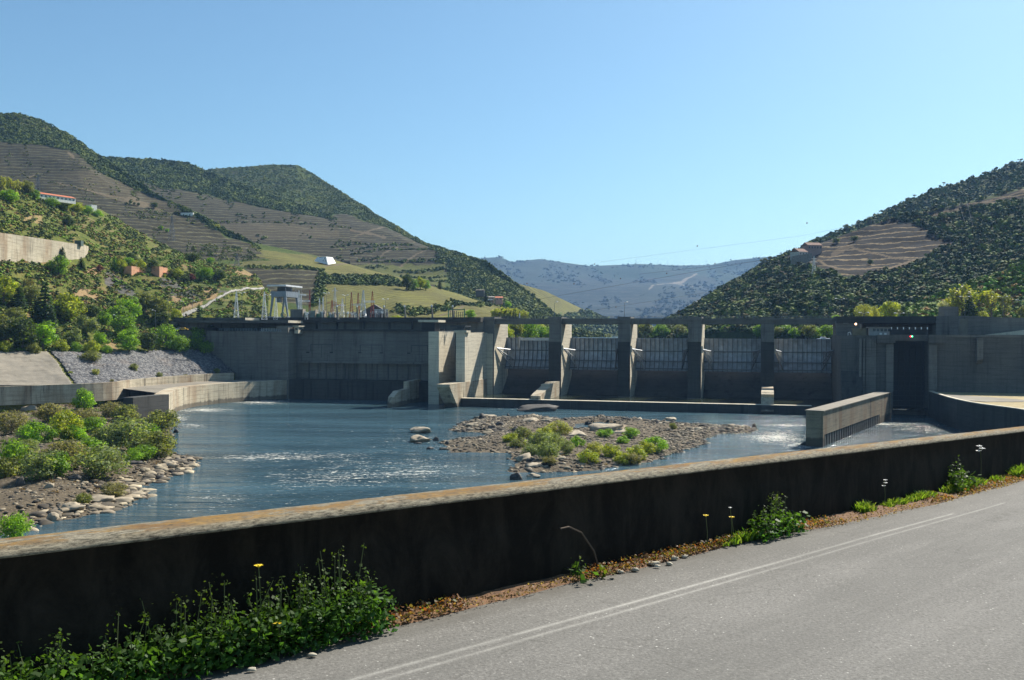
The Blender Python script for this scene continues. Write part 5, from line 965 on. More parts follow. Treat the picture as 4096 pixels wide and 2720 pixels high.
for k, (px_, wd, n, h, l) in enumerate([(858, 0.45, 260, 0.24, 'bright grass tuft at the left end of the green verge, away from the others'), (890, 0.9, 300, 0.15, 'low grass strip right of the first bright tuft'), (915, 1.1, 420, 0.19, 'broad grass patch below the white flower stalk'), (951, 1.3, 420, 0.22, 'grass at the foot of the tall dark plant on the right'),
                                      (968, 1.0, 300, 0.25, 'grass tuft just right of the tall dark plant'), (990, 0.6, 180, 0.20, 'small grass tuft between the dark plant and the picture edge'), (1016, 1.2, 300, 0.36, 'tall grass tuft at the right edge of the photo'), (738, 0.7, 260, 0.16, 'grass clump left of the leafy plant in the middle of the wall'), (720, .3, 90, 0.10, 'tiny grass tuft under the yellow flowers')]):
    blades('grass_tuft', l, 'grass tuft', t_of(px_), wd, n, h, 300 + k, GR, 'grass tufts along the parapet', wblade=0.012)
def weed(name, label, tc, width, nst, hgt, seed, pal, cat='plant', group=None, leaf=0.035, nl=26, dense_low=0, off=0.10, sparse=0.0):
    """upright stems carrying leaves"""
    r = np.random.default_rng(seed); base = np.array(FG(tc, off, 0.0)); th = thing(name, label, cat, tuple(base), group); st = MB(); pts = []; nrm = []; sz = []
    for k in range(nst):
        a = (r.random() - .5) * width; q = np.array(FG(tc + a, 0.03 + r.random() * 0.22, 0.02)); h = hgt * 1.0 * (0.42 + 0.58 * r.random()) * (1 - 0.5 * (abs(a) / (width + 1e-6) * 2) ** 2); d = np.array([r.normal() * .14, r.normal() * .1, 1.0])
        line = [q + d * h * u + np.array([0, 0, -0.03 * u * u]) for u in (0, .35, .7, 1)]; st.tube(line, 0.006, 4, 0.0025, cap=False)
        for j in range(nl):
            u = r.random() ** 0.8; p = q + d * h * u; o_ = r.normal(size=3) * 0.05 * (1.2 - u * 0.8); pts.append(p + o_); m_ = o_ * 6 + r.normal(size=3) * .6 + [0, 0, .7]; nrm.append(m_); sz.append(leaf * (1.3 - 0.75 * u) * (0.6 + .7 * r.random()))
    for k in range(dense_low):
        a = (r.random() - .5) * width * 1.05; pts.append(np.array(FG(tc + a, 0.03 + r.random() * 0.34, 0.03 + r.random() ** 1.4 * hgt * 0.45))); nrm.append(r.normal(size=3) * .6 + [0, 0, .8]); sz.append(leaf * 1.3 * (0.6 + .7 * r.random()))
    st.build('stem', plain('green_stem', (0.10, 0.12, 0.04), 0.7), th)['kind'] = 'stuff'
    pts = np.array(pts); rel = pts - base; v, f = quads(rel, np.array(nrm), np.array(sz), r, 0.8); u = np.clip(rel[:, 2:3] / hgt, 0, 1); lo_, hi_ = np.array(pal[0]), np.array(pal[1])
    c = (lo_ * (1 - u) + hi_ * u) * (0.6 + 0.8 * r.random((len(pts), 1))); o = link_mesh('foliage', np_mesh('foliage', v, f, np.repeat(c, 4, 0)), LEAF, th); return th
LO, HI = (0.045, 0.14, 0.03), (0.075, 0.11, 0.02)
for k, (px_, wd, ns, h, dl, l) in enumerate([(-60, .9, 16, .55, 260, 'leafy roadside plant partly cut off by the left edge of the photo'), (20, .7, 14, .52, 420, 'leafy plant at the lower left corner against the black wall'), (78, .7, 14, .62, 320, 'dim upright plant just right of the lower left corner plants'), (125, .55, 10, .50, 160, 'spreading pale-stemmed plant in the left cluster'),
        (178, .75, 20, .62, 520, 'tall leafy plant left of the upper yellow flower'), (228, .8, 22, .70, 640, 'dense leafy plant directly below the upper yellow flower'), (282, .85, 22, .66, 720, 'dense leafy plant right of the yellow flowers'), (330, .75, 26, .80, 620, 'tallest leafy plant closing the right end of the left cluster'), (352, .35, 10, .60, 160, 'thin leafy plant on the right fringe of the left cluster')]):
    weed('wild_plant', l, t_of(px_), wd, ns, h, 400 + k, (LO, HI), group='leafy weeds at the left foot of the parapet', dense_low=dl, leaf=0.036, nl=34)
weed('wild_plant', 'bushy green plant at the middle right foot of the parapet', t_of(763), 1.1, 24, .60, 430, (LO, HI), dense_low=420, leaf=0.045, nl=30)
weed('wild_plant', 'tall thin dark plant climbing the parapet on the right', t_of(953), .9, 14, .80, 431, ((0.06, 0.13, 0.03), (0.05, 0.09, 0.02)), dense_low=150, leaf=0.055, nl=26)
weed('wild_plant', 'small three-leaved sprout at the middle of the wall foot', t_of(568), .22, 5, .26, 432, (LO, HI), dense_low=12, leaf=0.05, nl=6)
weed('wild_plant', 'tiny sprout right of the three-leaved one', t_of(590), .15, 3, .2, 433, (HI, HI), dense_low=6, leaf=0.05, nl=4)
def flower(label, tx, h, m, seed, cat='flower', r_=0.022, group=None, off=0.12, nh=1):
    th = thing('wild_flower', label, cat, FG(tx, off, 0), group); b_ = np.array(FG(tx, off, 0)); s = MB(); s.tube([b_, b_ + [0.01, 0, h * .5], b_ + [-0.01, 0, h]], 0.004, 4); s.build('stem', plain('green_stem', (0.10, 0.12, 0.04), 0.7), th)
    rr = random.Random(seed)
    for k in range(nh):
        p = MB(); q = b_ + [-0.01 + (rr.random() - .5) * .08 * (nh > 1), 0, h - k * .045]
        for j in range(7): a = j * .9; c, s_ = math.cos(a), math.sin(a); p.add([q, q + [c * r_ - s_ * r_ * .35, s_ * r_ + c * r_ * .35, .008], q + [c * r_ * 1.15, s_ * r_ * 1.15, .004], q + [c * r_ + s_ * r_ * .35, s_ * r_ - c * r_ * .35, .008]], [(0, 1, 2, 3)])
        p.ball(q, r_ * .4, 6, 4); p.build('flower_head', m, th)
FGp = 'yellow flowers in front of the parapet'
flower('upper yellow flower among the left cluster of weeds', t_of(252), .66, PETAL, 1, group=FGp, r_=.03); flower('lower yellow flower among the left cluster of weeds', t_of(258), .26, PETAL, 2, group=FGp, off=.3, r_=.03)
flower('yellow flower at the right end of the left weed cluster near the ground', t_of(342), .12, PETAL, 3, group=FGp, off=.25, r_=.025); flower('left one of the two tall yellow flowers in the middle', t_of(699), .42, PETAL, 4, group=FGp, r_=.032); flower('yellow flower right of its twin near the leafy middle plant', t_of(725), .34, PETAL, 5, group=FGp, r_=.032)
flower('white flower stalk with three heads against the black wall', t_of(878), .46, WHITE, 6, nh=3, r_=.03); flower('white flower head beside the yellow flower in the middle', t_of(723.5), .46, WHITE, 7, r_=.02); flower('cluster of pale leaves beside the tall dark plant on the right', t_of(975), .78, WHITE, 8, nh=3, r_=.05)
d_ = MB(); q = np.array(FG(t_of(598), .05, 0)); d_.tube([q, q + [-.08, -.08, .25], q + [-.22, -.22, .47], q + [-.36, -.37, .56], q + [-.45, -.46, .56]], .012, 5, .008); d_.top('dry_stalk', plain('dry_stalk_brown', (0.10, 0.075, 0.055), 0.9), 'dry brown stalk arching in front of the black wall', 'stalk')
for k, (a, off, s, l) in enumerate([(606, .2, .035, 'small white stone left of the flowering white patch'), (617, .24, .04, 'white stone next to the small white stone'), (640, .2, .05, 'pale stone in the middle of the white pebble patch'), (636, .3, .03, 'flat white pebble at the near edge of the pebble patch'), (648, .3, .035, 'white pebble beside the near flat one'),
        (662, .16, .05, 'whitish stone right of the pebble patch'), (672, .18, .04, 'last white stone before the reddish moss'), (282, .42, .028, 'white stone at the foot of the left weeds'), (222, .42, .025, 'pale stone on the road edge at lower left'), (785, .2, .05, 'flat pale stone right of the leafy middle plant'), (342, .2, .03, 'small white stone right of the left weeds')]):
    v, f = lumpy(ICO2, .2, seed=500 + k); p = FG(t_of(a), off, .02); tag(link_mesh('white_stone', np_mesh('white_stone', v * np.array([s * 1.2, s * .8, s * .5]), f), PEB, None, p), l, 'stone', 'white stones on the verge')
# ------------------------------------------------------------------ trees and shrubs
PALS = {'bright': [(0.156, 0.312, 0.026), (0.221, 0.390, 0.039), (0.104, 0.221, 0.026)], 'yellow': [(0.247, 0.325, 0.039), (0.312, 0.351, 0.065), (0.156, 0.221, 0.033)], 'dark': [(0.029, 0.058, 0.021), (0.046, 0.078, 0.026), (0.065, 0.104, 0.033)],
        'fir': [(0.023, 0.055, 0.026), (0.036, 0.078, 0.034), (0.052, 0.098, 0.039)], 'mid': [(0.091, 0.182, 0.033), (0.130, 0.234, 0.039), (0.065, 0.130, 0.026)], 'grey': [(0.111, 0.156, 0.085), (0.143, 0.195, 0.111), (0.078, 0.117, 0.058)],
        'olive': [(0.117, 0.150, 0.039), (0.169, 0.189, 0.058), (0.078, 0.098, 0.033)], 'brown': [(0.17, 0.155, 0.075), (0.20, 0.19, 0.09), (0.12, 0.115, 0.05)], 'pale': [(0.273, 0.312, 0.117), (0.338, 0.364, 0.156), (0.182, 0.221, 0.078)],
        'red': [(0.130, 0.029, 0.029), (0.182, 0.046, 0.039), (0.091, 0.026, 0.026)], 'pink': [(0.494, 0.260, 0.312), (0.585, 0.338, 0.390), (0.325, 0.195, 0.195)], 'white': [(0.546, 0.572, 0.442), (0.600, 0.600, 0.520), (0.286, 0.338, 0.182)], 'hazy': [(0.065, 0.091, 0.052), (0.091, 0.117, 0.065), (0.052, 0.072, 0.039)]}
PALS = {k: [(a * 1.3 * (1.35 if k in ('grey', 'olive', 'brown', 'mid') else 1), b * 1.22 * (1.35 if k in ('grey', 'olive', 'brown', 'mid') else 1), c_ * .75) if k not in ('white', 'pink', 'red') else (a, b, c_) for a, b, c_ in v] for k, v in PALS.items()}
PALS['grey'] = [(0.21, 0.27, 0.11), (0.27, 0.32, 0.14), (0.14, 0.19, 0.07)]; PALS['brown'] = [(0.25, 0.235, 0.11), (0.29, 0.275, 0.13), (0.17, 0.17, 0.07)]; PALS['olive'] = [(0.20, 0.235, 0.07), (0.25, 0.27, 0.09), (0.12, 0.15, 0.04)]
CROWN = {'round': (12, 2300, .048), 'bush': (9, 2300, .050), 'conifer': (0, 1800, .05), 'cypress': (0, 1000, .05), 'poplar': (0, 900, .034), 'pine': (4, 500, .06), 'willow': (12, 2900, .042)}
PROTO = {}
def proto(kind, pal, var):
    key = (kind, pal, var)
    if key in PROTO: return PROTO[key]
    r = np.random.default_rng(abs(hash(kind + pal)) % 9999 if False else (sum(map(ord, kind + pal)) * 13 + var * 101)); nb, nl, ls = CROWN[kind]; tr = MB(); pts = []; nrm = []; sh = []
    if kind in ('round', 'bush', 'pine', 'willow'):
        if kind == 'round': c0, R0, H0 = 0.55, 0.30, 0.30; tr.tube([(0, 0, -.05), (.01, 0, .3), (0.02, .01, .62)], .035, 6, .012)
        elif kind == 'pine': c0, R0, H0 = 0.80, 0.24, 0.10; tr.tube([(0, 0, -.05), (.02, 0, .4), (0.0, .02, .85)], .028, 6, .012)
        elif kind == 'willow': c0, R0, H0 = 0.46, 0.36, 0.32; tr.tube([(0, 0, -.05), (.02, 0, .3), (0.0, .02, .6)], .03, 6, .01)
        else: c0, R0, H0 = 0.42, 0.38, 0.30; tr.tube([(0, 0, -.05), (.02, 0, .2), (0.0, .02, .5)], .022, 5, .008)
        bl = []
        for k in range(nb):
            a = k * 2.4 + r.random(); q = math.sqrt((k + .4) / nb); zz_ = 1 - 2 * (k + .5) / nb; q = math.sqrt(max(0, 1 - zz_ * zz_)) * (.55 + .5 * r.random()); c = np.array([math.cos(a) * R0 * q, math.sin(a) * R0 * q, c0 + H0 * zz_ * (1 if kind != 'pine' else .5)]); rad = (R0 * 0.56) * (0.7 + .55 * r.random()); bl.append((c, rad))
            tr.tube([(0, 0, c0 * .45), tuple(c * .6 + np.array([0, 0, c0 * .18])), tuple(c)], .014, 4, .004)
        w_ = np.array([b[1] ** 2 for b in bl]); idx = r.choice(nb, nl, p=w_ / w_.sum())
        for i_ in idx:
            c, rad = bl[i_]; d = r.normal(size=3); d /= np.linalg.norm(d); u = r.random() ** .45; pts.append(c + d * rad * u * (1.0 + .25 * r.random()) * np.array([1, 1, .85 if kind != 'pine' else .5])); nrm.append(d + r.normal(size=3) * .55 + (np.array([0, 0, .3]))); sh.append(0.75 + 0.5 * ((i_ * 37) % 7) / 7)
    elif kind in ('conifer', 'cypress'):
        tr.tube([(0, 0, -.05), (0, 0, .5), (0, 0, .98)], .022, 6, .004); Rm_ = 0.25 if kind == 'conifer' else 0.13
        for k in range(nl):
            z = 0.07 + 0.92 * (1 - math.sqrt(r.random())) ; tier = round(z * 15) / 15; z = tier * .7 + z * .3; rr = Rm_ * (1 - z) ** .85 * (0.75 + .35 * math.sin(tier * 97)) + .012; a = r.random() * 6.283; u = r.random() ** .5
            pts.append(np.array([math.cos(a) * rr * u, math.sin(a) * rr * u, z - u * rr * .25 + .02])); nrm.append(np.array([math.cos(a) * .5, math.sin(a) * .5, .9]) + r.normal(size=3) * .4); sh.append(.7 + .5 * r.random())
    else:
        tr.tube([(0, 0, -.05), (0.005, 0, .45), (0, 0, .95)], .022, 6, .004)
        for k in range(22):
            z0 = .14 + .6 * r.random(); a = r.random() * 6.283; L = (0.98 - z0) * (.35 + .45 * r.random()); sp_ = .10 + .10 * r.random(); e_ = np.array([math.cos(a) * sp_, math.sin(a) * sp_, z0 + L]); m_ = np.array([math.cos(a) * sp_ * .7, math.sin(a) * sp_ * .7, z0 + L * .35])
            tr.tube([(0, 0, z0), tuple(m_), tuple(e_)], .008, 4, .002)
            for j in range(nl // 22):
                u = r.random(); p = m_ * (1 - u) + e_ * u; pts.append(p + r.normal(size=3) * .018); nrm.append(r.normal(size=3) + [0, 0, .3]); sh.append(.7 + .6 * r.random())
    P3 = np.array(pts); v, f = quads(P3, np.array(nrm), ls * (.65 + .7 * r.random(len(P3))), r, .9); pl_ = np.array(PALS[pal]); c = pl_[r.integers(0, len(pl_), len(P3))] * (np.array(sh) * (.75 + .5 * r.random(len(P3))))[:, None]
    cm = np_mesh('crown', v, f, np.repeat(c, 4, 0)); cm.materials.append(LEAF); tm = tr.mesh('trunk'); tm.materials.append(BARK); PROTO[key] = (tm, cm); return PROTO[key]
NT = [0]
def tree(kind, pal, p, h, label, cat=None, group=None, wd=1.0, name=None):
    NT[0] += 1; tm, cm = proto(kind, pal, NT[0] % 3)
    name = name or {'round': 'broadleaf_tree', 'bush': 'shrub', 'conifer': 'fir_tree', 'cypress': 'cypress_tree', 'poplar': 'poplar_tree', 'pine': 'pine_tree', 'willow': 'willow_shrub'}[kind]
    th = thing(name, label, cat or ('shrub' if kind in ('bush', 'willow') else 'tree'), tuple(p), group, rz=NT[0] * 1.9, sc_=(h * wd, h * wd, h))
    a = bpy.data.objects.new('trunk', tm); b = bpy.data.objects.new('crown', cm)
    for o in (a, b): COL.objects.link(o); o.parent = th
    return th
def on_hill(h, x, y): p = h.on(x, y); return p, p[1] / F
def hill_trees(h, lst, group, fmt='{}'):
    for kind, pal, x, y, hp, wd, label in lst:
        p, k = on_hill(h, x, y); p[2] -= hp * k * 0.04; tree(kind, pal, p, hp * k * 1.05, fmt.format(label), group=group, wd=wd)
hill_trees(near, [
 ('conifer', 'fir', 45.5, 328, 50, .9, 'tallest dark fir tree in the wooded slope at the left'), ('conifer', 'fir', 19, 314, 30, 1.3, 'broad dark fir near the left edge, second from the left edge of the photo'), ('conifer', 'fir', 36, 322, 27, 1.1, 'small dark fir just left of the tallest fir'), ('conifer', 'fir', 57.5, 318, 30, .9, 'slim dark fir just right of the tallest fir'), ('conifer', 'fir', 52, 338, 30, 1.2, 'dark green fir in front of and right of the tallest fir'),
 ('round', 'yellow', 4, 306, 30, 1.2, 'yellow green tree at the very left edge on the wooded slope'), ('round', 'olive', 30, 306, 22, 1.1, 'olive tree behind the small dark fir'), ('round', 'yellow', 69, 324, 31, 1.3, 'large yellow green tree right of the group of dark firs'), ('round', 'dark', 91, 320, 15, 1.7, 'very dark round tree right of the large yellow green tree'), ('round', 'bright', 43, 349, 30, 1.3, 'bright green tree in front of the tallest fir at the top of the bank'),
 ('round', 'grey', 87, 337, 22, 1.3, 'grey green tree below the very dark round tree'), ('bush', 'bright', 100, 344, 15, 1.0, 'bright shrub below the grey green tree'), ('round', 'grey', 73, 346, 19, 1.4, 'grey olive tree above the yellow shrubs of the bank'), ('round', 'dark', 22, 350, 34, 1.2, 'dark tree at the left above the beige slab'), ('round', 'olive', 7, 342, 28, 1.2, 'dim olive tree at the left edge above the beige slab'),
 ('bush', 'yellow', 4, 352, 13, 1.1, 'yellow green shrub at the left edge on top of the beige slab'), ('bush', 'yellow', 61, 351, 14, 1.2, 'yellow green shrub at the right end of the beige slab'), ('bush', 'mid', 76, 351, 11, 1.1, 'small green shrub right of the yellow one above the stone facing'), ('bush', 'yellow', 90, 352, 15, 1.2, 'yellow shrub below the grey green tree at the edge of the facing'), ('bush', 'olive', 33, 354, 13, 1.3, 'dark olive shrub overhanging the beige slab'),
 ('poplar', 'brown', 31, 298, 22, .8, 'tall bare stems rising above the firs'), ('poplar', 'brown', 25, 294, 17, .8, 'shorter bare stems left of the tall bare ones'), ('round', 'bright', 130, 324, 27, 1.2, 'big bright green tree in the middle of the wooded slope'), ('round', 'mid', 119, 326, 22, 1.2, 'green tree left of the big bright one'), ('round', 'mid', 124, 338, 24, 1.3, 'mid green tree below the big bright one'), ('round', 'bright', 128, 352, 24, 1.3, 'bright bushy tree at the top of the stone facing, leftmost of its row'),
 ('round', 'dark', 148, 352, 21, 1.1, 'dark green rounded tree second in the row above the stone facing'), ('round', 'olive', 146, 312, 20, 1.2, 'olive brown tree on the slope right of the big bright tree'), ('round', 'olive', 158, 319, 24, 1.2, 'olive tree left of the dark evergreen above the dam end'), ('round', 'dark', 161, 325, 15, 1.6, 'dark evergreen above the row of bushy trees'), ('round', 'yellow', 176, 323, 16, 1.0, 'yellow green tree beside the left end of the dam road'), ('bush', 'dark', 178, 331, 10, 1.1, 'very dark shrub under the left end of the dam road'),
 ('willow', 'mid', 166, 350, 28, .95, 'large soft green tree in the middle of the row above the stone facing'), ('willow', 'mid', 182, 353, 18, 1.2, 'soft green shrub tree at the edge of the facing, right of the large one'), ('cypress', 'fir', 199.5, 329, 26, 1.1, 'dark pointed cypress in front of the left end of the dam road'), ('round', 'pale', 208, 328, 13, 1.2, 'pale green tree right of the cypress'), ('round', 'dark', 211, 343, 18, 1.0, 'dark green tree at the right end of the row beside the dam'), ('willow', 'mid', 198, 350, 25, .9, 'green bushy tree below the cypress'), ('willow', 'bright', 206, 354, 14, 1.1, 'bright shrub at the right end of the stone facing'),
 ('bush', 'brown', 217, 329, 9, .9, 'brownish shrub beside the left railing'), ('bush', 'mid', 107, 352, 11, 1.0, 'small green shrub left of the bare orange soil'), ('round', 'mid', 104, 327, 16, 1.2, 'green tree between the dark round tree and the lamp post'), ('round', 'olive', 14, 330, 22, 1.3, 'olive tree between the left firs and the beige slab'), ('bush', 'dark', 187, 330, 9, 1.2, 'low dark shrub left of the cypress'),
 ('bush', 'mid', 240, 372, 22, .8, 'shaded bush growing against the concrete block at the end of the facing'), ('bush', 'dark', 226, 360, 14, .9, 'shaded bush at the top corner of the facing beside the dam')], 'trees on the wooded slope left of the dam')
hill_trees(near, [
 ('cypress', 'bright', 114.5, 272, 16, 2.0, 'bright columnar tree left of the orange pavilions'), ('round', 'yellow', 121, 273, 15, 1.0, 'yellow tree beside the bright columnar one'), ('round', 'brown', 119, 262, 8, 1.3, 'russet tree behind the yellow tree'), ('round', 'bright', 129, 267, 10, 1.3, 'bright tree behind the left orange pavilion'), ('round', 'olive', 133, 274, 11, 1.0, 'olive tree in front of the left orange pavilion'),
 ('round', 'yellow', 140.5, 274, 14, 1.0, 'yellow green tree in front of the right end of the left pavilion'), ('round', 'white', 147.5, 274, 10, 1.3, 'white blossoming tree between the two orange pavilions'), ('round', 'dark', 153, 275, 15, 1.0, 'dark tree between the two orange pavilions'), ('round', 'dark', 131, 261, 9, 1.6, 'dark round tree on the slope above the left pavilion'), ('round', 'white', 137, 261, 6, 1.3, 'small white blossoming tree above the left pavilion'),
 ('round', 'pink', 161, 275.5, 7, 1.1, 'pink blossoming tree in front of the right orange pavilion'), ('bush', 'yellow', 164.5, 277, 4, 1.3, 'yellow green bush under the right orange pavilion'), ('round', 'olive', 171.5, 277, 9, 1.0, 'olive tree just right of the right orange pavilion'), ('round', 'yellow', 178, 278.5, 12, 1.0, 'yellow green tree right of the pavilions'), ('round', 'red', 192.5, 281, 8, 1.2, 'dark red tree right of the pavilions'), ('round', 'mid', 198.5, 280.5, 10, 1.0, 'small round green tree beside the dark red one'),
 ('round', 'dark', 192, 264, 10, 1.9, 'large dark tree near the crest above the pavilions'), ('round', 'red', 100.5, 272, 7, 1.2, 'dark red tree left of the bright columnar tree'), ('round', 'mid', 207.5, 282, 14, 1.2, 'big green tree at the right end of the near hillside'), ('round', 'dark', 219, 283.5, 12, 1.6, 'big dark tree at the right end of the near hillside'), ('round', 'bright', 211.5, 263, 7, 1.3, 'bright tree on the crest of the near hillside'), ('bush', 'dark', 185, 281, 7, 1.4, 'dark bush left of the dark red tree'),
 ('round', 'mid', 58, 276, 22, 1.15, 'big round green tree in front of the long retaining wall'), ('conifer', 'fir', 42, 251, 9, 1.6, 'small fir at the left in front of the retaining wall'), ('conifer', 'fir', 62, 262, 15, 1.2, 'middle fir in front of the retaining wall'), ('conifer', 'fir', 81, 269, 12, 1.6, 'fir at the foot of the right end of the retaining wall'), ('bush', 'bright', 48, 258, 7, 1.3, 'bright bush under the small left fir'), ('round', 'grey', 22, 250, 12, 1.4, 'grey tree covering the left part of the retaining wall'),
 ('poplar', 'pale', 1, 192, 18, 1.2, 'pale bare tree at the left edge on the hill crest'), ('poplar', 'pale', 10, 193, 19, 1.3, 'pale bare tree second from the left on the hill crest'), ('poplar', 'pale', 20, 194, 16, 1.3, 'pale bare tree third from the left on the hill crest'), ('round', 'olive', 27.5, 196, 15, 1.1, 'olive tree at the right end of the crest trees'), ('round', 'bright', 8, 203, 14, 1.6, 'bright green tree at the left below the crest trees'), ('round', 'mid', 34, 200, 11, 1.3, 'green tree left of the long red roof'),
 ('bush', 'mid', 50, 206, 10, 1.6, 'dark bush in front of the long white building'), ('bush', 'yellow', 62, 208, 11, 1.7, 'yellow green bush in front of the long white building'), ('bush', 'yellow', 76, 211, 11, 1.7, 'yellow green bush at the right end of the long white building'), ('bush', 'bright', 88, 213, 9, 1.3, 'bright bush right of the long white building'), ('bush', 'bright', 97, 216, 8, 1.3, 'bright bush beside the small white hut'), ('round', 'dark', 68, 226, 11, 1.5, 'dark tree on the slope below the long white building'), ('bush', 'olive', 190, 325 - 62, 6, 1.4, 'olive bush right of the large dark crest tree')], 'garden and hillside trees on the near left hill')
hill_trees(near, [('bush', p_, x, y, h_, w_, l) for p_, x, y, h_, w_, l in [
 ('pale', 96.5, 376, 8, .9, 'light green sapling growing out of the stone facing'), ('olive', 134, 371, 9, 1.1, 'round yellowish bush in the middle of the stone facing'), ('olive', 158.5, 377, 7, 1.0, 'small yellowish bush low on the stone facing'), ('brown', 112, 382, 4, 1.2, 'little brown bush at the foot of the stone facing'), ('olive', 216, 374, 7, 1.0, 'pale bush near the right end of the stone facing'), ('brown', 186, 377, 4, 1.2, 'thin grey bush low on the right part of the facing'), ('yellow', 71, 375, 4, 1.3, 'yellow tuft at the corner between slab and facing')]] +
 [('willow', 'olive', 90, 361, 11, 2.2, 'wide dark olive thicket lying on the upper stone facing')], 'bushes growing in the stone facing')
for x, y, h_, w_, p_, l in [(154, 209.5, 6.5, 1.5, 'dark', 'dark round tree in the middle of the terraced hill'), (126, 203, 3, 1.2, 'dark', 'small olive tree, first of four in a row on the terraced hill'), (130.5, 203.5, 4, 1.2, 'dark', 'small olive tree, second of four in a row on the terraced hill'), (134.5, 204.5, 3, 1.2, 'dark', 'small olive tree, third of four in a row on the terraced hill'), (138.5, 205.5, 3.5, 1.2, 'dark', 'small olive tree, fourth of four in a row on the terraced hill'), (183, 214, 6, 1.2, 'dark', 'dark tree beside the small hut on the terraced hill'), (161, 228, 5, 1.4, 'mid', 'green tree low on the terraced hill'), (168, 230, 4, 1.4, 'bright', 'bright tree low on the terraced hill'), (218, 227.5, 5, 1.3, 'pale', 'pale round tree at the right end of the terraced hill')]:
    hill_trees(hill_a, [('round', p_, x, y, h_, w_, l)], 'lone trees on the terraced hill')
for i, x in enumerate(np.linspace(236, 284, 13)):
    y = np.interp(x, [236, 252, 284], [231, 236.5, 241.5]) + random.random(); hill_trees(mount, [('round', 'dark', x, y, 4 + random.random() * 1.5, 1.3, f'dark round tree in the row crossing the brown vineyards, {ORD[i]} from the left')], 'row of dark trees crossing the brown vineyards')
hill_trees(knoll, [('round', 'dark', 407, 291, 18, .9, 'tall dark tree in the grove at the right of the green vineyards'), ('round', 'mid', 414, 291, 11, 1.1, 'green tree right of the tall dark one in the vineyard grove'), ('round', 'yellow', 420, 291, 13, 1.1, 'yellow green tree in the vineyard grove'), ('round', 'mid', 426, 291.5, 11, 1.1, 'last green tree of the vineyard grove'), ('cypress', 'dark', 440, 291, 11, 1.8, 'dark tree standing alone right of the vineyard grove'),
 ('cypress', 'dark', 486, 301, 13, 1.9, 'tall dark tree beside the farm buildings'), ('round', 'bright', 508, 306, 9, 1.0, 'bright green tree right of the pink farmhouse'), ('round', 'bright', 471, 319, 9, 1.8, 'bright green tree right of the green steel frame'), ('bush', 'yellow', 396, 320, 5, 2.6, 'yellow green bush behind the dam road')], 'trees of the vineyard valley floor')
rr = random.Random(5)
for i in range(16):
    x = 494 + i * 2.1; hill_trees(knoll, [('poplar', 'pale' if i % 3 else 'yellow', x, 321, 11 + rr.random() * 4, 1.6, f'bare yellow green poplar behind the bridge, {ORD[i]} from the left')], 'bare poplars behind the first bridge span')
for i, (x, y, h_) in enumerate([(764, 265, 7), (771, 262, 7), (783, 256, 5), (800, 251, 4), (811, 246, 6), (816, 243, 7), (829, 239, 5), (838, 234, 6), (847, 229.5, 7), (858, 225.5, 6), (871, 222, 9), (878, 218, 8), (908, 202, 5), (914, 199, 5), (937, 190, 4), (944, 186, 5), (962, 182, 4), (1007, 168, 6), (1012, 166, 6), (1021, 163, 6)]):
    hill_trees(ridge_r, [('pine' if i % 2 else 'round', 'hazy', x, y + 1.5, h_ * 1.1, 1.2, f'dark tree standing up from the right skyline, {ORD[i]} from the left')], 'trees on the right skyline')
hill_trees(front_r, [('round', 'hazy', 809, 247, 6, 1.6, 'light green tree behind the pink house on the right slope'), ('round', 'dark', 836, 243, 6, 1.6, 'dark tree above the terraces of the right slope'), ('round', 'dark', 854, 240, 6, 1.6, 'dark tree right of its twin above the right terraces'), ('round', 'dark', 870, 266, 6, 1.2, 'dark tree at the lower edge of the right terraces')], 'trees round the right terraces')
def at_y(x, y, Y): p = P(x, y, Y); return p, Y / F
for kind, pal, x, yt, yb, Y, wd, l in [
 ('willow', 'pale', 862, 302, 323, 450, .95, 'big pale green tree behind the lock, left one of the pair'), ('willow', 'pale', 874, 304, 323, 455, .75, 'pale green crown between the two big ones behind the lock'), ('round', 'yellow', 889, 300, 323, 450, 1.1, 'fresh yellow green tree, right one of the pair behind the lock'), ('conifer', 'fir', 904, 305, 323, 455, 1.1, 'small dark fir behind the lock lamps'), ('bush', 'bright', 836, 314, 321, 450, 1.6, 'bright bush behind the right end of the bridge'),
 ('poplar', 'pale', 962, 280, 321, 465, 1.4, 'tall pale poplar behind the dark fir at the car park'), ('conifer', 'dark', 969, 292, 323, 450, 1.3, 'broad dark fir at the left end of the car park'), ('poplar', 'yellow', 979, 288, 322, 458, 1.4, 'yellow green tree right behind the broad dark fir'), ('bush', 'yellow', 982, 309, 322, 456, 1.2, 'yellow green low branches right of the broad fir'), ('poplar', 'pale', 991.5, 286, 322, 452, 1.2, 'slim pale tree behind the parked cars, left one'), ('poplar', 'olive', 1004.5, 291, 323, 450, 1.1, 'slim pale tree right of the parked cars'), ('round', 'olive', 1024, 305, 323, 448, .9, 'tree at the right edge of the car park'),
 ('round', 'white', 943.5, 300, 314, 462, 1.1, 'white flowering shrub over the concrete portal'), ('round', 'pale', 954, 296, 318, 470, 1.2, 'light green tree behind the concrete portal')]:
    p, k = at_y(x, yb, Y); tree(kind, pal, p, (yb - yt) * k, l, group='trees on the right terrace', wd=wd)
rr = random.Random(9); n = 0
for i in range(15):
    x = 488 + i * 4.4 + rr.random() * 2; Y = 505 + (i % 3) * 22 + i * 5; p = P(x, 341, Y); p[2] = 27.8; tree(['round', 'willow'][i % 2], ['bright', 'mid', 'olive', 'yellow'][i % 4], p, 8.5 + rr.random() * 3.5 - max(0, i - 11) * 1.2, f'reservoir shore tree seen under the bridge left of the open water, {ORD[i]} from the left', group='trees on the left reservoir shore', wd=1.2)
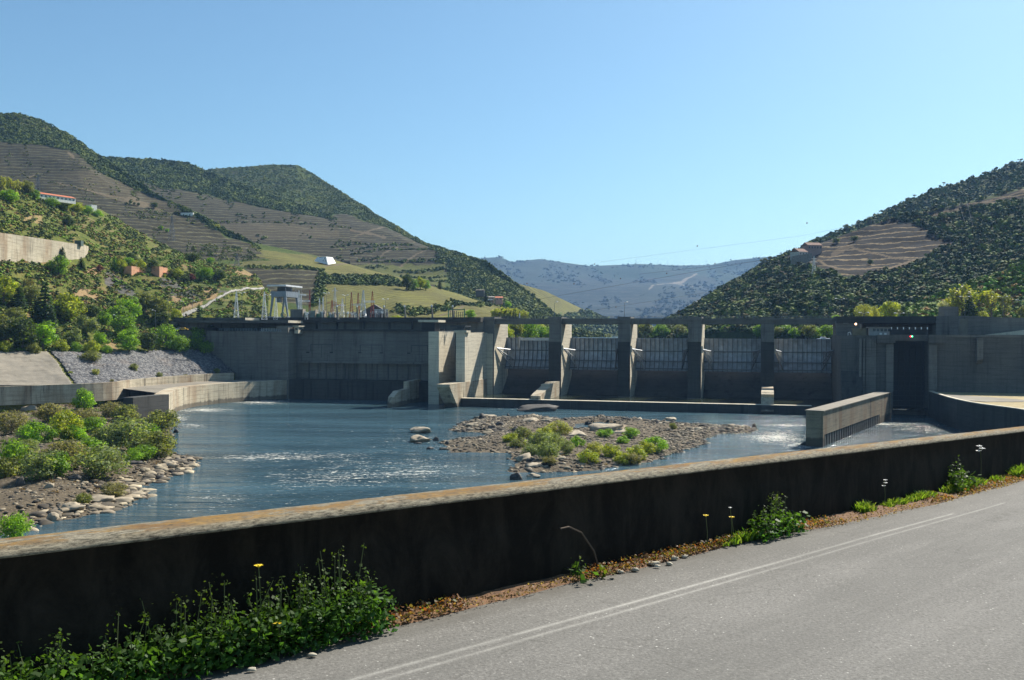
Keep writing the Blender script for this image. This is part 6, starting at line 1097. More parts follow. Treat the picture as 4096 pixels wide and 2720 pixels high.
for i in range(26):
    x = 628 + i * 8.2 + rr.random() * 3; Y = 720 - i * 7.5 + (i % 2) * 12; p = P(x, 341, Y); p[2] = 27.8; tree(['round', 'willow'][i % 2], ['mid', 'dark', 'olive', 'mid'][i % 4], p, (10 if i < 7 else 7.5) + rr.random() * 3, f'reservoir shore tree seen under the bridge right of the open water, {ORD[i]} from the left', group='trees on the right reservoir shore', wd=1.25)
# shrubs of the left shore and of the island
def shore_shrub(G, x, y, hp, wd, pal, label, group, kind='bush'):
    p = PZ(x, y, 1.0); z = float(zat(G, p[0:1], p[1:2])[0][0]); p = PZ(x, y, max(z, .1)); p[2] -= .25; tree(kind, pal, p, hp * p[1] / F * 1.2, label, group=group, wd=wd * 1.3)
for x, yt, yb, wd, pal, l in [(40, 373, 400, 1.0, 'grey', 'large grey green willow at the back of the left shore under the bank wall'), (66, 385, 400, .7, 'bright', 'bright slim shrub right of the large back willow'), (84, 388, 410, .7, 'bright', 'bright upright shrub in front of the upper bank wall'), (95, 394, 406, .8, 'bright', 'smaller bright shrub beside the bright upright one'), (130, 384, 395, 1.1, 'bright', 'round bright shrub against the wall near the wall end'), (54, 384, 401, .9, 'grey', 'grey shrub touching the right side of the large back willow'),
 (18, 379, 400, .9, 'grey', 'grey shrub at the left of the large back willow'), (11, 412, 434, 1.0, 'brown', 'brown shrub at the left edge of the shore'), (28, 424, 441, 1.1, 'grey', 'grey shrub right of the brown one at the left edge'), (48, 403, 421, 1.1, 'brown', 'brown shrub in the back row of the shore'), (66, 410, 441, .8, 'yellow', 'tall yellow green shrub in the middle of the shore'), (38, 420, 445, .9, 'bright', 'bright green shrub left of the tall yellow green one'), (92, 417, 433, 1.2, 'mid', 'green shrub right of the tall yellow green one'),
 (86, 409, 424, 1.2, 'brown', 'brown shrub behind the green one in the middle of the shore'), (112, 402, 416, 1.3, 'brown', 'brown shrub near the rocks by the wall end'), (127, 403, 421, 1.0, 'olive', 'olive shrub below the rocks by the wall end'), (130, 418, 450, 1.1, 'grey', 'largest blue green willow in the right part of the shore'), (116, 422, 446, 1.0, 'grey', 'blue green shrub left of the largest willow'), (162, 408, 432, 1.0, 'olive', 'yellow brown shrub at the foot of the dark wall end'), (156, 430, 456, 1.1, 'olive', 'olive shrub at the water side of the shore'),
 (143, 444, 459, 1.3, 'mid', 'green shrub above the rocky tip of the shore'), (104, 446, 475, 1.25, 'grey', 'wide grey shrub at the front middle of the shore'), (84, 436, 459, 1.1, 'mid', 'green shrub behind and left of the wide grey shrub'), (67, 440, 466, 1.1, 'brown', 'brown shrub in the front row left of the wide grey shrub'), (15, 440, 472, .8, 'mid', 'green shrub in the front row near the left edge'), (42, 452, 479, 1.1, 'grey', 'grey green shrub in the front row, wide and feathery'), (56, 451, 477, .8, 'mid', 'green shrub right beside the wide feathery one'), (28, 446, 470, 1.0, 'olive', 'olive shrub behind the wide feathery one'),
 (4, 455, 476, .9, 'olive', 'olive shrub cut by the left edge of the photo in the front row'), (133, 450, 461, 1.2, 'bright', 'small bright shrub left of the rocky far tip'), (82, 491, 503, 1.0, 'olive', 'small olive bush behind the pale rock dome'), (114, 482, 496, 1.3, 'brown', 'dry brown bush behind the pale rock ridge'), (27, 438, 452, 1.2, 'grey', 'grey shrub in the middle left of the shore'), (147, 425, 446, 1.1, 'mid', 'green willow shrub right of the largest blue green one'), (103, 428, 444, 1.2, 'olive', 'olive shrub left of the blue green pair'), (75, 424, 442, 1.0, 'bright', 'bright shrub right beside the tall yellow green one')]:
    shore_shrub(GL, x, yb, yb - yt, wd, pal, l, 'shrubs on the left shore', 'willow' if pal in ('grey', 'brown') else 'bush')
p = PZ(14, 541, 1.0); tree('willow', 'bright', p, 31 * p[1] / F, 'bright green bush at lower left just behind the parapet', wd=1.15)
for x, yt, yb, wd, pal, l in [(524, 426, 438, 1.2, 'olive', 'olive shrub at the back left of the island thicket'), (540, 431, 452, 1.0, 'grey', 'grey feathery shrub in the middle of the island thicket'), (553, 432, 450, .9, 'grey', 'tall grey shrub right of the middle of the island thicket'), (560, 421, 435, 1.2, 'pale', 'pale yellow shrub at the back of the island thicket'), (547, 441, 459, 1.0, 'grey', 'grey green shrub at the front of the island thicket'), (511, 432, 442, 1.2, 'yellow', 'yellow green shrub at the left end of the island thicket'),
 (520, 437, 448, 1.3, 'olive', 'olive shrub low at the left of the island thicket'), (532, 443, 456, 1.2, 'grey', 'grey shrub at the lower left of the island thicket'), (567, 440, 453, .8, 'grey', 'thin grey shrub at the right end of the island thicket'), (550, 455, 464, 1.3, 'brown', 'low reddish shrub in front of the island thicket'), (578, 435, 446, .9, 'bright', 'small bright shrub between the thicket and the right group'), (546, 426, 437, 1.1, 'yellow', 'yellow green shrub behind the feathery grey one'),
 (594, 442, 455, 1.2, 'pale', 'pale grey shrub left in the right group of the island'), (589, 449, 464, 1.1, 'yellow', 'yellow green shrub at the front left of the right group'), (611, 443, 457, 1.1, 'yellow', 'dense green shrub in the middle of the right group'), (605, 428, 437, 1.2, 'bright', 'round small bright shrub on the pale slab'), (623, 435, 443, 1.2, 'bright', 'small bright shrub below the round one by the slab'), (631.5, 427, 437, 1.2, 'bright', 'bright round shrub at the right end of the pale slab'),
 (622, 452, 464, 1.2, 'yellow', 'yellow green shrub at the front of the right group'), (636, 445, 460, 1.1, 'yellow', 'large yellow green shrub right of the middle of the right group'), (646, 440, 453, 1.1, 'yellow', 'yellow green shrub between the two large right ones'), (654, 435, 451, 1.1, 'bright', 'large bright shrub at the right end of the island shrubs'), (673, 422, 429, .9, 'olive', 'tiny olive shrub near the far right boulders'), (634, 452, 464, 1.0, 'brown', 'brownish shrub at the waterline of the right group')]:
    shore_shrub(GI, x, yb, yb - yt, wd, pal, l, 'shrubs on the island', 'willow' if pal in ('grey', 'pale') else 'bush')

# ------------------------------------------------------------------ substation: masts, poles, transformers
def lattice(name, m, x, ytop, Y, w0, label, group, arms=(), yb=318.5, zb=None, wpx=None, cat='mast', n=9, cap_m=None):
    pt = P(x, ytop, Y); zb = ZD - 0.7 if zb is None else zb; H = pt[2] - zb; th = thing(name, label, cat, (pt[0], pt[1], zb), group); mb = MB(); q = np.array([pt[0], pt[1], 0.0])
    c = [(-1, -1), (1, -1), (1, 1), (-1, 1)]; wd = lambda u: w0 * (1 - u) + 0.12 * u
    L = lambda u, k: q + np.array([c[k][0] * wd(u), c[k][1] * wd(u), zb + H * u])
    r_ = 0.085 if w0 < 1.5 else 0.12
    for k in range(4):
        mb.tube([L(0, k), L(1, k)], r_, 4)
        for j in range(n):
            u0, u1 = 1 - (1 - j / n), (j + 1) / n; k2 = (k + 1) % 4; mb.tube([L(u0, k), L(u0, k2)], r_ * .75, 3, cap=False); mb.tube([L(u0, k if j % 2 else k2), L(u1, k2 if j % 2 else k)], r_ * .6, 3, cap=False)
    mb.build('frame', m, th)
    for (ya, la, rb) in arms:
        za = P(x, ya, Y)[2]; a = MB(); a.tube([q + [-la, 0, za], q + [rb, 0, za]], .12, 4); a.tube([q + [-la, 0, za + .01], q + [0, 0, za + 1.0]], .07, 3); a.tube([q + [rb, 0, za + .01], q + [0, 0, za + 1.0]], .07, 3); a.build('crossarm', m, th)
    return th
G1 = 'lattice masts of the substation'
for x, yt, w0, m, Y, arms, l in [(236.4, 291.4, 1.1, WHITE, 452, (), 'white lattice mast on the dam road, first from the left'), (264.4, 291.6, 1.1, WHITE, 452, (), 'white lattice mast just left of the gantry crane'), (276, 298, 0.9, WHITE, 458, (), 'white lattice mast seen between the crane legs'), (299, 290.4, .7, WHITE, 470, (), 'taller of two white masts right of the crane'), (301.2, 294.8, .6, WHITE, 470, (), 'shorter of two white masts right of the crane'),
 (309.7, 289.8, .5, RED, 475, (), 'thin rust red mast right of the crane'), (319.5, 298.7, .5, WHITE, 472, (), 'short thin white mast above the transformers'), (323, 297, .6, WHITE, 470, (), 'white mast above the second transformer'), (332, 300, 1.0, RED, 468, ((303, 2.6, 2.6),), 'red mast with a crossarm over the third transformer'), (335, 287.5, 1.3, STEEL_L, 480, ((291, 1.5, 1.5),), 'pale grey pylon behind the red mast with a crossarm'),
 (342.4, 298.6, 1.0, WHITE, 465, ((305.5, 2.2, 1.4),), 'red and white mast with a small crossarm'), (351.5, 292.3, .9, RED, 462, (), 'tall red mast left of the middle of the substation'), (358.2, 292.9, .9, RED, 466, (), 'tall red mast second of the red pair'), (363.3, 290.2, 1.5, STEEL_L, 452, (), 'biggest silver lattice mast of the substation'), (372.4, 291.2, 1.0, RED, 456, (), 'dark red and white mast right of the biggest silver one'),
 (387, 309, .5, STEEL, 456, (), 'short rusty mast at the right end of the substation'), (375, 309, .5, STEEL, 456, (), 'short rusty mast left of its twin at the right end')]:
    lattice('lattice_mast', m, x, yt, Y, w0, l, G1, arms)
for x0, x1, y, Y, m, l in [(363.5, 375, 301, 454, WHITE, 'double white beam between the big silver mast and the dark red mast'), (351.5, 364, 304, 462, STEEL_L, 'red and white beam left of the big silver mast'), (374, 388, 309.5, 456, STEEL_L, 'upper rusty beam between the two short masts'), (372, 388, 311.8, 456, WHITE, 'lower pale beam between the two short masts'), (332, 343, 304.6, 466, RED, 'red beam between the two crossarm masts'), (299, 310, 300.5, 471, WHITE, 'white beam right of the gantry crane')]:
    a_ = P(x0, y, Y); b_ = P(x1, y, Y); mb = MB(); mb.box(a_[0], b_[0], a_[1] - .2, a_[1] + .2, a_[2] - .12, a_[2] + .12); mb.box(a_[0], b_[0], a_[1] - .2, a_[1] + .2, a_[2] - .7, a_[2] - .5)
    for k in range(9): u = a_[0] + (b_[0] - a_[0]) * (k + .5) / 9; mb.box(u - .06, u + .06, a_[1] - .1, a_[1] + .1, a_[2] - .5, a_[2] - .12)
    mb.top('substation_beam', m, l, 'beam', group='beams of the substation')
for i, (x, yt) in enumerate([(337, 305.2), (357, 305.4), (384, 305.4), (404.5, 305.2), (431.7, 304.8), (452.6, 305.2)]):
    p = P(x, yt, 445); th = thing('concrete_pole', f'tapered concrete pole with a pale head behind the dam road, {ORD[i]} from the left', 'pole', (p[0], p[1], ZD - .7), 'tapered concrete poles along the dam road'); mb = MB(); mb.tube([(p[0] + .55, p[1], ZD - .7), (p[0], p[1], p[2] - .8)], .5, 8, .32); mb.build('shaft', CONC_LIGHT, th); mb = MB(); mb.tube([(p[0], p[1], p[2] - .8), (p[0], p[1], p[2])], .38, 8, .3); mb.build('head', WHITE, th)
LAMPW = plain('white_lamp_shell', (0.85, 0.86, 0.84), 0.3)
def lamp(x, yt, Y, zb, arms, label, group=None, yb=None):
    p = P(x, yt, Y); th = thing('street_lamp', label, 'street lamp', (p[0], p[1], zb), group); mb = MB(); mb.tube([(p[0], p[1], zb), (p[0], p[1], p[2])], .1, 6, .07); mb.build('post', STEEL, th)
    for sx, sy in arms:
        a = MB(); e_ = p + np.array([sx, sy, .5]); a.tube([p + [0, 0, -.05], p + [sx * .5, sy * .5, .35], e_], .06, 5); a.build('arm', STEEL_L, th); b = MB(); b.ball(tuple(e_ + [np.sign(sx) * .3, 0, 0]), (.5, .32, .2), 8, 5); b.build('lamp_head', LAMPW, th)
for x, yt, l in [(242, 293.5, 'slim street lamp between the first two lattice masts'), (268, 295.7, 'slim street lamp behind the left crane leg'), (326.5, 294, 'slim street lamp right of the second transformer'), (345.5, 296, 'slim street lamp right of the small crossarm mast'), (385.6, 300, 'slim street lamp near the right end of the substation')]: lamp(x, yt, 460, ZD - .7, [(-1, 0), (.8, 0)], l, 'street lamps of the substation')
for x, yt, l in [(561 - 6.5, 302.8, 'street lamp on the second pier of the bridge'), (624.5, 303, 'street lamp on the third pier, standing out before the far ridge'), (694, 302.5, 'street lamp on the fourth pier before the right slope')]: lamp(x, yt, 424, ZD, [(.9, 0)], l, 'street lamps on the bridge')
for i, x in enumerate([874, 878.5, 883, 888.5]): lamp(x, 319.5 - i * .45, 392 - i, zl, [(-1.7, -.3), (1.5, -.3)], f'double-armed lamp left of the black board, {ORD[i]} from the left', 'double-armed lamps left of the lock')
for i, x in enumerate([914.4, 920.5, 927, 934]): lamp(x, 320.5 - i * .5, 392 - i, zl, [(-1.9, -.3), (1.5, -.3)], f'double-armed lamp right of the black board, {ORD[i]} from the left', 'double-armed lamps right of the lock')
for x, yt, Y, zb, l in [(864, 313.5, 440, ZD - .9, 'double-armed lamp in front of the big pale trees'), (899.5, 314, 440, ZD - .9, 'double-armed lamp left of the tall thin pole behind the lock'), (836 + 4, 299.5, 470, ZD - .9, 'tall white lamp before the wooded right bank'), (965, 297.5, 440, ZD - .9, 'tall lamp in front of the broad dark fir'), (1003, 297.5, 446, ZD - .9, 'double-armed lamp above the parked cars'), (1021, 301, 446, ZD - .9, 'lamp at the right edge of the car park')]: lamp(x, yt, Y, zb, [(-1.9, 0), (1.6, 0)], l, 'lamps behind the lock')
for x, yt, yb, l in [(117, 316, 333, 'thin lamp post in front of the middle trees of the wooded slope'), (155.5, 311, 329, 'thin lamp post left of the large soft green tree'), (183.5, 302, 317, 'lamp post beside the access road near the dam end'), (192.5, 299, 310, 'lamp post on the lower access road'), (197, 302, 318, 'short lamp post left of the cypress')]:
    p, k = on_hill(near, x, yb); zt = p[2] + (yb - yt) * k; lamp(x, yt, p[1], p[2] - .5, [(-1.2, 0)], l, 'lamp posts on the left bank')
mb = MB(); p = P(909, 311, 400); mb.tube([(p[0], p[1], zl), tuple(p)], .09, 6, .06); mb.top('mast', STEEL, 'tall thin pole rising behind the lock', 'pole')
for i, (x0, x1, yt) in enumerate([(289.8, 302.8, 308.8), (303.6, 315.4, 309.4), (316, 324, 310.3), (327, 334.8, 312.5)]):
    Y = 455 + i; a_, b_ = P(x0, yt, Y), P(x1, yt, Y); th = thing('transformer_bay', ['plain concrete transformer cell closest to the crane', 'second transformer cell with a green transformer and open front', 'third, narrower transformer cell with a green transformer', 'last, lowest transformer cell under the red mast'][i], 'transformer', (a_[0], a_[1], ZD - .7), 'transformer cells of the substation'); z0 = ZD - .7
    mb = MB(); mb.box(b_[0] - .35, b_[0], a_[1], a_[1] + 6, z0, b_[2]); mb.build('fire_wall', CONC_LIGHT, th)
    if i == 0: mb = MB(); mb.box(a_[0], b_[0] - .36, a_[1] + 1, a_[1] + 6, z0, a_[2] - .2); mb.build('cell_wall', CONC, th)
    else:
        mb = MB(); mb.box(a_[0] + (b_[0] - a_[0]) * .35, b_[0] - .36, a_[1] + 2, a_[1] + 5, z0, a_[2] - .6); mb.build('tank', plain('grey_green_tank', (0.22, 0.28, 0.25), 0.5), th)
        mb = MB(); mb.box(a_[0] + .1, a_[0] + (b_[0] - a_[0]) * .33, a_[1] + .5, a_[1] + 3, z0, a_[2] - 1.6)
        for k in range(4): mb.box(a_[0] + .2 + k * .45, a_[0] + .3 + k * .45, a_[1] + .2, a_[1] + .5, z0 + .2, a_[2] - 1.9)
        mb.build('cooler', GREEN, th)
    for k in range(3): q = (a_[0] + 1 + k * 1.4, a_[1] + 2.5, a_[2] - .5); mb = MB(); mb.tube([q, (q[0] + .2, q[1], q[2] + 1.3)], .13, 6, .05); mb.build('bushing', STONEW, th)
rr = random.Random(3)
for i in range(46):
    x = 304 + rr.random() * 84; p = P(x, 315.5 - rr.random() * 3, 450 + rr.random() * 12); mb = MB(); mb.tube([(p[0], p[1], ZD - .7), tuple(p)], .12, 5); mb.box(p[0] - .5, p[0] + .5, p[1] - .2, p[1] + .2, p[2], p[2] + .35); mb.ball((p[0] - .3, p[1], p[2] + .6), .22, 6, 4); mb.ball((p[0] + .3, p[1], p[2] + .6), .22, 6, 4)
    mb.top('isolator_post', [STEEL, WHITE, STEEL_L, STONEW][i % 4], 'small switchgear post with insulators crowding the foot of the substation masts', 'switchgear', group='switchgear posts of the substation')
p = P(370, 309.5, 470); mb = MB(); mb.prism([(p[0] - 4, ZD - .7), (p[0] + 8, ZD - .7), (p[0] + 8, p[2] - 1), (p[0] + 2, p[2] + 2.6), (p[0] - 4, p[2] - 1)], lambda x, z: (x, p[1], z), lambda x, z: (x, p[1] + 8, z)); mb.top('control_house', plain('dark_brown_sheet', (0.07, 0.062, 0.055), 0.8), 'brown gabled control house behind the right masts of the substation', 'building')
# green steel frame with stop logs
p0, p1 = P(448.5, 309, 424), P(464.5, 309, 424); th = thing('stoplog_frame', 'green steel frame with dark vertical bars standing on the dam road', 'steel frame', (p0[0], p0[1], ZD))
for q in (p0, p1): mb = MB(); mb.box(q[0] - .22, q[0] + .22, q[1] - .2, q[1] + .2, ZD, p0[2] + .2); mb.build('post', GREEN, th)
mb = MB(); mb.box(p0[0] + .23, p1[0] - .23, p0[1] - .15, p0[1] + .15, p0[2] - .35, p0[2]); mb.build('top_beam', GREEN, th)
for k in range(7): mb = MB(); x = p0[0] + .8 + k * (p1[0] - p0[0] - 1.6) / 6; mb.box(x - .12, x + .12, p0[1] - .1, p0[1] + .1, ZD, p0[2] - (.8 + .5 * (k > 3))); mb.build('bar', STEEL_D, th)
# gantry crane
cr = thing('gantry_crane', 'large blue grey gantry crane with a flat canopy standing on the dam road', 'crane', W(S(282, 428), 428, ZD))
c0_, c1_ = S(270.5, 424), S(286, 424); dz = lambda y, d=424: Z(280, y, d)
zb0, zb1 = dz(296.8), dz(291.2); D0, D1 = 424, 437
def leg(sx, d, lean, ld): mb = MB(); s0 = sx + lean; mb.hexa([W(s0 - .35, d + ld - .3, ZD), W(s0 + .25, d + ld - .3, ZD), W(s0 + .25, d + ld + .3, ZD), W(s0 - .35, d + ld + .3, ZD), W(sx - .6, d - .5, zb0), W(sx + .45, d - .4, zb0), W(sx + .45, d + .4, zb0), W(sx - .6, d + .4, zb0)]); mb.build('leg', CRANE, cr)
leg(c0_ + 1, D0 + .6, -1.6, 0); leg(c1_ - .7, D0 + .6, 1.6, 0); leg(c0_ + 1, D1 - .6, -1.6, 0); leg(c1_ - .7, D1 - .6, 1.6, 0)
for sx in (c0_ - .8, c1_ + .6): mb = MB(); mb.box(sx - .6, sx + .6, D0 - .8, D1 + .8, ZD + .01, ZD + 1.1, W); mb.build('bogie_beam', CRANE, cr)
mb = MB(); mb.box(c0_, c1_, D0, D0 + 1.4, zb0 + .01, zb1, W); mb.box(c0_, c1_, D1 - 1.4, D1, zb0 + .01, zb1, W); mb.box(c1_ - 1.0, c1_ + .02, D0 + 1.4, D1 - 1.4, zb0 + .01, zb1, W); mb.box(c0_ - .02, c0_ + 1.0, D0 + 1.4, D1 - 1.4, zb0 + .01, zb1, W); mb.build('portal_frame', CRANE, cr)
mb = MB(); mb.box(c0_ - 1.6, c1_ + .4, D0 - 1, D1 + 3.2, dz(286.4), dz(284.8), W); mb.build('canopy', plain('pale_canopy_sheet', (0.62, 0.64, 0.66), 0.35), cr)
for s, d in ((c0_ - 1, D0 - .5), (c1_, D0 - .5), (c1_, D0 + 5), (c1_, D0 + 10), (c1_, D1 + 2.6), (c0_ - 1, D1 + 2)): mb = MB(); mb.tube([W(s, d, zb1 - .5), W(s, d, dz(286.4))], .12, 5); mb.build('canopy_post', CRANE, cr)
mb = MB(); mb.box(c0_ + 2, c1_ - 2, D0 + 3, D1 - 3, zb1 - .3, zb1 + 2.2, W); mb.build('hoist', STEEL_D, cr)
mb = MB(); mb.box(c1_ - 3, c1_ - .3, D1 + .01, D1 + 9, zb1 - 1.4, zb1 - .6, W); mb.build('side_platform', CRANE, cr)
mb = MB(); mb.box(c0_ + 1.6, c0_ + 3.4, D0 + 3, D0 + 5, zb0 - 2.6, zb0, W); mb.build('cab', CRANE, cr)
for k in range(4): mb = MB(); mb.tube([W(c1_ - 3 + .1 * k, D1 + 1 + k * 2.6, zb1 - .6), W(c1_ - 3 + .1 * k, D1 + 1 + k * 2.6, zb1 + .6)], .06, 4); mb.build('rail_post', STEEL_L, cr)
q = np.array(W(c0_ + 6.3, D0 + 1, ZD + 1.9)); mb = MB(); n = 16
for k in range(n): a0_, a1_ = 6.283 * k / n, 6.283 * (k + 1) / n; mb.tube([q + [math.cos(a0_) * 1.1, 0, math.sin(a0_) * 1.1], q + [math.cos(a1_) * 1.1, 0, math.sin(a1_) * 1.1]], .22, 5)
for k in range(5): a0_ = 6.283 * k / 5; mb.tube([q, q + [math.cos(a0_) * 1.1, 0, math.sin(a0_) * 1.1]], .1, 4)
mb.tube([q + [-.6, 0, -1.9], q], .14, 4); mb.tube([q + [.6, 0, -1.9], q], .14, 4)
mb.top('cable_reel', GREEN, 'dark green cable reel wheel on the dam road under the crane', 'cable reel')

# ------------------------------------------------------------------ lock top: booth, board, lights, signals
bo = thing('control_booth', 'white lock control booth with four windows and air conditioners on the lock wall', 'booth', W(S(879, 389), 389, zl)); s0_, s1_ = S(869.5, 389), S(889.5, 389); zb_ = Z(880, 328, 389)
mb = MB(); mb.box(s0_, s1_, 389, 394, zl, zb_, W); mb.build('wall', plain('booth_paint', (0.26, 0.27, 0.26), .6), bo); mb = MB(); mb.box(s0_ - .6, s1_ + .4, 388.2, 395, zb_ + .002, zb_ + .35, W); mb.build('roof', STONEW, bo)
for k in range(5): a_ = s0_ + 1.2 + k * 1.35; mb = MB(); mb.box(a_, a_ + 1.05, 388.93, 389.1, zl + 1.6, zb_ - .25, W); mb.build('window', GLASS, bo)
for k in (3.6, 5.3): mb = MB(); mb.box(s0_ + k, s0_ + k + .8, 388.5, 388.98, zl + .3, zl + 1.0, W); mb.build('air_conditioner', WHITE, bo)
mb = MB(); mb.box(S(852.5, 390), S(866, 390), 390, 391, zl, Z(860, 329, 390), W); mb.box(S(852.5, 390) - .3, S(866, 390) + .2, 389.8, 391.2, Z(860, 329, 390) + .002, Z(860, 328.6, 390) + .1, W); mb.top('screen_wall', plain('tan_wall', (0.17, 0.145, 0.09), .9), 'low tan wall left of the control booth on the lock top', 'wall')
bd_ = thing('sign_board', 'long black board over the lock opening with seven small lamps along its top', 'board', W(S(910, 386.5), 386.5, zl)); s0_, s1_ = S(890.5, 386.5), S(928, 386.5); zt_ = Z(910, 328, 386.5)
mb = MB(); mb.box(s0_, s1_, 386.4, 387, zl + .31, zt_, W); mb.build('panel', BLACK, bd_)
for k in range(7): a_ = s0_ + .3 + (s1_ - s0_ - .6) * k / 6; mb = MB(); mb.box(a_ - .16, a_ + .16, 385.9, 386.35, zt_ - .5, zt_ + .35, W); mb.build('lamp', LAMPW, bd_)
def emis(name, c, s):
    m, t, out = new_mat(name); e_ = nd(t, 'Emission', {'Color': (*c, 1), 'Strength': s}); t.links.new(e_.outputs[0], out.inputs[0]); return m
sg = thing('signal_light', 'pair of lit red and green signal lights above the lock opening', 'signal light', W(S(911.5, 384.2), 384.2, zl - .5))
mb = MB(); mb.box(S(909.8, 384.3), S(913, 384.3), 384.25, 384.58, zl - .65, zl + .05, W); mb.build('housing', BLACK, sg)
for x, c, nme in ((910.6, (1, .03, .04), 'red_lens'), (912.2, (.05, .9, .35), 'green_lens')): mb = MB(); mb.ball(W(S(x, 384.2), 384.15, zl - .3), (.26, .12, .26)); mb.build(nme, emis(nme + '_glow', c, 5), sg)
mb = MB(); mb.ball(W(S(855.7, 405), 405, Z(855, 324, 405)), .45); fl_ = mb.top('flood_lamp', emis('warm_lamp', (1, .62, .35), 2.5), 'warm glowing lamp left of the control booth', 'lamp')
mb = MB(); mb.tube([W(S(855.7, 405), 405.2, zl), W(S(855.7, 405), 405.2, Z(855, 324.6, 405))], .08, 5); o = mb.mesh('post', tuple(fl_.location)); link_mesh('post', o, STEEL, fl_)
sn = thing('lock_sign', 'small pale sign with a row of dark characters on the wall left of the lock', 'sign', W(S(845.8, 411.5), 411.8, Z(846, 322, 411.8))); s0_, s1_ = S(843.2, 411.8), S(848.4, 411.8)
mb = MB(); mb.box(s0_, s1_, 411.7, 411.96, Z(846, 323.4, 411.8), Z(846, 321.5, 411.8), W); mb.build('panel', plain('sign_grey', (0.35, 0.38, 0.40), .5), sn)
for k in range(6): a_ = s0_ + .25 + k * .36; mb = MB(); mb.box(a_, a_ + .22, 411.64, 411.7, Z(846, 323, 411.8), Z(846, 322.1, 411.8), W); mb.build('character', BLACK, sn)
mb = MB(); mb.tube([W(S(848, 387), 387, zl), W(S(848, 387), 387, zl + 1), W(S(850, 387), 387, zl + 1.3), W(S(851, 387), 387, zl + .3)], .13, 6); mb.top('vent_pipe', LAMPW, 'small white bent pipe on the lock top left of the tan wall', 'pipe')
# cars
def car(x, yb, Y, z, m, label, yaw=0, L=4.3, group='cars on the right terrace'):
    p = P(x, yb, Y); th = thing('parked_car', label, 'car', (p[0], p[1], z), group, rz=yaw); WL[th.name] = np.zeros(3)
    prof = [(-L / 2, .35), (-L / 2, .8), (-L * .42, .92), (-L * .28, 1.42), (L * .12, 1.46), (L * .27, .95), (L * .46, .82), (L / 2, .6), (L / 2, .35)]
    mb = MB(); mb.prism(prof, lambda x_, z_: (x_, -.82, z_), lambda x_, z_: (x_, .82, z_)); mb.build('body', m, th, bevel=.05)
    mb = MB(); mb.prism([(-L * .38, .95), (-L * .27, 1.36), (L * .10, 1.40), (L * .22, .97)], lambda x_, z_: (x_, -.835, z_), lambda x_, z_: (x_, .835, z_)); mb.build('window', GLASS, th)
    for sx in (-L * .3, L * .3):
        for sy in (-.8, .8): mb = MB(); mb.tube([(sx, sy - .1, .32), (sx, sy + .1, .32)], .32, 12); mb.build('wheel', BLACK, th)
    for sy in (-.6, .6): mb = MB(); mb.ball((L / 2, sy, .65), (.06, .16, .1)); mb.build('headlight', LAMPW, th)
CW_, CB_, CS_ = plain('white_car_paint', (0.7, 0.71, 0.72), .25), plain('blue_car_paint', (0.10, 0.17, 0.22), .25), plain('silver_car_paint', (0.45, 0.47, 0.48), .25, .5)
ZT_ = ZD - .9 + .45
for x, Y, m, yaw, l in [(981.5, 408, CW_, .3, 'white car at the left end of the three cars on the right terrace'), (988.5, 407, CS_, -.1, 'silver car in the middle of the three cars on the right terrace'), (998, 406, CB_, -.1, 'blue green car at the right end of the three parked cars')]: car(x, 320, Y, P(x, 320.6, Y)[2], m, l, yaw)
mb = MB(); mb.box(S(960, 398), S(1130, 398), 398.2, 430, zl, ZD - .75, W); o = mb.build('car_park', YARD); tag(o, kind='structure')
p, k = on_hill(near, 184.5, 331); 
for dx, m, l in ((-4.5, CW_, 'white van-like car parked under the left end of the dam road'), (1.2, YELLOW, 'yellow car parked beside the white one under the dam road')): q = P(183 + dx * .55, 330.5, 462); car(183 + dx * .55, 330.5, 462, q[2], m, l, .2, group='cars by the left end of the dam')
mb = MB(); q = P(181.5, 331.8, 464); mb.box(q[0] - 14, q[0] + 8, q[1] - 5, q[1] + 8, q[2] - 5, P(181, 330.8, 462)[2] - .35); o = mb.build('parking_ledge', YARD); tag(o, kind='structure')

# ------------------------------------------------------------------ hillside walls and buildings
def bld(x0, x1, yt, yb, Y, dep, m, label, roof=None, yaw=0.0, rise=1.5, win=0, name='house', wm=None, ridge=True, drop=3, over=.4):
    a_, b_ = P(x0, yb, Y), P(x1, yb, Y); cx, cy, cz = (a_[0] + b_[0]) / 2, a_[1], a_[2]; hw = (b_[0] - a_[0]) / 2 / max(.3, math.cos(yaw) - math.sin(yaw) * (cx / cy)); h = P(x0, yt, Y)[2] - cz; c, s = math.cos(yaw), math.sin(yaw)
    T = lambda u, v, z: (cx + u * c - v * s, cy + u * s + v * c, cz + z); th = thing(name, label, 'building', (cx, cy, cz)); hb = h - (rise if roof else 0)
    mb = MB(); mb.box(-hw, hw, 0, dep, -drop, hb, T); mb.build('wall', m, th)
    if roof:
        mb = MB(); mb.prism([(-over, hb + .01), (dep / 2, hb + rise), (dep + over, hb + .01)], lambda v, z: T(-hw - over, v, z), lambda v, z: T(hw + over, v, z)); mb.build('roof', roof, th)
    for k in range(win):
        u = -hw + (k + .5) * 2 * hw / win; f = MB(); f.box(u - .5, u + .5, -.06, .1, hb * .35, hb * .75, T); f.build('window', wm or GLASS, th)
    return th, T, hw, hb
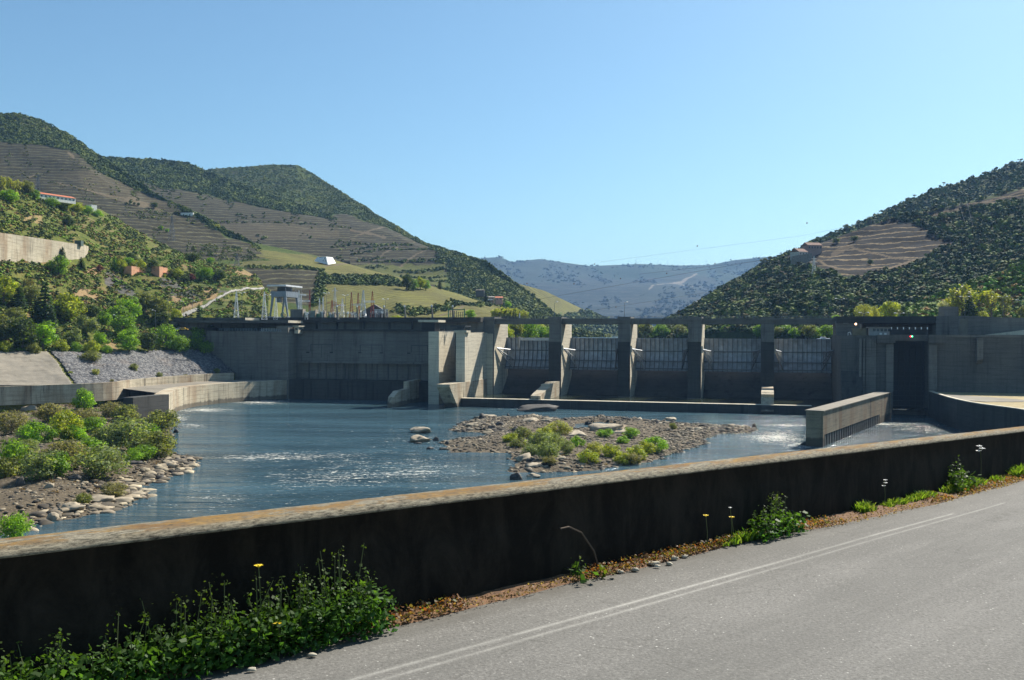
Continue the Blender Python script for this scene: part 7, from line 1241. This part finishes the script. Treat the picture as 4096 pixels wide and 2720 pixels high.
# orange pavilions
ROOF_D = plain('dull_brown_tiles', (0.16, 0.085, 0.06), 0.9, var=0.3)
for x0, x1, yt, yb, l in ((127, 145, 266, 275, 'left, wider orange garden pavilion half hidden by trees'), (156.5, 168, 266.5, 276.5, 'right, taller orange garden pavilion with a deep porch')):
    p, k = on_hill(near, (x0 + x1) / 2, yb); Y = p[1] - 5; a_, b_ = P(x0, yb, Y), P(x1, yb, Y); z0 = 0.0; h = P(x0, yt, Y)[2] - a_[2]; yw = 1.35; c_, s_ = math.cos(yw), math.sin(yw); wd = (b_[0] - a_[0]) / (c_ + s_ * .39) * .8
    T = lambda u, v, z: (a_[0] + (b_[0] - a_[0]) * .25 + u * c_ - v * s_, a_[1] + u * s_ + v * c_, a_[2] + z)
    th = thing('garden_pavilion', l, 'building', T(wd / 2, 0, 0), 'orange pavilions on the hillside')
    mb = MB(); mb.box(0, wd * .4, 0, 5, -3, h, T); mb.build('wall', ORANGE_W, th); mb = MB(); mb.box(wd * .4 + .01, wd - .01, .3, 4.8, h * .45, h - .2, T); mb.build('upper_wall', ORANGE_W, th)
    mb = MB(); mb.box(wd - .7, wd, .2, 1, -3, h * .42, T); mb.build('porch_pillar', ORANGE_W, th); mb = MB(); mb.box(wd * .5, wd + 1.0, -1.2, 4.5, h * .42, h * .45 - .02, T); mb.build('porch_slab', ORANGE_W, th)
    mb = MB(); mb.box(wd * .41, wd - .8, 3, 3.3, -2, h * .41, T); mb.build('shaded_glazing', GLASS, th)
# long retaining wall on the hillside
pw = [P(-30, 229, 405), P(3, 233, 432), P(45, 239, 470), P(84.5, 245.2, 512), P(88.5, 246.3, 528)]
path_wall('hillside_retaining_wall', CONC_WARM, [q[:2] for q in pw], [55, 58, 60, 62, 62], [q[2] for q in pw], 1.5, 'long pale streaked retaining wall high on the near left hillside')
bld(74.5, 81, 240.3, 243.8, 505, 3, plain('green_container', (0.07, 0.10, 0.08), .6), 'dark green container on top of the long hillside wall', name='container', drop=1)
bld(40, 76, 193.5, 200, 585, 9, WHITEW, 'long white building with a red tiled roof on the near hill crest', roof=ROOF, yaw=1.05, rise=1.6, win=9, drop=1)
bld(91.5, 97, 205, 209.5, 640, 5, WHITEW, 'small white hut right of the long white building', drop=5, yaw=1.05)
bld(67, 78, 173.6, 178.5, 985, 9, STONEW, 'ruined grey stone house in the middle of the terraced hill', win=4, wm=BLACK, name='ruined_house', yaw=.35)
bld(180.5, 193, 212.6, 218.5, 905, 8, WHITEW, 'low grey and white hut at the right edge of the terraced hill', win=2, yaw=-.1)
bld(284, 300, 0 + 214.6, 217.6, 1340, 12, plain('dark_shed', (0.06, 0.06, 0.06), .9), 'dark low shed on the brown vineyards of the mountain', name='shed')
bld(475.8, 484, 289.4, 293.2, 820, 10, plain('dark_shed_wall', (0.10, 0.10, 0.10), .9), 'long dark farm shed with a pale roof edge', name='farm_shed', roof=CONC_LIGHT, rise=.6)
bld(495.5, 502.5, 296.2, 300.6, 800, 8, PINKW, 'pink farmhouse with a pale tiled roof right of the dark shed', roof=ROOF, rise=1.3, win=2)
bld(487, 494, 296, 299.6, 815, 8, STONEW, 'low stone farm building left of the pink farmhouse', name='barn', roof=STONEW, rise=1)
car(490.5, 300.5, 790, P(490.5, 300.6, 790)[2], CW_, 'white car on the track beside the farm buildings', .5, group='farm vehicles')
bld(799, 808, 248, 256, 800, 10, plain('dull_white_render', (0.42, 0.42, 0.40), .9), 'white gabled house on the right slope with the gable facing the valley', roof=ROOF_D, rise=3.2, win=3, yaw=.5)
bld(808, 822, 241.8, 250, 810, 12, plain('faded_pink_render', (0.33, 0.22, 0.19), .9), 'pink two-storey house with a hipped roof behind the white gabled one', roof=ROOF_D, rise=2.8, win=5, yaw=.15, drop=6)
mb = MB(); q0, q1 = P(793, 256, 790), P(812, 253, 790); mb.hexa([tuple(q0 + [0, 0, -8]), tuple(q1 + [0, 0, -8]), tuple(q1 + [0, 6, -8]), tuple(q0 + [0, 6, -8]), tuple(q0), tuple(q1), tuple(q1 + [0, 6, 0]), tuple(q0 + [0, 6, 0])]); mb.top('terrace_wall', STONEW, 'dark stone terrace wall under the two houses on the right slope', 'wall')
bld(944, 958.5, 306.5, 322, 452, 6, CONC, 'grey streaked concrete portal wall behind the right terrace', name='concrete_portal', drop=2)
# white lettered monument in the vineyard
p = knoll.on(325, 264) - np.array([0, 6, 0]); Y = p[1]; mo = thing('vineyard_monument', 'white concrete monument block with dark lettering in the green vineyard', 'monument', tuple(p)); k = Y / F
def MP(x, y, d): q = P(x, y, Y + d); return tuple(q)
mb = MB(); mb.add([MP(314.2, 261.2, 2), MP(328, 264.6, -3), MP(336, 263.2, 9), MP(322, 260.5, 12), MP(317.2, 256.9, 4), MP(326.2, 256.7, 0), MP(332.6, 257.3, 9), MP(322.5, 257.3, 11)], [(0, 1, 5, 4), (1, 2, 6, 5), (2, 3, 7, 6), (3, 0, 4, 7), (4, 5, 6, 7), (3, 2, 1, 0)]); mb.build('block', WHITE, mo)
rr = random.Random(2)
for row, (u0, u1, v) in enumerate([(.28, .95, .80), (.12, .95, .45)]):
    for j in range(6):
        mb = MB(); u = u0 + (u1 - u0) * j / 6; A0 = np.array(MP(314.2, 261.2, 2)); A1 = np.array(MP(328, 264.6, -3)); B0 = np.array(MP(317.2, 256.9, 4)); B1 = np.array(MP(326.2, 256.7, 0))
        def FP(u, v, o=.12): q = (A0 * (1 - u) + A1 * u) * (1 - v) + (B0 * (1 - u) + B1 * u) * v; return q + np.array([-.1, -1, 0]) * o
        h_ = .13; w2 = .045
        for (ua, ub, va, vb) in ([(0, .35, -1, 1), (.6, 1, -1, 1), (0, 1, .6, 1)], [(0, .35, -1, 1), (0, 1, -1, -.6), (0, 1, .6, 1)], [(.3, .7, -1, 1), (0, 1, .6, 1)], [(0, .35, -1, 1), (.65, 1, -1, 1), (0, 1, -1, -.6)])[(j + row) % 4]:
            P4 = [FP(u + w2 * 2 * a_, v + h_ * b_) for a_, b_ in ((ua, va), (ub, va), (ub, vb), (ua, vb))]; P5 = [q + np.array([0, -.1, 0]) for q in P4]; mb.hexa([tuple(P5[0]), tuple(P5[1]), tuple(P4[1]), tuple(P4[0]), tuple(P5[3]), tuple(P5[2]), tuple(P4[2]), tuple(P4[3])])
        mb.build('letter', plain('blue_black_letters', (0.03, 0.04, 0.08), .6), mo)
# ------------------------------------------------------------------ pylons, cables and marker balls
G2 = 'power pylons on the hills'
def pylon(h, x, yt, yb, label, w0=2.6, m=STEEL): 
    p, k = on_hill(h, x, yb); Y = p[1]; lattice('power_pylon', m, x, yt, Y - 1, w0, label, G2, arms=((yt + (yb - yt) * .12, w0 * 1.3, w0 * 1.3), (yt + (yb - yt) * .28, w0 * 1.6, w0 * 1.6)), zb=p[2] - 1, cat='pylon', n=8)
pylon(hill_a, 38, 174, 191, 'power pylon rising behind the red roofed building', 2.4); pylon(hill_a, 172, 215, 237, 'power pylon on the lower terraces of the left hill', 2.4); pylon(knoll, 237, 253, 266, 'power pylon in the left part of the green vineyard', 1.9)
pylon(far, 636, 258.5, 266, 'tiny pylon on the far ridge, first from the left', 4); pylon(far, 658, 259, 266, 'tiny pylon on the far ridge, second from the left', 4); pylon(far, 667.5, 259, 267, 'tiny pylon on the far ridge, third and tallest', 4); pylon(far, 706, 259, 266, 'tiny pylon on the far ridge, rightmost', 4)
pylon(ridge_r, 781, 252, 264, 'small pylon among trees on the right skyline', 1.6); pylon(front_r, 814, 256, 278, 'grey lattice pylon in the woods below the pink house', 1.6, STEEL_L)
CAB = plain('power_cable', (0.06, 0.06, 0.065), .5)
def cable(pts, label, r_=.09, sag=0):
    mb = MB(); A0 = [P(x, y, Y) for x, y, Y in pts]; L = []
    for a_, b_ in zip(A0[:-1], A0[1:]):
        for k in range(12): u = k / 12; q = a_ * (1 - u) + b_ * u; q = q - [0, 0, sag * 4 * u * (1 - u)]; L.append(q)
    L.append(A0[-1]); mb.tube(L, r_, 4); mb.top('power_cable', CAB, label, 'cable', group='power cables over the valley')
cable([(540, 299, 900), (770, 258.5, 900), (1030, 205, 900)], 'lower dark power cable crossing in front of the far ridge', .11); cable([(640, 274, 900), (772, 259.5, 880), (1030, 214, 880)], 'second power cable just below the dark one', .08); cable([(600, 262, 1000), (800, 236, 1000), (1030, 190, 1000)], 'upper faint power cable in the sky above the valley', .07)
cable([(570, 314, 1100), (760, 284, 1100)], 'dark cable low across the foot of the far ridge', .12); cable([(959, 203, 810), (966, 226, 760), (985, 250, 720), (998, 262, 700)], 'pale cable swooping down the right hillside, left one', .09); cable([(967, 203, 810), (973, 226, 760), (990, 248, 720), (1003, 262, 700)], 'pale cable swooping down the right hillside, right one', .09)
cable([(38, 176, 860), (172, 217, 850), (237, 255, 800)], 'long thin cable linking the pylons of the left hill', .08)
for i, (x, y, Y) in enumerate([(527, 283.5, 900), (594.6, 264, 900), (574, 283.8, 900), (620.5, 278.5, 900), (666.7, 273.3, 900), (697.4, 246, 950), (715, 263.5, 900), (807, 223, 900), (759, 257.4, 880), (616, 307, 900), (687, 305.5, 900)]):
    mb = MB(); p = P(x, y, Y); mb.ball(tuple(p), .75 if y < 250 else .62, 8, 6); mb.top('marker_ball', plain('dark_red_marker', (0.07, 0.025, 0.02), .5), f'dark warning ball on the cables over the valley, {ORD[sorted([527,594.6,574,620.5,666.7,697.4,715,807,759,616,687]).index(x)]} from the left', 'marker ball', group='warning balls on the power cables')
# floating buoy-like white boat above the last gate
bt_ = thing('moored_boat', 'white motor boat on the reservoir just above the last gate', 'boat', (*P(823, 338, 455)[:2], 28.15), rz=.1); WL[bt_.name] = np.zeros(3)
mb = MB(); mb.prism([(-2.6, .1), (-2.8, .75), (3.4, .9), (2.4, .05)], lambda x, z: (x, -.9, z), lambda x, z: (x, .9, z)); mb.build('hull', WHITE, bt_, bevel=.12); mb = MB(); mb.prism([(-1.4, .78), (-1.0, 1.5), (.8, 1.55), (1.7, .8)], lambda x, z: (x, -.65, z), lambda x, z: (x, .65, z)); mb.build('cabin', WHITE, bt_, bevel=.1)
for s_, l in ((519.6, 'small white post on the bridge railing of the first span'), (597, 'small dark post on the bridge railing of the second span')): mb = MB(); p = P(s_, 319, 424); mb.tube([(p[0], p[1], ZD), (p[0], p[1], ZD + 1.5)], .22, 6); mb.ball((p[0], p[1], ZD + 1.75), .24); mb.top('bridge_post', WHITE if s_ < 550 else STEEL_D, l, 'post')

def shore_cover(name, G, n, keep, smin, smax, pal, label, seed, zs=.7):
    r = np.random.default_rng(seed); X, Y, Zz, d = G; x = X.min() + r.random(n) * (X.max() - X.min()); y = Y.min() + r.random(n) * (Y.max() - Y.min()); z, dd = zat(G, x, y); px, py = to_px(x, y)
    k = (z > .25) & keep(px, py, x, y); x, y, z = x[k], y[k], z[k]; N = len(x); s = smin + (smax - smin) * r.random(N) ** 2; c = np.array(pal)[np.clip((vnoise(x, y, 7, 3, seed) * 1.6 - .3 + r.normal(size=N) * .2) * len(pal), 0, len(pal) - 1).astype(int)] * (.7 + .6 * r.random((N, 1)))
    L = 26; kk = np.repeat(np.arange(N), L); dv = r.normal(size=(N * L, 3)); dv /= np.linalg.norm(dv, axis=1, keepdims=True); dv[:, 2] = np.abs(dv[:, 2]); q = np.stack([x, y, z], -1)[kk] + dv * s[kk][:, None] * [1, 1, zs] * (r.random((N * L, 1)) ** .4); v, f = quads(q, dv + r.normal(size=dv.shape) * .5, s[kk] * .34, r)
    cc = np.repeat(np.clip(c[kk] * (.7 + .6 * r.random((N * L, 1))), 0, 1), 4, 0); tag(link_mesh(name, np_mesh(name, v, f, cc), LEAF), label, 'scrub', kind='stuff')
shore_cover('shore_scrub', GL, 9000, lambda px, py, x, y: (py > 398) & (px > -30) & (py < np.interp(px, [0, 60, 110, 150, 180], [485, 474, 468, 456, 446])) & (vnoise(x, y, 10, 3, 7) > .33), .4, 1.6, [(0.10, 0.085, 0.04), (0.14, 0.12, 0.055), (0.08, 0.10, 0.03), (0.10, 0.15, 0.035), (0.07, 0.12, 0.03)], 'low mixed scrub filling the gaps between the shrubs of the left shore', 71)
shore_cover('dry_grass', GL, 4200, lambda px, py, x, y: (px > -30) & (py > 462) & (vnoise(x, y, 8, 3, 9) > .5), .3, .8, [(0.13, 0.08, 0.04), (0.18, 0.12, 0.06), (0.10, 0.065, 0.035)], 'brown dry grass among the stones of the left shore', 72)
shore_cover('island_weeds', GI, 900, lambda px, py, x, y: inpoly(px, py, [(505, 430), (560, 424), (600, 436), (660, 436), (655, 462), (600, 468), (540, 466), (508, 446)]) & (vnoise(x, y, 6, 3, 9) > .52), .3, .8, [(0.12, 0.09, 0.045), (0.10, 0.12, 0.035), (0.09, 0.15, 0.03)], 'low weeds between the shrubs of the island', 73)
# ------------------------------------------------------------------ the air
hz = MB(); hz.box(-6000, 6000, -60, 10500, -7.5, 640); o = hz.mesh('haze'); o = link_mesh('haze', o, None)
m, t, out = new_mat('valley_haze'); pv = nd(t, 'VolumePrincipled', {'Color': (0.32, 0.58, 1.0, 1), 'Density': 0.000062, 'Anisotropy': 0.1}); t.links.new(pv.outputs[0], out.inputs['Volume'])
o.data.materials.append(m); tag(o, kind='stuff')
